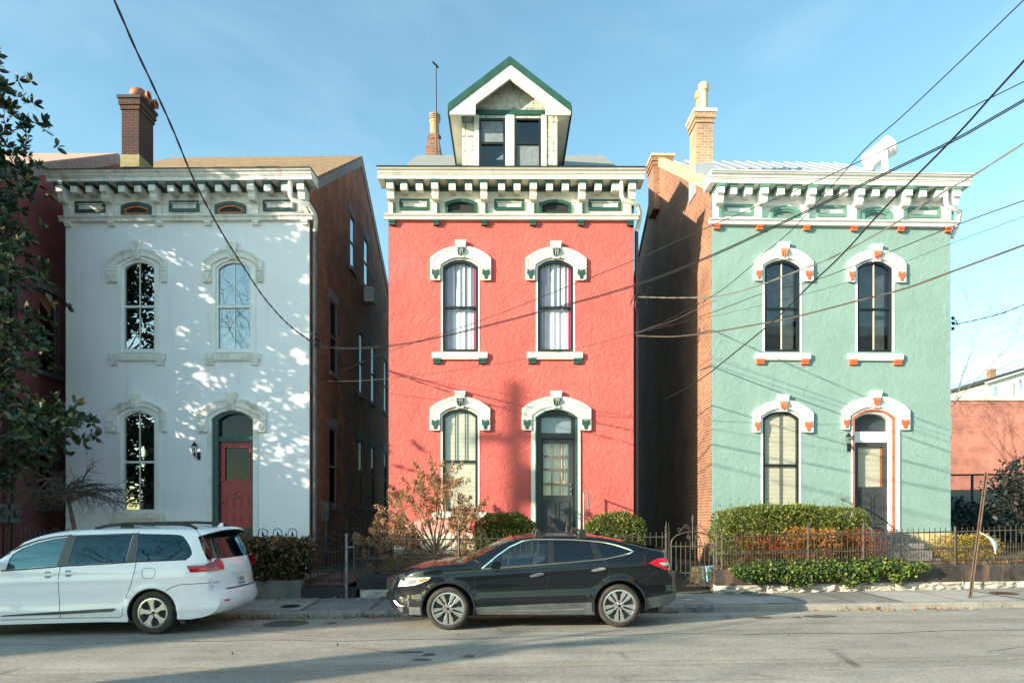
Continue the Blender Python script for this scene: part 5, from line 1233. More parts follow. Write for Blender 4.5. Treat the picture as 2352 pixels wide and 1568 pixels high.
for sg in (-1, 1): rearpanel('rear_reflector', .50, .53, sg * .72, sg * .88, M['red_lens'], .012)
for sg in (-1, 1):
    yy = sg * .62; b = MB(); pts = [(k2(738, 236)[0], k2(738, 240)[1] - .0), (k2(830, 214)[0], ztop2(-.9) + .045), (k2(1000, 0)[0], ztop2(-.5) + .075), (0, ztop2(0) + .08), (.35, ztop2(.35) + .07), (.52, ztop2(.52) + .05), (.62, ztop2(.6) + .0)]
    for i in range(len(pts) - 1):
        pass
    b.tube([(x, sg * (f2(x, ztop2(x) - .03) - .10), z + .012) for x, z in pts], .026, 8); b.box(pts[2][0] - .1, pts[2][0] + .1, yy - .02, yy + .02, ztop2(-.5) - .02, ztop2(-.5) + .07)
    b.build('roof_rail', M['blacktrim'], van, smooth=True)
fx = k2(1660, 0)[0]; MB().prism([(fx - .04, 1.70), (fx + .09, 1.70), (fx + .085, 1.80), (fx + .06, 1.80)], 'y', -.025, .025).build('aerial_fin', M['paint_white'], van)
b = MB(); b.box(-3.6, .62, -.72, .72, .20, .42); b.box(-.43, .43, -.66, .66, .3, .72); b.box(-3.45, -2.6, -.66, .66, .3, .72); b.box(-2.6, -.45, -.8, .8, .22, .5); b.box(.43, .80, -.74, .74, .25, .5)
b.build('underbody', M['dark'], van)
b = MB()
for yy in (-.42, .42):
    for xx in (-1.75, -.75): b.prism([(xx, .5), (xx + .18, .5), (xx + .34, 1.2), (xx + .22, 1.24), (xx + .1, .8)], 'y', yy - .26, yy + .26); b.prism(roundpoly([(xx + .2, 1.22), (xx + .32, 1.22), (xx + .38, 1.45), (xx + .27, 1.46)], 2), 'y', yy - .14, yy + .14)
b.prism([(-2.75, .5), (-2.75, 1.08), (-2.4, 1.06), (-2.3, .9), (-2.3, .5)], 'y', -.78, .78)
b.build('seats', M['seat'], van)
MB().prism(roundpoly([k2(*p) for p in ((-30, 500), (20, 488), (35, 520), (30, 580), (-20, 590))], 1), 'y', -1.20, -1.0).build('wing_mirror', M['paint_white'], van, bevel=.02)
for x in (0, -3.03):
    for sgn in (-1, 1): wheel(van, x, sgn * .845, .357, .357, .232, 'five', sgn, math.pi / 2 + .18)
for cx in (0, -3.03): V.ribbon('arch_lip', archpts(cx, .355, .398, .26), .022, M['blacktrim'], van, .002)
MB().prism([(.405, .45), (.46, .46), (.52, .17), (.44, .17)], 'y', -.93, -.72).build('mud_flap', M['blacktrim'], van)
# ------------------------------------------------------------------ neighbouring and far buildings
def nz(x): return x
# painted brick house at the far left: only its right side wall and roof show
XN = -12.65; nb = .3
nh = empty('brick_house', (XN - 6, 15.6, nb), 'dark maroon painted brick house in shade at the left edge', 'house')
yv = lambda px: XN * FL / (px - CX) - 15.6
we, rid, sl_ = 9.55 - nb, 6.3, .60
nhol = []; nwin = []
for xa, xb, z0, z1 in ((91, 137, 5.75, 7.95), (91, 130, 2.1, 4.3), (20, 40, 5.75, 7.95)):
    a, b_ = yv(xa), yv(xb); nhol.append(rect(a, b_, z0 - nb, z1 - nb)); nwin.append((a, b_, z0 - nb, z1 - nb))
W6 = 6.0
gab = [(0, 0), (12, 0), (12, we), (rid, we + sl_ * rid), (0, we)]
MB().plate(gab, nhol, 'x', W6 - .25, W6).build('side_wall', M['brick_paint'], nh); MB().plate(gab, [], 'x', 0, .25).build('side_wall', M['brick_paint'], nh)
MB().box(.25, W6 - .25, .0, .2, 0, we).build('front_wall', M['brick_paint'], nh); MB().box(.25, W6 - .25, 11.8, 12, 0, we).build('back_wall', M['brick_paint'], nh)
b = MB(); b.prism([(-.3, we - .1), (rid, we + sl_ * rid + .06), (rid, we + sl_ * rid + .14), (-.3, we - .02)], 'x', -.1, W6 + .02)
b.prism([(rid + .001, we + sl_ * rid + .06), (12.3, we - .1), (12.3, we - .02), (rid + .001, we + sl_ * rid + .14)], 'x', -.1, W6 + .02); b.build('roof', M['roof_pink'], nh)
MB().prism([(-.3, we - .38), (rid, we + sl_ * rid - .22), (rid, we + sl_ * rid + .1), (-.3, we - .06)], 'x', W6 + .021, W6 + .07).build('rake_board', M['lintel'], nh)
for a, b_, z0, z1 in nwin:
    o = MB().ring(rect(a, b_, z0, z1), rect(a + .06, b_ - .06, z0 + .06, z1 - .06), 'x', W6 - .15, W6 - .06).build('side_window', M['pipe'], nh)
    MB().sheet(rect(a + .05, b_ - .05, z0 + .05, z1 - .05), 'x', W6 - .11).build('pane', M['win_mid'], o)
    MB().box(W6 - .1, W6 + .02, a - .15, b_ + .15, z1, z1 + .3).build('lintel', M['lintel'], o); MB().box(W6 - .1, W6 + .07, a - .1, b_ + .1, z0 - .13, z0).build('sill', M['pipe'], o)
b = MB()
for px in (8, 27): b.tube([(W6 + .05, yv(px), .2), (W6 + .05, yv(px), we - .3)], .04, 6)
b.build('downpipe', M['brown_iron'], nh)
for px in (-6, 22):
    y0_ = yv(px); z0 = CAMZ + (HY - 1196) / FL * (y0_ + 15.6) - nb
    o = MB().box(W6 + .001, W6 + .16, y0_ - .16, y0_ + .16, z0 - .05, z0 + .42).build('electric_meter', M['pipe'], nh, bevel=.02)
    MB().lathe([(.11, 0), (.11, .08), (.09, .10), (.01, .10)], (W6 + .16, y0_, z0 + .2), 'x', 16).build('meter_dial', M['grey_iron'], o)
# long low brick building on the right
Yb = 46.0
p0 = P(2150, 912, Yb); p1 = P(2700, 912, Yb); zb_ = P(2200, 1138, Yb).z
lb = empty('brick_building', (p0.x - 1, Yb, zb_), 'long low red brick building with a cream coping behind the fence at right', 'building')
Wb = p1.x - p0.x + 4; Hb = p0.z - zb_
MB().box(0, Wb, 0, 9, 0, Hb - .22).build('wall', M['brick_far'], lb)
MB().box(-.08, Wb + .08, -.08, 9.08, Hb - .22, Hb + .05).build('coping', M['cream'], lb)
stonewall('stone_base', -.5, Wb, -.55, .0, -.05, M['stone'], lb, 5, 1)
# white clapboard house above it
Yw = 78.0
q0 = P(2268, 912, Yw); q1 = P(2460, 912, Yw); qe = P(2256, 876, Yw); qr = P(2352, 846, Yw)
wh = empty('clapboard_house', (q0.x, Yw, q0.z - 6), 'distant white clapboard house above the low red brick building', 'house')
Wh = q1.x - q0.x; e0 = qe.z - (q0.z - 6); slope_w = (qr.z - qe.z) / (qr.x - qe.x)
hole = []
for xa, xb, ya, yb in ((2281, 2291, 887, 912), (2324, 2331, 880, 911), (2340, 2347, 872, 893), (2375, 2385, 870, 905)):
    hole.append((P(xa, 0, Yw).x - q0.x, P(xb, 0, Yw).x - q0.x, P(0, yb, Yw).z - q0.z + 6, P(0, ya, Yw).z - q0.z + 6))
gz = lambda x: e0 + slope_w * x
apx = Wh * .55
MB().plate([(0, 0), (Wh, 0), (Wh, gz(apx) - .2), (apx, gz(apx)), (0, gz(0))], [rect(*[h_[0], h_[1], h_[2], h_[3]]) for h_ in hole], 'y', 0, .2).build('wall', pmat('clapboard', (.80, .79, .72), .6, .04, 2), wh)
MB().box(0, .2, .2, 8, 0, e0).build('side_wall', M['cream'], wh)
b = MB(); b.prism([(-.5, gz(-.5)), (apx, gz(apx)), (Wh + .5, gz(apx) - .3), (Wh + .5, gz(apx) - .05), (apx, gz(apx) + .28), (-.5, gz(-.5) + .28)], 'y', -.4, 8); b.build('roof', M['charcoal'], wh)
MB().prism([(-.5, gz(-.5) - .18), (apx, gz(apx) - .18), (apx, gz(apx) - .002), (-.5, gz(-.5) - .002)], 'y', -.42, -.3).build('bargeboard', M['cream'], wh)
for h_ in hole:
    o = MB().ring(rect(h_[0] - .12, h_[1] + .12, h_[2] - .12, h_[3] + .12), rect(h_[0], h_[1], h_[2], h_[3]), 'y', -.06, .1).build('window', M['bright'], wh); MB().sheet(rect(*h_), 'y', .05).build('pane', M['win_mirror'], o)
cx_ = P(2303, 0, Yw).x - q0.x; MB().box(cx_ - .35, cx_ + .35, 1.5, 2.2, gz(cx_), gz(cx_) + 1.25).build('chimney', M['brick_orange'], wh)
# chain link fence, dark bank of creeper, dark shrub
Yf = 24.8
def chainmat():
    m, nt, b = newmat('chain_link'); co = objco(nt); mp = nd(nt, 'ShaderNodeMapping'); mp.inputs['Rotation'].default_value = (0, R(45), 0); nt.links.new(co, mp.inputs[0])
    fs = []
    sx = nt.nodes.new('ShaderNodeSeparateXYZ'); nt.links.new(mp.outputs[0], sx.inputs[0])
    for i in (0, 2):
        a = nd(nt, 'ShaderNodeMath', operation='MULTIPLY'); nt.links.new(sx.outputs[i], a.inputs[0]); a.inputs[1].default_value = 1 / .06
        f = nd(nt, 'ShaderNodeMath', operation='FRACT'); nt.links.new(a.outputs[0], f.inputs[0]); l = nd(nt, 'ShaderNodeMath', operation='LESS_THAN'); nt.links.new(f.outputs[0], l.inputs[0]); l.inputs[1].default_value = .14; fs.append(l.outputs[0])
    mxx = nd(nt, 'ShaderNodeMath', operation='MAXIMUM'); nt.links.new(fs[0], mxx.inputs[0]); nt.links.new(fs[1], mxx.inputs[1])
    b.inputs['Base Color'].default_value = (.07, .08, .09, 1); b.inputs['Roughness'].default_value = .5
    tr = nt.nodes.new('ShaderNodeBsdfTransparent'); mx = nt.nodes.new('ShaderNodeMixShader'); nt.links.new(mxx.outputs[0], mx.inputs[0]); nt.links.new(tr.outputs[0], mx.inputs[1]); nt.links.new(b.outputs[0], mx.inputs[2]); nt.links.new(mx.outputs[0], nt.nodes['Material Output'].inputs[0]); return m
fa, fb_ = P(2140, 1091, Yf), P(2420, 1088, Yf); zfb = P(2200, 1148, Yf).z
cf = empty('chain_link_fence', (fa.x, Yf, zfb), 'chain link fence along the foot of the low red brick building', 'fence')
LX = fb_.x - fa.x; HZ = fa.z - zfb
MB().sheet(rect(0, LX, -.1, HZ), 'y', 0).build('mesh_panel', chainmat(), cf)
MB().tube([(0, 0, HZ), (LX, 0, HZ + .05)], .035, 6).build('top_rail', M['black_iron'], cf)
for px in (2166, 2233, 2300, 2368): x = P(px, 0, Yf).x - fa.x; MB().tube([(x, 0, -.4), (x, 0, HZ)], .045, 6).build('fence_post', M['black_iron'], cf)
rng = np.random.default_rng(11)
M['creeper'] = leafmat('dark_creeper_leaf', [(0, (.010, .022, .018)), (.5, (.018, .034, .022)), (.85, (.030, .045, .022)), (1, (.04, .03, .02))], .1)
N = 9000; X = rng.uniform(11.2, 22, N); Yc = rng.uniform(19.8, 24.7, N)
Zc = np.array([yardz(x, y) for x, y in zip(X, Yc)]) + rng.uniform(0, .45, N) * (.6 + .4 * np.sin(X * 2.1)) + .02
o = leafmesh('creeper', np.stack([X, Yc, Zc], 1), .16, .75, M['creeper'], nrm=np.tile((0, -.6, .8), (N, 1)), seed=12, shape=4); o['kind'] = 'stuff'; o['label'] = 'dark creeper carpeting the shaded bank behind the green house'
# far reflections across the street: brick terrace and bare trees (behind the camera)
def far_terrace(x0, x1, y, hgt, m, label, cols):
    t = empty('brick_building', (x0, y, grade((x0 + x1) / 2) - .1), label, 'building')
    holes = []; W_ = x1 - x0
    for r in range(int(hgt / 3.2)):
        for c in range(cols): u = (c + .5) * W_ / cols; holes.append(rect(u - .5, u + .5, 1.0 + 3.2 * r, 3.0 + 3.2 * r))
    MB().plate(rect(0, W_, 0, hgt), holes, 'y', -.25, 0).build('front_wall', m, t); MB().box(0, W_, -9, -.8, 0, hgt - .2).build('rear_block', m, t)
    MB().box(-.2, W_ + .2, -1.2, .45, hgt, hgt + .55).build('cornice', M['cream'], t)
    for h_ in holes: MB().sheet(h_, 'y', -.15).build('window', M['win_mid'], t)
far_terrace(13.5, 32, -8.5, 13.4, M['brick_far'], 'tall brick terrace across the street, seen only mirrored in window glass', 8)
far_terrace(-14, -5.5, -9.0, 6.4, M['brick_red'], 'smaller brick terrace across the street, mirrored in the white house panes', 4)
# unseen tall house added at left, shaped so its shadow lies over the van and the near road
sb = empty('shadow_house', (-60.0, -14.6, -.9), 'tall brick house added unseen beyond the left edge to shade the minivan', 'house')
MB().box(0, 11, 0, 11, 0, 18.0).build('wall', M['brick_red'], sb); MB().box(-.2, 11.1, -.1, 11.2, 18.001, 18.4).build('cornice', M['cream'], sb)
# ------------------------------------------------------------------ low walls, fences, gates
def wallrun(name, x0, x1, z0f, z1f, m, label, cat, dep=.3, lift=0, bev=True):
    X = np.linspace(x0, x1, max(3, int((x1 - x0) * 2))); b = MB(); vs = []
    for x in X:
        y = wallY(x); vs += [(x, y + lift, z0f(x)), (x, y + lift, z1f(x) - .03), (x, y + lift + .03, z1f(x)), (x, y + dep, z1f(x)), (x, y + dep, z0f(x))]
    n = len(X); b.add(vs, [tuple(range(5)), tuple((n - 1) * 5 + i for i in range(4, -1, -1))] + [(5 * i + k, 5 * i + 5 + k, 5 * i + 5 + (k + 1) % 5, 5 * i + (k + 1) % 5) for i in range(n - 1) for k in range(5)])
    o = b.build(name, m)
    if label: tag(o, label, cat)
    return o
cz = lambda x: lerp(x, [-60, -3.5, -2.9, 4.6, 9.1, 12, 60], [.5, .56, .575, .666, .755, .775, .9])
cb_ = lambda x: lerp(x, [-60, -3.5, -2.9, 4.6, 9.1, 12, 60], [.2, .26, .275, .344, .40, .418, .5])
w1 = empty('garden_wall', (-3.3, wallY(-3), wallz(-3)), 'low black coping wall on grey stones before the coral red house', 'wall')
def child(o, par):
    o.parent = par; o.matrix_parent_inverse = Matrix.Translation(par.location).inverted(); return o
child(wallrun('coping', -3.36, 3.55, cb_, cz, M['blackcoping'], None, None), w1)
child(stonewall('stone_base', -3.3, 3.5, 0, .2, lambda x: wallY(x) + .02, M['stone'], None, 21, 1, (.7, 1.0), .25, .03, zf=lambda x: (wallz(x) - .05, cb_(x) - .012)), w1)
w2 = empty('garden_wall', (4.62, wallY(5), wallz(5)), 'long low wall with dark brown coping on pale rubble before the green house', 'wall')
child(wallrun('coping', 4.42, 20, cb_, cz, M['coping'], None, None), w2)
child(stonewall('stone_base', 4.42, 20, 0, .2, lambda x: wallY(x) + .015, M['stone'], None, 22, 1, (.35, 1.15), .25, .04, zf=lambda x: (wallz(x) - .05, cb_(x) - .006)), w2)
pl_ = wallrun('planter_wall', -12.5, -4.55, lambda x: wallz(x) - .05, lambda x: lerp(x, [-12, -4.5], [.36, .46]), M['planter'], 'grey concrete planter wall under the shaded brown hedge', 'wall', .25)
# gateway of the white house: step, brick path, iron gates
gs = MB().box(-4.54, -3.37, 14.74, 15.1, .0, .28).build('entrance_step', M['blackcoping']); tag(gs, 'black stone step at the brick path between white and coral houses', 'step')
gridmesh('brick_path', list(np.linspace(-4.54, -3.3, 4)), [15.1, 15.8, 17, 20, 30], lambda x, y: yardz(x, y) + .03, M['brick_path'])
walkstrip('garden_path', 3.5, 4.46, M['slab_mid'], .02, 1.0, 3.0)
def rod(b, x, y, z0, z1, r): b.box(x - r, x + r, y - r, y + r, z0, z1)
def spear(b, x, y, z, s=1.0, n=6): b.lathe([(.012 * s, 0), (.03 * s, .03 * s), (.014 * s, .05 * s), (.026 * s, .10 * s), (.004, .20 * s)], (x, y, z), 'z', n)
def run_fence(name, label, pts, zr, mats, post_at, step=.125, group=None):
    """pts: polyline on the coping; zr(x) -> (bottom rail, mid rail, top rail, picket top)"""
    root = empty(name, (pts[0][0], pts[0][1], zr(pts[0][0])[0] - .1), label, 'fence', group=group)
    b = MB(); L = 0
    for (xa, ya), (xb, yb) in zip(pts[:-1], pts[1:]):
        d = math.hypot(xb - xa, yb - ya); n = max(1, int(d / step))
        for i in range(n):
            t = (i + .5) / n; x, y = xa + (xb - xa) * t, ya + (yb - ya) * t; z = zr(x)
            rod(b, x, y, z[0] - .07, z[3], .0065)
            t2 = (i + 1.0) / n; x2, y2 = xa + (xb - xa) * t2, ya + (yb - ya) * t2; z = zr(x2); rod(b, x2, y2, z[0] - .07, z[1] + .09, .006)
    po = b.build('picket_panel', mats[0], root); po.matrix_parent_inverse = Matrix.Translation(root.location).inverted()
    for k in range(3):
        b = MB()
        for (xa, ya), (xb, yb) in zip(pts[:-1], pts[1:]): b.tube([(xa, ya, zr(xa)[k]), (xb, yb, zr(xb)[k])], .015, 4)
        o = b.build('rail', mats[0], root); o.matrix_parent_inverse = po.matrix_parent_inverse
    for x, y, fin in post_at:
        b = MB(); z = zr(x); b.tube([(x, y, z[0] - .16), (x, y, z[3] + .02)], .026, 8)
        if fin: b.lathe([(.03, 0), (.04, .02), (.02, .05), (.035, .08), (.012, .12), (.004, .22)], (x, y, z[3] + .02), 'z', 8)
        o = b.build('fence_post', mats[0], root); o.matrix_parent_inverse = po.matrix_parent_inverse
    return root
zrB = lambda x: (.665 + .012 * (x + 3), .915 + .012 * (x + 3), 1.32 + .010 * (x + 3), 1.425 + .010 * (x + 3))
fyB = lambda x: wallY(x) + .14
fB = run_fence('iron_fence', 'dark iron picket fence behind the black car, before the coral red house', [(-3.44, fyB(-3.4)), (-1, fyB(-1)), (1, fyB(1)), (3.36, fyB(3.3))], zrB, [M['brown_iron']], [(-.18 - .9 - .08, fyB(-1), 1), (3.38, fyB(3.3), 1), (-3.44, fyB(-3.4), 0), (1.2, fyB(1.2), 1)])
run_fence('iron_fence', 'short iron fence running back to the corner of the coral red house', [(-3.02, 15.0), (-3.02, 17.3)], zrB, [M['black_iron']], [(-3.02, 17.3, 0)])
pb = MB().box(-3.60, -3.545, wallY(-3.5) - .02, wallY(-3.5) + .035, .05, 1.46); gp = pb.build('steel_post', M['grey_iron']); tag(gp, 'bare galvanised post at the left end of the dark picket fence', 'post')
MB().box(-3.544, -3.42, wallY(-3.5), wallY(-3.5) + .02, 1.16, 1.19).build('bracket', M['grey_iron'], gp)
zrG = lambda x: (.74 + .0213 * (x - 4.6), .995 + .0240 * (x - 4.6), 1.376 + .0224 * (x - 4.6), 1.47 + .0230 * (x - 4.6))
fyG = lambda x: wallY(x) + .16
XG = [4.62, 6, 7, 8, 9, 10, 11, 12, 14]
run_fence('iron_fence', 'long brown iron picket fence above the ivy before the green house', [(x, fyG(x)) for x in XG], zrG, [M['brown_iron']], [(4.62, fyG(4.6), 0), (6.55, fyG(6.55), 1), (8.35 - .55, fyG(7.8), 1), (9.9, fyG(9.9), 0), (11.72, fyG(11.7), 0)])
def gate(name, label, x0, x1, y, z0, z1, zmid, zarch, m, rz=0.0):
    g = empty(name, (x0, y, z0), label, 'gate', rz); Wd = x1 - x0; b = MB(); H = z1 - z0; ha = zarch - z0
    n = 9
    b.tube([(0, 0, 0), (0, 0, H - .05)] + [(Wd / 2 - Wd / 2 * math.cos(math.pi * i / 12), 0, H - .05 + (ha - H) * math.sin(math.pi * i / 12)) for i in range(1, 12)] + [(Wd, 0, H - .05), (Wd, 0, 0)], .016, 6)
    for zz in (.06, (zmid - z0), H - .12): b.box(0, Wd, -.010, .010, zz - .014, zz + .014)
    b.build('gate_frame', m, g)
    b = MB()
    for i in range(1, n): x = Wd * i / n; rod(b, x, 0, .03, H - .02 if i != n // 2 + .5 else H, .008)
    b.build('bars', m, g)
    b = MB(); c = Wd / 2
    b.tube([(c, 0, H - .2), (c, 0, ha + .16)], .011, 6); spear(b, c, 0, ha + .14, 1.0)
    for s in (-1, 1):
        for (cx_, cz_, r0, a0) in ((.13, ha + .05, .06, 0), (.30, ha - .02, .05, .6), (.10, ha - .17, .05, 2.4)):
            b.tube([(c + s * (cx_ + (r0 * (1 - .12 * t)) * math.cos(a0 + t)), 0, cz_ + (r0 * (1 - .12 * t)) * math.sin(a0 + t)) for t in np.linspace(0, 5.6, 16)], .008, 5)
        b.tube([(c + s * .02, 0, H - .12), (c + s * .10, 0, ha - .12), (c + s * .07, 0, ha + .05), (c + s * .19, 0, ha + .06), (c + s * .30, 0, ha - .06)], .008, 5)
    b.build('scrollwork', m, g); return g
yg = wallY(4) + .16
g1 = gate('iron_gate', 'brown wrought iron gate with scrolls between the coral and green houses', 3.50, 4.44, yg, .26, 1.30, .60, 1.55, M['brown_iron'])
b = MB()
b.tube([(0, 0, .1), (.94, 0, .34)], .010, 5); b.tube([(0, 0, .34), (.94, 0, .1)], .010, 5); b.build('cross_brace', M['brown_iron'], g1)
for x in (3.44, 4.50):
    b = MB(); b.tube([(x, yg, .15), (x, yg, 1.46)], .028, 8); b.lathe([(.03, 0), (.045, .03), (.02, .06), (.04, .1), (.012, .14), (.004, .24)], (x, yg, 1.46), 'z', 8)
    o = b.build('gate_post', M['brown_iron']); tag(o, 'iron gate post with finial at the right end of the fence by the red house' if x < 4 else 'iron gate post with finial beside the corner of the green house', 'gate post')
g2 = gate('iron_gate', 'black arched iron gate standing half open on the brick path', -4.42, -3.75, wallY(-4) + .25, .36, 1.18, .62, 1.42, M['black_iron'], .25)
g3 = gate('iron_gate', 'taller black iron gate deep in the gap beside the white house', -5.02, -4.1, 18.6, .5, 1.62, 1.0, 1.95, M['black_iron'], 0)
# hoop-topped wire fence behind the hedge
hf = empty('hoop_fence', (-11, 15.45, .64), 'low hoop topped iron fence showing above the brown hedge', 'fence'); b = MB()
for x in np.arange(0, 6.3, .335):
    b.tube([(x - .10, 0, .1), (x - .10, 0, .82)] + [(x - .10 * math.cos(math.pi * i / 8), 0, .82 + .10 * math.sin(math.pi * i / 8)) for i in range(1, 8)] + [(x + .10, 0, .82), (x + .10, 0, .1)], .010, 5)
    b.lathe([(.02, 0), (.03, .03), (.012, .07), (.004, .12)], (x, 0, .76), 'z', 6); rod(b, x, 0, .1, .78, .008)
b.build('hoops', M['black_iron'], hf); MB().box(-.1, 6.3, -.01, .01, .45, .48).build('rail', M['black_iron'], hf)
# blue bin, mailbox, leaning sign post
bp = P(1627, 1344, 15.6); bn = empty('waste_bin', (bp.x, 15.6, bp.z), 'pale blue plastic bin behind the scrolled iron gate', 'bin')
MB().lathe([(.10, 0), (.135, .40), (.155, .405), (.155, .44), (.14, .44), (.095, .02), (.01, .02)], (0, 0, 0), 'z', 16).build('tub', pmat('bin_blue', (.20, .42, .50), .5, .08), bn, smooth=True)
b = MB()
for k in range(10): a = k * .628; b.tube([(.102 * math.cos(a), .102 * math.sin(a), .04), (.134 * math.cos(a), .134 * math.sin(a), .38)], .008, 4)
b.build('ribs', pmat('bin_rib', (.18, .38, .46), .5, .08), bn)
mb_ = MB(); mb_.prism([(0, 0), (.24, 0), (.24, .42), (.0, .50)], 'x', 0, .2); mbo = mb_.build('mailbox', M['black_iron']); mp_ = P(737, 1196, 17.2); mbo.location = mp_; tag(mbo, 'black metal mailbox by the downspout of the white house', 'mailbox'); MB().box(-.01, .21, -.03, .26, .46, .50).build('lid', M['black_iron'], mbo)
MB().box(.07, .13, .1, .16, -.9, -.001).build('stand', M['black_iron'], mbo)
pp = P(2227, 1376, 13.55); pt = P(2273, 1086, 13.7)
sp = empty('sign_post', (pp.x, 13.55, zwalk(pp.x, 13.55) - .02), 'rusty leaning post with a bent white sign on the right pavement', 'sign post')
vec = Vector((pt.x - pp.x, .25, pt.z - pp.z + .02)); ax_ = vec.normalized(); sx2 = Vector((1, 0, 0)) - ax_ * ax_.x; sx2.normalize(); sy2 = ax_.cross(sx2)
b = MB(); Lp = vec.length
U = [(-.035, -.015), (-.022, -.018), (-.016, .012), (.016, .012), (.022, -.018), (.035, -.015), (.022, .018), (-.022, .018)]
b.add([tuple(ax_ * t * Lp + sx2 * u + sy2 * v) for t in (0, 1) for u, v in U], [(k, (k + 1) % 8, 8 + (k + 1) % 8, 8 + k) for k in range(8)] + [tuple(range(8)), tuple(range(15, 7, -1))])
b.build('post', pmat('rusty_steel', (.13, .075, .05), .7, .35, 9, .2, 60, metal=.4, col2=(.22, .17, .13)), sp)
s0 = P(2250, 1221, 13.6) - Vector(sp.location); s1 = P(2286, 1271, 13.6) - Vector(sp.location); b = MB(); vs = []; n = 10
for i in range(n + 1):
    t = i / n; c_ = s0.lerp(s1, t); bow = math.sin(math.pi * t)
    for j in range(5):
        q = (j - 2) / 2; vs.append((c_.x + .075 * bow + q * .13 + .10 * bow * (1 - q * q), c_.y + q * .20, c_.z + .03 * bow))
b.add(vs, [(5 * i + j, 5 * i + j + 1, 5 * i + 6 + j, 5 * i + 5 + j) for i in range(n) for j in range(4)])
sg_ = b.build('sign_plate', M['bright'], sp, smooth=True); so_ = sg_.modifiers.new('thick', 'SOLIDIFY'); so_.thickness = .006
# ------------------------------------------------------------------ plants
def noise3(p, s, ph=0):
    return (np.sin(p[:, 0] * s + ph) * np.cos(p[:, 1] * s * 1.3 + ph * 2) + np.sin(p[:, 2] * s * 1.1 + ph * 3) * np.cos(p[:, 0] * s * .7 + 1)) * .5
def shellpts(N, half, rng, pw=3.0, lump=.12, freq=3.0, thick=.22, flat=False):
    """points in the outer layer of a clipped rounded box"""
    d = rng.normal(size=(N, 3)); d /= np.linalg.norm(d, axis=1, keepdims=True)
    h = np.array(half); r = 1 / (np.sum(np.abs(d) ** pw, 1) ** (1 / pw)); p = d * r[:, None]
    q = p * h; k = 1 + lump * noise3(q + rng.uniform(0, 9), freq, 1.3) + lump * .6 * noise3(q, freq * 2.7, .4)
    t = 1 - thick * rng.uniform(0, 1, N) ** 1.5
    n = np.sign(p) * np.abs(p) ** (pw - 1) / h; n /= np.linalg.norm(n, axis=1, keepdims=True)
    return q * (k * t)[:, None], n
def bush(name, label, cat, loc, half, N, leaf, aspect, m, seed, pw=3.0, lump=.12, freq=3.0, thick=.25, core=True, spread=1.2, shape=4, group=None, stemm=None):
    rng = np.random.default_rng(seed); root = empty(name, loc, label, cat, group=group)
    p, n = shellpts(N, half, rng, pw, lump, freq, thick); p[:, 2] += half[2]; keep = p[:, 2] > -.02; p, n = p[keep], n[keep]
    leafmesh('foliage', p, leaf, aspect, m, root, nrm=n, axis=n + np.array((0, 0, .3)), spread=spread * 2.2, seed=seed, shape=shape)
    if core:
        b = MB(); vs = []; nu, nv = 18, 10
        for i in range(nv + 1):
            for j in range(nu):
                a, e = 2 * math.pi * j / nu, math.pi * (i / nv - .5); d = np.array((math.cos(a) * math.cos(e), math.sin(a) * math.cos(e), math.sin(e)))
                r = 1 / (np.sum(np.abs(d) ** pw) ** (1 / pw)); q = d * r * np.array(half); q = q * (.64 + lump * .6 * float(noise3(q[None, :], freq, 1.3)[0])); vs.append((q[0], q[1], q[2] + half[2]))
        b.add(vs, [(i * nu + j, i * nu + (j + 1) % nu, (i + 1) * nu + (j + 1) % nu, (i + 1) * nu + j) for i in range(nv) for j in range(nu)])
        b.build('dark_core', M['bush_core'], root)  # solid core, coloured dark in place of the shade between leaves
    b = MB(); r2 = random.Random(seed)
    for k in range(5):
        x, y = r2.uniform(-.5, .5) * half[0], r2.uniform(-.4, .4) * half[1]
        b.tube([(x * .5, y * .5, -.15), (x, y, half[2] * .7)], [.025, .012], 5)
    b.build('stem', stemm or M['bark'], root)
    return root
M['bark'] = pmat('bark', (.09, .075, .06), .9, .3, 8, .6, 30)
M['bark_grey'] = pmat('grey_bark', (.085, .075, .07), .9, .3, 8, .6, 30)
M['box'] = leafmat('boxwood_leaf', [(0, (.045, .075, .015)), (.4, (.085, .125, .022)), (.75, (.14, .17, .03)), (1, (.22, .21, .05))], .25)
M['yew'] = leafmat('yew_leaf', [(0, (.05, .08, .014)), (.4, (.10, .14, .022)), (.75, (.17, .20, .035)), (1, (.25, .22, .05))], .25)
M['redbush'] = leafmat('russet_leaf', [(0, (.16, .028, .015)), (.4, (.30, .055, .025)), (.75, (.38, .10, .035)), (1, (.2, .13, .03))], .3)
M['orangebush'] = leafmat('orange_leaf', [(0, (.24, .09, .03)), (.4, (.38, .15, .045)), (.75, (.42, .22, .07)), (1, (.16, .17, .035))], .3)
M['yellowbush'] = leafmat('yellow_leaf', [(0, (.16, .13, .02)), (.4, (.32, .22, .025)), (.75, (.40, .26, .035)), (1, (.14, .16, .025))], .3)
M['ivy'] = leafmat('ivy_leaf', [(0, (.02, .045, .018)), (.45, (.04, .085, .024)), (.72, (.12, .18, .03)), (.92, (.24, .27, .04)), (1, (.28, .18, .09))], .25, .5, .3)
M['bark_tan'] = pmat('tan_bark', (.30, .21, .12), .85, .25, 8)
M['hedge1'] = leafmat('brown_green_leaf', [(0, (.035, .045, .022)), (.45, (.055, .065, .026)), (.7, (.10, .075, .032)), (.9, (.20, .10, .045)), (1, (.30, .17, .05))], .2, .4)
M['hedgetop'] = leafmat('rusty_leaf', [(0, (.10, .06, .03)), (.4, (.20, .10, .045)), (.8, (.30, .14, .06)), (1, (.12, .10, .04))], .25, .45)
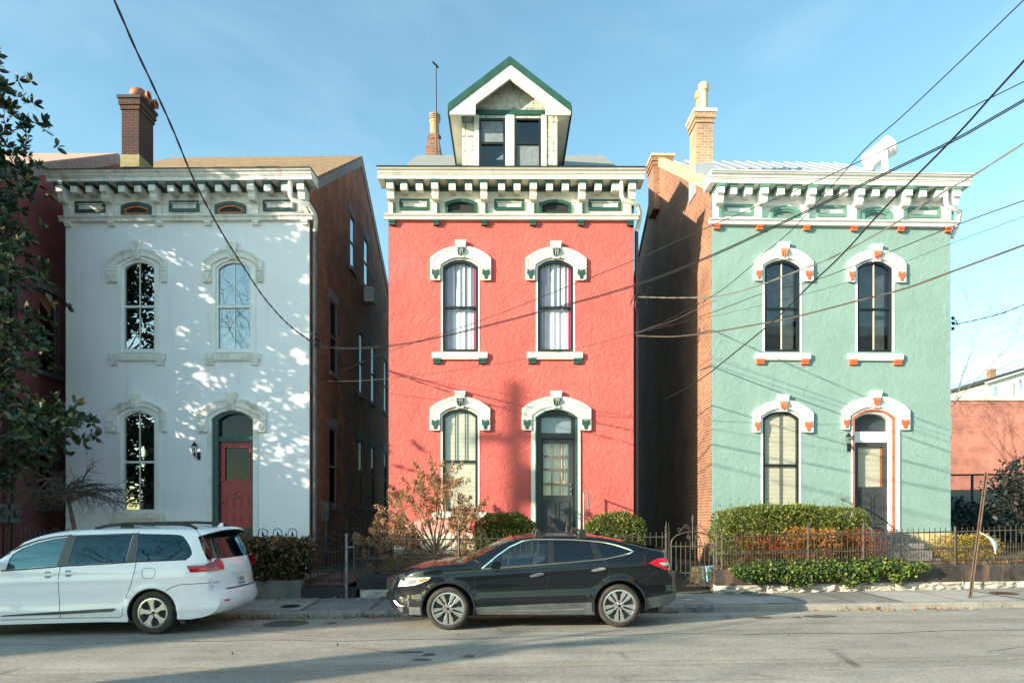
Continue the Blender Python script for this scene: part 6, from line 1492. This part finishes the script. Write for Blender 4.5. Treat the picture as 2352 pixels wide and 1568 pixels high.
M['magnolia'] = leafmat('magnolia_leaf', [(0, (.014, .040, .022)), (.35, (.024, .060, .028)), (.72, (.040, .082, .030)), (.88, (.09, .085, .03)), (.95, (.16, .10, .04)), (1, (.16, .19, .04))], .12, .3, .6)
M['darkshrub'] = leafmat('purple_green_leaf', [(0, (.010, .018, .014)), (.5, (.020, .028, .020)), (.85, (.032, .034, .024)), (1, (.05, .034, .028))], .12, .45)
M['dried'] = leafmat('dried_flower', [(0, (.22, .12, .06)), (.4, (.38, .23, .12)), (.75, (.52, .36, .20)), (1, (.30, .14, .07))], .3, .7)
M['straw'] = leafmat('straw', [(0, (.22, .14, .06)), (.6, (.36, .25, .11)), (1, (.16, .14, .05))], .3, .8)
def gz_(x, y): return yardz(x, y)
def bbush(name, label, cat, x0, x1, y0, y1, Y, depth, N, leaf, m, seed, **kw):
    a, b_ = P(x0, y1, Y), P(x1, y0, Y); zb = gz_((a.x + b_.x) / 2, Y); h = (b_.z - zb) / 2
    return bush(name, label, cat, ((a.x + b_.x) / 2, Y, zb), ((b_.x - a.x) / 2, depth / 2, h), N, leaf, kw.pop('aspect', .55), m, seed, **kw)
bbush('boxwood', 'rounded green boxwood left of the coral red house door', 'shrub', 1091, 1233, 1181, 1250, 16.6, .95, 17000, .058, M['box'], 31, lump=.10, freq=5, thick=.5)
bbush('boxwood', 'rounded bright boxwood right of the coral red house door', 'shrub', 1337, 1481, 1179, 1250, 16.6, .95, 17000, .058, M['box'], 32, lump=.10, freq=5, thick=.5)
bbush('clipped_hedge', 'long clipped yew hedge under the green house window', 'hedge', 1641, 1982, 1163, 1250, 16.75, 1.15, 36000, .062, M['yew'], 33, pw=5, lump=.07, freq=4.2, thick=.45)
rs = np.random.default_rng(3); hp_ = []
for k in range(26):
    x = rs.uniform(P(1650, 0, 16.6).x, P(1965, 0, 16.6).x); zt = P(0, 1166, 16.7).z
    for t in range(9): hp_.append((x + rs.normal(0, .012), 16.6 + rs.normal(0, .02) + .3 * math.sin(k), zt + .03 * t * rs.uniform(.4, .9)))
hs = leafmesh('new_shoots', np.array(hp_), .05, .35, M['yew'], [o for o in bpy.data.objects if o.name.startswith('clipped_hedge')][0], axis=np.tile((0, 0, 1.), (len(hp_), 1)), spread=1.2, seed=5)
hs.matrix_parent_inverse = Matrix.Translation(hs.parent.location).inverted()
bbush('shrub', 'russet leafless looking shrub behind the iron fence under the hedge', 'shrub', 1692, 1808, 1226, 1300, 16.15, .7, 3600, .045, M['redbush'], 34, lump=.2, freq=5, thick=.6, aspect=.35, core=False)
bbush('shrub', 'orange brown shrub in the middle of the fenced bed before the hedge', 'shrub', 1805, 1925, 1210, 1300, 16.0, .7, 2600, .075, M['orangebush'], 35, lump=.25, freq=5, thick=.6, core=False)
bbush('shrub', 'deep red shrub at the right end of the clipped hedge', 'shrub', 1912, 2034, 1213, 1300, 16.1, .7, 4200, .045, M['redbush'], 36, lump=.2, freq=5, thick=.6, aspect=.3, core=False)
bbush('shrub', 'golden yellow shrub by the right corner of the green house', 'shrub', 2155, 2292, 1226, 1300, 16.75, .8, 3800, .055, M['yellowbush'], 37, lump=.22, freq=4.5, thick=.6, core=False)
bbush('shrub', 'small green and orange shrub at the gate corner of the green house bed', 'shrub', 1648, 1705, 1236, 1300, 15.5, .5, 900, .055, M['yew'], 38, lump=.3, freq=5, thick=.8, core=False)
# low green tangle left of the red house door
bbush('shrub', 'low loose green and straw shrub behind the fence before the red house', 'shrub', 1060, 1150, 1232, 1305, 15.7, .6, 1800, .05, M['yew'], 39, lump=.3, freq=5, thick=.9, core=False)
# hedge of the white house: brown on top, green below
hx0, hx1 = -11.5, P(713, 0, 14.95).x
for i, (xa, xb) in enumerate([(-9.6, hx1)]):
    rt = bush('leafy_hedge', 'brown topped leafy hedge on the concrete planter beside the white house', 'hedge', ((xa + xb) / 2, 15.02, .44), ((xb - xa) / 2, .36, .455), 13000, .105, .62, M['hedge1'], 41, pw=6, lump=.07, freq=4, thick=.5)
    q = np.random.default_rng(6); n_ = 1500; tp_ = np.stack([q.uniform(-(xb - xa) / 2, (xb - xa) / 2 - .05, n_), q.uniform(-.36, .3, n_), .80 + q.normal(0, .07, n_)], 1)
    leafmesh('rusty_top', tp_, .10, .6, M['hedgetop'], rt, axis=np.tile((0, -.2, -.5), (n_, 1)), spread=2.2, seed=8)
# ivy over the wall of the green house
q = np.random.default_rng(9); n_ = 12500
xi = q.uniform(4.75, P(2098, 0, 15.3).x + .1, n_); t = q.beta(1.1, 1.3, n_)
edge = np.clip((xi - 4.7) / .8, 0, 1) * np.clip((8.95 - xi) / .5, .15, 1)
wy = np.array([wallY(x) for x in xi]); ct = np.array([cz(x) for x in xi])
over = .33 * edge * (.75 + .25 * np.sin(xi * 5.3) + .15 * np.sin(xi * 13))
zi = ct + .18 * edge * (1 - t) - (over + .03) * t + q.normal(0, .03, n_)
yi = wy + .32 - .44 * np.minimum(1, t * 2.2) - .08 * np.sin(math.pi * t) + q.normal(0, .03, n_)
ivn = np.stack([0 * xi, -1 + .4 * (1 - t), .4 + .6 * (1 - t)], 1)
o = leafmesh('ivy', np.stack([xi, yi, zi], 1), .056, .95, M['ivy'], nrm=ivn, axis=np.stack([0 * xi, -.3 + 0 * xi, -.8 + 0 * xi], 1), spread=1.6, seed=10, shape=6); o['kind'] = 'stuff'; o['label'] = 'glossy green ivy spilling over the dark coping wall'; o['category'] = 'ivy'
# dried flower bed under the hydrangea
q = np.random.default_rng(14)
def clusters(cent, rad, per, leaf, seed):
    q = np.random.default_rng(seed); d = q.normal(size=(len(cent), per, 3)); d /= np.linalg.norm(d, axis=2, keepdims=True)
    return (np.asarray(cent)[:, None, :] + d * (np.asarray(rad)[:, None, None] * q.uniform(.7, 1.05, (len(cent), per, 1)))).reshape(-1, 3), d.reshape(-1, 3)
def grow(rng, start, dirv, length, rad, depth, segs, out, ends, spread=.55, kids=(2, 3), droop=0.0, shrink=.72, wob=.12, rmin=.0035, up=0.0):
    pts = [Vector(start)]; d = Vector(dirv).normalized(); rs_ = [rad]
    for i in range(segs):
        d = (d + Vector((rng.gauss(0, wob), rng.gauss(0, wob), rng.gauss(0, wob) - droop + up))).normalized(); pts.append(pts[-1] + d * length / segs); rs_.append(max(rmin, rad * (1 - .38 * (i + 1) / segs)))
    out.append((pts, rs_))
    if depth == 0: ends.append((pts[-1].copy(), d.copy())); return
    for k in range(rng.randint(*kids)):
        i = segs if k == 0 else rng.randint(max(1, segs // 2), segs)
        nd_ = (d + Vector((rng.gauss(0, spread), rng.gauss(0, spread), rng.gauss(0, spread * .7)))).normalized()
        grow(rng, pts[i], nd_, length * shrink * rng.uniform(.8, 1.15), max(rmin, rs_[i] * .72), depth - 1, segs, out, ends, spread, kids, droop, shrink, wob, rmin, up)
def branches(name, out, m, parent, n=5):
    b = MB()
    for pts, rs_ in out: b.tube(pts, rs_, n if rs_[0] > .012 else 3, cap=False)
    return b.build(name, m, parent, normals=False, smooth=True)
# panicle hydrangea before the red house
hb = P(1003, 1312, 16.1); hyd = empty('hydrangea_tree', (hb.x, 16.1, gz_(hb.x, 16.1) - .05), 'tall bare hydrangea with dry tan flower heads before the coral red house', 'shrub')
rg = random.Random(17); out, ends = [], []
H0 = .25
grow(rg, (0, 0, 0), (-.05, 0, 1), .75, .05, 0, 4, out, [], wob=.05)
for (dx, dz, L) in ((-1.0, .42, .95), (-.75, .75, 1.0), (-.5, 1.1, 1.15), (-.15, 1.15, 1.2), (.1, 1.2, 1.05), (.5, 1.0, 1.1), (.8, .8, .85), (-1.1, .25, .8), (.9, .45, .7), (-.9, .1, .55), (-.3, .9, 1.1), (.3, 1.1, 1.0), (-.62, .95, 1.05), (.65, .7, .9), (-1.0, .6, .9)):
    sdir = Vector((dx, rg.uniform(-.4, .3), dz)); grow(rg, (dx * .05, 0, .45 + .2 * rg.random()), sdir, L * .92, .026, 2, 5, out, ends, spread=.40, kids=(3, 4), shrink=.60, wob=.10, rmin=.004, up=.03)
branches('branches', out, M['bark_tan'] if 'bark_tan' in M else pmat('tan_bark', (.20, .14, .085), .85, .25, 8), hyd, 6)
cent = []; rad = []
for e, d in ends:
    if rg.random() < .95:
        for k in range(3): cent.append(tuple(e + d * (.03 + .08 * k) + Vector((rg.gauss(0, .02), rg.gauss(0, .02), 0)))); rad.append(.072 - .016 * k)
pp_, nn_ = clusters(cent, rad, 24, .04, 18)
leafmesh('flower_heads', pp_, .046, .75, M['dried'], hyd, nrm=nn_, spread=1.5, seed=19)
# small mophead hydrangeas with dry ball heads along the fence
q = random.Random(23); specs = [(868, 1240, 15.9), (930, 1248, 15.9), (1075, 1242, 15.8)]
for i, (px, py, Y) in enumerate(specs):
    c0 = P(px, 1300, Y); rt = empty('hydrangea', (c0.x, Y, gz_(c0.x, Y)), ['withered hydrangea with tan ball heads at the left corner of the red house', 'withered hydrangea with tan ball heads just left of the tall hydrangea trunk', 'withered hydrangea with tan ball heads right of the tall hydrangea trunk'][i], 'shrub', group='withered hydrangeas')
    cent, rad, out = [], [], []
    for k in range(16):
        x = q.uniform(-.42, .42); y = q.uniform(-.5, .35); z = q.uniform(.35, 1.15) if k < 12 else q.uniform(.15, .45)
        cent.append((x, y, z)); rad.append(q.uniform(.075, .125)); out.append(([Vector((x * .4, y * .4, -.1)), Vector((x * .8, y * .8, z * .5)), Vector((x, y, z))], [.008, .006, .004]))
    branches('stems', out, M['bark'], rt, 4); pp_, nn_ = clusters(cent, rad, 90, .04, 30 + i); leafmesh('flower_heads', pp_, .045, .8, M['dried'], rt, nrm=nn_, spread=1.2, seed=40 + i)
nq = np.random.default_rng(44); n_ = 2200; X = nq.uniform(-2.9, .8, n_); Y = nq.uniform(14.95, 16.6, n_)
o = leafmesh('dry_stalks', np.stack([X, Y, np.array([gz_(x, y) for x, y in zip(X, Y)]) - .02], 1), .42, .035, M['straw'], axis=np.stack([nq.normal(0, .25, n_), nq.normal(0, .25, n_), np.ones(n_)], 1), spread=.4, seed=45); o['kind'] = 'stuff'; o['label'] = 'dry straw stalks in the fenced bed before the red house'
n_ = 2600; X = nq.uniform(4.7, 13, n_); Y = np.array([wallY(x) for x in X]) + .3 + nq.uniform(0, 1.1, n_)
o = leafmesh('ground_cover', np.stack([X, Y, np.array([gz_(x, y) for x, y in zip(X, Y)])], 1), .12, .4, M['litter'], axis=np.stack([nq.normal(0, .8, n_), nq.normal(0, .8, n_), np.ones(n_) * .6], 1), spread=1.2, seed=46); o['kind'] = 'stuff'; o['label'] = 'leaf litter and low growth in the bed before the green house'
# weeping bare tree before the white house
tb = P(192, 1212, 15.9); wt_ = empty('weeping_tree', (tb.x, 15.9, .4), 'small bare weeping tree before the white house, above the minivan', 'tree')
rg = random.Random(5); out, ends = [], []
zt = P(0, 1128, 15.9).z - .4
grow(rg, (-.03, 0, -.1), (.02, 0, 1), zt + .1, .062, 0, 7, out, [], wob=.05); tp0 = out[0][0][-1]
for k in range(17):
    a = 2 * math.pi * k / 17 + rg.uniform(-.2, .2); el = rg.uniform(.0, .75); L = rg.uniform(.75, 1.15)
    pts = [tp0.copy() - Vector((0, 0, rg.uniform(0, .25)))]; d = Vector((math.cos(a), math.sin(a) * .8, .3 + el)); d.normalize(); rs_ = [.042]
    for i in range(8):
        d = (d + Vector((math.cos(a) * .08 + rg.gauss(0, .17), math.sin(a) * .08 + rg.gauss(0, .17), -.11 + rg.gauss(0, .10)))).normalized(); pts.append(pts[-1] + d * L / 7); rs_.append(.038 * (1 - .095 * (i + 1)))
        for kk in range(2):
            nd2 = (d + Vector((rg.gauss(0, .7), rg.gauss(0, .7), rg.gauss(-.1, .45)))).normalized(); o2 = []
            grow(rg, pts[-1], nd2, rg.uniform(.22, .42), .009, 1, 5, o2, ends, spread=.55, kids=(2, 3), droop=.07, shrink=.7, wob=.16, rmin=.0032); out += o2
    out.append((pts, rs_))
branches('branches', out, pmat('twig_bark', (.12, .095, .08), .9, .3, 8), wt_, 6)
# magnolia reaching in from the left edge
mg = empty('magnolia_tree', (-13.6, 14.9, -.1), 'large evergreen magnolia with glossy leaves reaching in from the left edge', 'tree')
q = np.random.default_rng(77); rg = random.Random(77)
out = []; ends = []
grow(rg, (0, 0, 0), (.0, 0, 1), 11.8, .22, 0, 12, out, [], wob=.03); trunk = out[0][0]
def mrad(z): return float(np.interp(z, [1.6, 2.6, 3.2, 4, 4.9, 5.6, 7, 8.5, 10, 11.3, 12.2, 13], [1.6, 2.7, 4.0, 4.2, 2.6, 3.3, 3.3, 2.7, 3.1, 2.65, 1.6, .4]))
tips = []
for k in range(250):
    z = 2.85 + 9.7 * (k + .5) / 250; a = k * 2.39996 + q.normal(0, .15); rr_ = mrad(z) * (q.uniform(.35, 1.0) ** .6) * (1 + .13 * math.sin(a * 3 + z * 1.7))
    i = min(11, max(1, int((z - .6) / 11.8 * 12))); s_ = trunk[i]
    e = Vector((s_.x * 0 + rr_ * math.cos(a), rr_ * math.sin(a) * .52, z)); mid = s_.lerp(e, .5) + Vector((0, 0, -.25))
    out.append(([s_, mid, e], [.05, .03, .010])); tips.append((e, (e - mid).normalized()))
branches('trunk', out, M['bark_grey'], mg, 6)
lp, la = [], []
for e, d in tips:
    for c in range(19 if e.z < 4.7 else 13 if e.z < 6.0 else 10 if e.z < 8 else 16):
        cc = np.array(e) + q.normal(0, .30, 3) * np.array((1, .9, .8)); ax2 = np.array(d) + q.normal(0, .5, 3) + np.array((0, 0, .35)); ax2 /= np.linalg.norm(ax2)
        for l in range(9):
            v = q.normal(size=3); v -= ax2 * v.dot(ax2); v /= np.linalg.norm(v) + 1e-6; lp.append(cc + v * .012); la.append(v * .9 + ax2 * q.uniform(.1, .9))
leafmesh('crown', np.array(lp), .18, .44, M['magnolia'], mg, axis=np.array(la), spread=.3, seed=78, shape=6)
# dark shrub at the right edge
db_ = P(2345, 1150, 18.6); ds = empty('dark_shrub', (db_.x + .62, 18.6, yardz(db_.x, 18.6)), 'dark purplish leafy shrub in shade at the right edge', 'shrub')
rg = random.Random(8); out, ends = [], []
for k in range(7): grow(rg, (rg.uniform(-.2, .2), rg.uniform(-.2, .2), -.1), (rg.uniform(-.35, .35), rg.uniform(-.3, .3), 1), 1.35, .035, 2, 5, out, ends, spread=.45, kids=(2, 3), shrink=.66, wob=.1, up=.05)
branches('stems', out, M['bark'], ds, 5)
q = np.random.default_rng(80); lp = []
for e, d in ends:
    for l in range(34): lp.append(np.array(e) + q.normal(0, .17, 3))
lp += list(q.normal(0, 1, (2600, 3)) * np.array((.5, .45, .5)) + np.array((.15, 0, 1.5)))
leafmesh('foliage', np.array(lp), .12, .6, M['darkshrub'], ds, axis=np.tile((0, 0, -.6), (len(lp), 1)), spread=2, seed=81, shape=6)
# bare trees beyond the green house, and the ones across the street that only windows mirror
def baretree(name, label, loc, h, seed, depth=5, rad=.2, m=None, spread=.5, lean=(0, 0)):
    t = empty(name, loc, label, 'tree'); rg = random.Random(seed); out, ends = [], []
    grow(rg, (0, 0, 0), (lean[0], lean[1], 1), h * .33, rad, depth, 5, out, ends, spread=spread, kids=(2, 3), shrink=.76, wob=.1, rmin=.006, up=.03)
    tr = branches('trunk', out[:1], m or M['bark_grey'], t, 7); branches('branches', out[1:], m or M['bark_grey'], t, 5); return t
tp1 = P(2150, 900, 33)
baretree('bare_tree', 'bare winter tree rising behind the right corner of the green house', (P(2165, 900, 41).x, 41, 1.2), 17.5, 12, 7, .105, m=pmat('pale_bark', (.20, .17, .155), .9, .2, 8), spread=.55, lean=(.10, 0))
tp2 = P(2215, 905, 75); baretree('bare_tree', 'faint distant bare tree above the coping of the low brick building', (tp2.x, 75, 8), 9, 5, 5, .2, spread=.55)
tp3 = P(1458, 700, 40); baretree('bare_tree', 'bare tree peeping through the gap between coral and green houses', (tp3.x, 40, 1.5), 16, 9, 5, .2, spread=.55)
baretree('bare_tree', 'bare street tree across the road, mirrored in the white house door glass', (-21.0, -16, 0), 21, 3, 7, .30, spread=.5)
baretree('bare_tree', 'bare street tree across the road, mirrored in the upper window panes', (-28.0, -16.5, 0), 19, 4, 7, .28, spread=.5)
# unseen trunk added at left to throw the broad soft band over the road
pt_ = empty('shadow_trunk', (-20.6, -2.1, -.3), 'thick tree trunk added unseen beyond the left edge to shade the road', 'tree'); rg = random.Random(2); out = []
out.append(([Vector((0, 0, -.2)), Vector((0, .05, 2)), Vector((.1, 0, 4.5)), Vector((0, 0, 7.3))], [.85, .80, .74, .6])); branches('trunk', out, M['bark'], pt_, 12)
out = []
for k in range(9): grow(rg, (0, 0, 7.0), (rg.gauss(0, .5), rg.gauss(0, .5), 1), 1.4, .06, 1, 4, out, [], spread=.5)
branches('branches', out, M['bark'], pt_, 5)
# utility pole on the camera's side: its top falls as a soft cross on the coral red wall
def pole(loc, h, label, arm=True):
    t = empty('utility_pole', loc, label, 'utility pole'); MB().tube([(0, 0, 0), (0, 0, h)], [.15, .12], 10).build('pole', M['bark'], t, smooth=True)
    if arm: MB().box(-1.5, 1.5, -.12, .0, h - 1.5, h - 1.32).build('crossarm', M['bark'], t); MB().lathe([(.05, 0), (.24, .05), (.26, .85), (.2, .95), (.03, .97)], (.42, .0, h - 3.2), 'z', 14).build('transformer', M['pipe'], t, smooth=True)
    return t
u1 = pole((-26.5, 2.6, -.4), 15.0, 'wooden utility pole across the street to the left, unseen, inferred from its shadow')
u2 = pole((14.5, 6.0, .2), 11.5, 'wooden utility pole beyond the right edge carrying the service cables')
# ------------------------------------------------------------------ overhead cables
def spline(pts, n=14):
    P_ = [np.array(p) for p in pts]; P_ = [2 * P_[0] - P_[1]] + P_ + [2 * P_[-1] - P_[-2]]; out = []
    for i in range(1, len(P_) - 2):
        for k in range(n):
            t = k / n; a, b_, c_, d_ = P_[i - 1:i + 3]; out.append(.5 * (2 * b_ + (c_ - a) * t + (2 * a - 5 * b_ + 4 * c_ - d_) * t * t + (3 * b_ - a - 3 * c_ + d_) * t ** 3))
    out.append(P_[-2]); return out
def cable(label, pix, Ya, Yb, r, m, twist=0, ext=0.0, n=8, gap=0.0):
    """a cable sagging from depth Ya (first point) to Yb (last); depth runs evenly in 1/Y along the picture length"""
    L = [0]
    for a, b_ in zip(pix[:-1], pix[1:]): L.append(L[-1] + math.hypot(b_[0] - a[0], b_[1] - a[1]))
    pts = []
    for (x, y), l in zip(pix, L): iy = (1 / Ya) * (1 - l / L[-1]) + (1 / Yb) * l / L[-1]; pts.append(tuple(P(x, y, 1 / iy)))
    if ext: a, b_ = np.array(pts[-2]), np.array(pts[-1]); d = (b_ - a) / np.linalg.norm(b_ - a); pts.append(tuple(b_ + d * ext))
    S = spline(pts, n); b = MB()
    if twist:
        D = [0]
        for a, c_ in zip(S[:-1], S[1:]): D.append(D[-1] + float(np.linalg.norm(c_ - a)))
        F = np.linspace(0, D[-1], int(D[-1] / .09)); S2 = [np.array([np.interp(f, D, [s[k] for s in S]) for k in range(3)]) for f in F]
        for ph in (0, math.pi): b.tube([s + np.array((0, math.cos(f * twist + ph) * r, math.sin(f * twist + ph) * r)) for s, f in zip(S2, F)], r * .95, 5)
    elif gap:
        for dz in (-gap, gap): b.tube([s + np.array((0, 0, dz)) for s in S], r, 5)
    else: b.tube(S, r, 6)
    o = b.build('overhead_cable', m, smooth=True); return tag(o, label, 'cable')
M['cable'] = pmat('black_cable', (.012, .014, .016), .5, .1); M['cable_grey'] = pmat('grey_cable', (.16, .155, .145), .5, .15); M['cable_brown'] = pmat('weathered_cable', (.085, .07, .055), .6, .15)
cable('thick black cable falling from the top left to the white house corner', [(712, 783), (662, 745), (610, 688), (565, 622), (520, 552), (480, 482), (440, 402), (400, 305), (355, 205), (310, 110), (262, 0)], 17.4, 7.5, 0.0112, M['cable'], twist=9, ext=3)
cable('thick doubled cable from the white house corner across the red house to the upper right', [(735, 795), (790, 800), (890, 795), (1015, 773), (1235, 718), (1460, 655), (1640, 585), (1850, 487), (2042, 395), (2200, 318), (2352, 231)], 17.5, 8.5, 0.0092, M['cable'], gap=0.0122, ext=4)
cable('thin single wire rising from the brick side wall to the right edge at lamp height', [(742, 868), (820, 838), (890, 808), (1100, 738), (1300, 660), (1480, 588), (1640, 516), (1850, 428), (2060, 331), (2200, 262), (2352, 188)], 18.5, 8.5, 0.0066, M['cable'], ext=4)
cable('slack grey wire from the downspout across the middle of the red house', [(745, 876), (850, 873), (1000, 856), (1180, 829), (1330, 799), (1454, 766), (1504, 750), (1552, 734), (1640, 690)], 17.7, 14.5, 0.0066, M['cable_brown'])
cable('steep black wire crossing the green house from the top right edge', [(1466, 762), (1530, 737), (1640, 678), (1715, 620), (1760, 578), (1820, 527), (1900, 440), (1990, 340), (2075, 265), (2220, 128), (2352, 0)], 17.2, 7.0, 0.0066, M['cable'], ext=4)
cable('steep doubled cable ending on the brick flank of the green house', [(1506, 928), (1600, 877), (1690, 808), (1790, 725), (1860, 655), (1935, 584), (2030, 480), (2190, 318), (2270, 230), (2352, 140)], 19.0, 7.0, 0.0066, M['cable'], gap=0.0079, ext=4)
cable('pale twisted cable from the red house corner rising past both green house windows', [(1466, 682), (1560, 684), (1650, 680), (1730, 660), (1825, 625), (1918, 588), (2043, 521), (2165, 443), (2236, 403), (2352, 329)], 17.7, 8.5, 0.0086, M['cable_grey'], twist=7, ext=4)
cable('taut black wire low across the upper green house windows', [(1466, 764), (1560, 742), (1640, 716), (1758, 672), (1868, 645), (2043, 579), (2184, 522), (2270, 490), (2352, 461)], 17.7, 9.0, 0.0066, M['cable'], ext=4)
cable('hair thin wire above the sills of the upper green house windows', [(1480, 758), (1630, 728), (1758, 699), (1942, 650), (2075, 603), (2184, 560), (2352, 497)], 17.6, 9.0, 0.0033, M['cable'], ext=4)
cable('thick weathered cable crossing the green house just above the upper sills', [(1462, 771), (1545, 773), (1640, 762), (1740, 745), (1830, 727), (1970, 691), (2075, 664), (2184, 625), (2352, 563)], 17.7, 9.5, 0.0086, M['cable_brown'], gap=0.0072, ext=4)
cable('black twisted service cable from the right corner of the green house', [(2190, 746), (2215, 741), (2250, 733), (2300, 720), (2352, 700)], 18.2, 15.0, 0.0079, M['cable'], twist=7, ext=6)
cable('upper of two thin wires above the far white house', [(2190, 886), (2198, 884), (2250, 866), (2352, 822)], 18.6, 24, 0.0066, M['cable'], ext=6)
cable('lower of two thin wires above the far white house', [(2192, 889), (2202, 886), (2260, 873), (2352, 846)], 18.6, 26, 0.0066, M['cable'], ext=6)
def knot(name, label, px, py, Y, seed, m):
    p = P(px, py, Y); b = MB(); q = random.Random(seed)
    for k in range(4):
        r0 = q.uniform(.06, .16); c = (q.uniform(-.1, .1), q.uniform(-.05, .05), q.uniform(-.15, .1)); b.tube([(c[0] + r0 * math.cos(t), c[1] + .02 * t, c[2] + r0 * 1.4 * math.sin(t)) for t in np.linspace(0, q.uniform(3, 5.5), 12)], .008, 5)
    for k in range(3): b.lathe([(.03, 0), (.045, .02), (.03, .04), (.045, .06), (.02, .08)], (0, 0, -.15 + .14 * k), 'z', 8)
    o = b.build(name, m, smooth=True); o.location = p; tag(o, label, 'cable fitting')
knot('insulator', 'tangle of cable loops and insulators on the white house corner', 726, 782, 17.55, 1, M['cable'])
knot('insulator', 'cable loops and insulators on the right corner of the coral red house', 1465, 690, 17.75, 2, M['cable'])
knot('insulator', 'black insulators and cable loop on the right corner of the green house', 2189, 745, 18.0, 3, M['cable'])
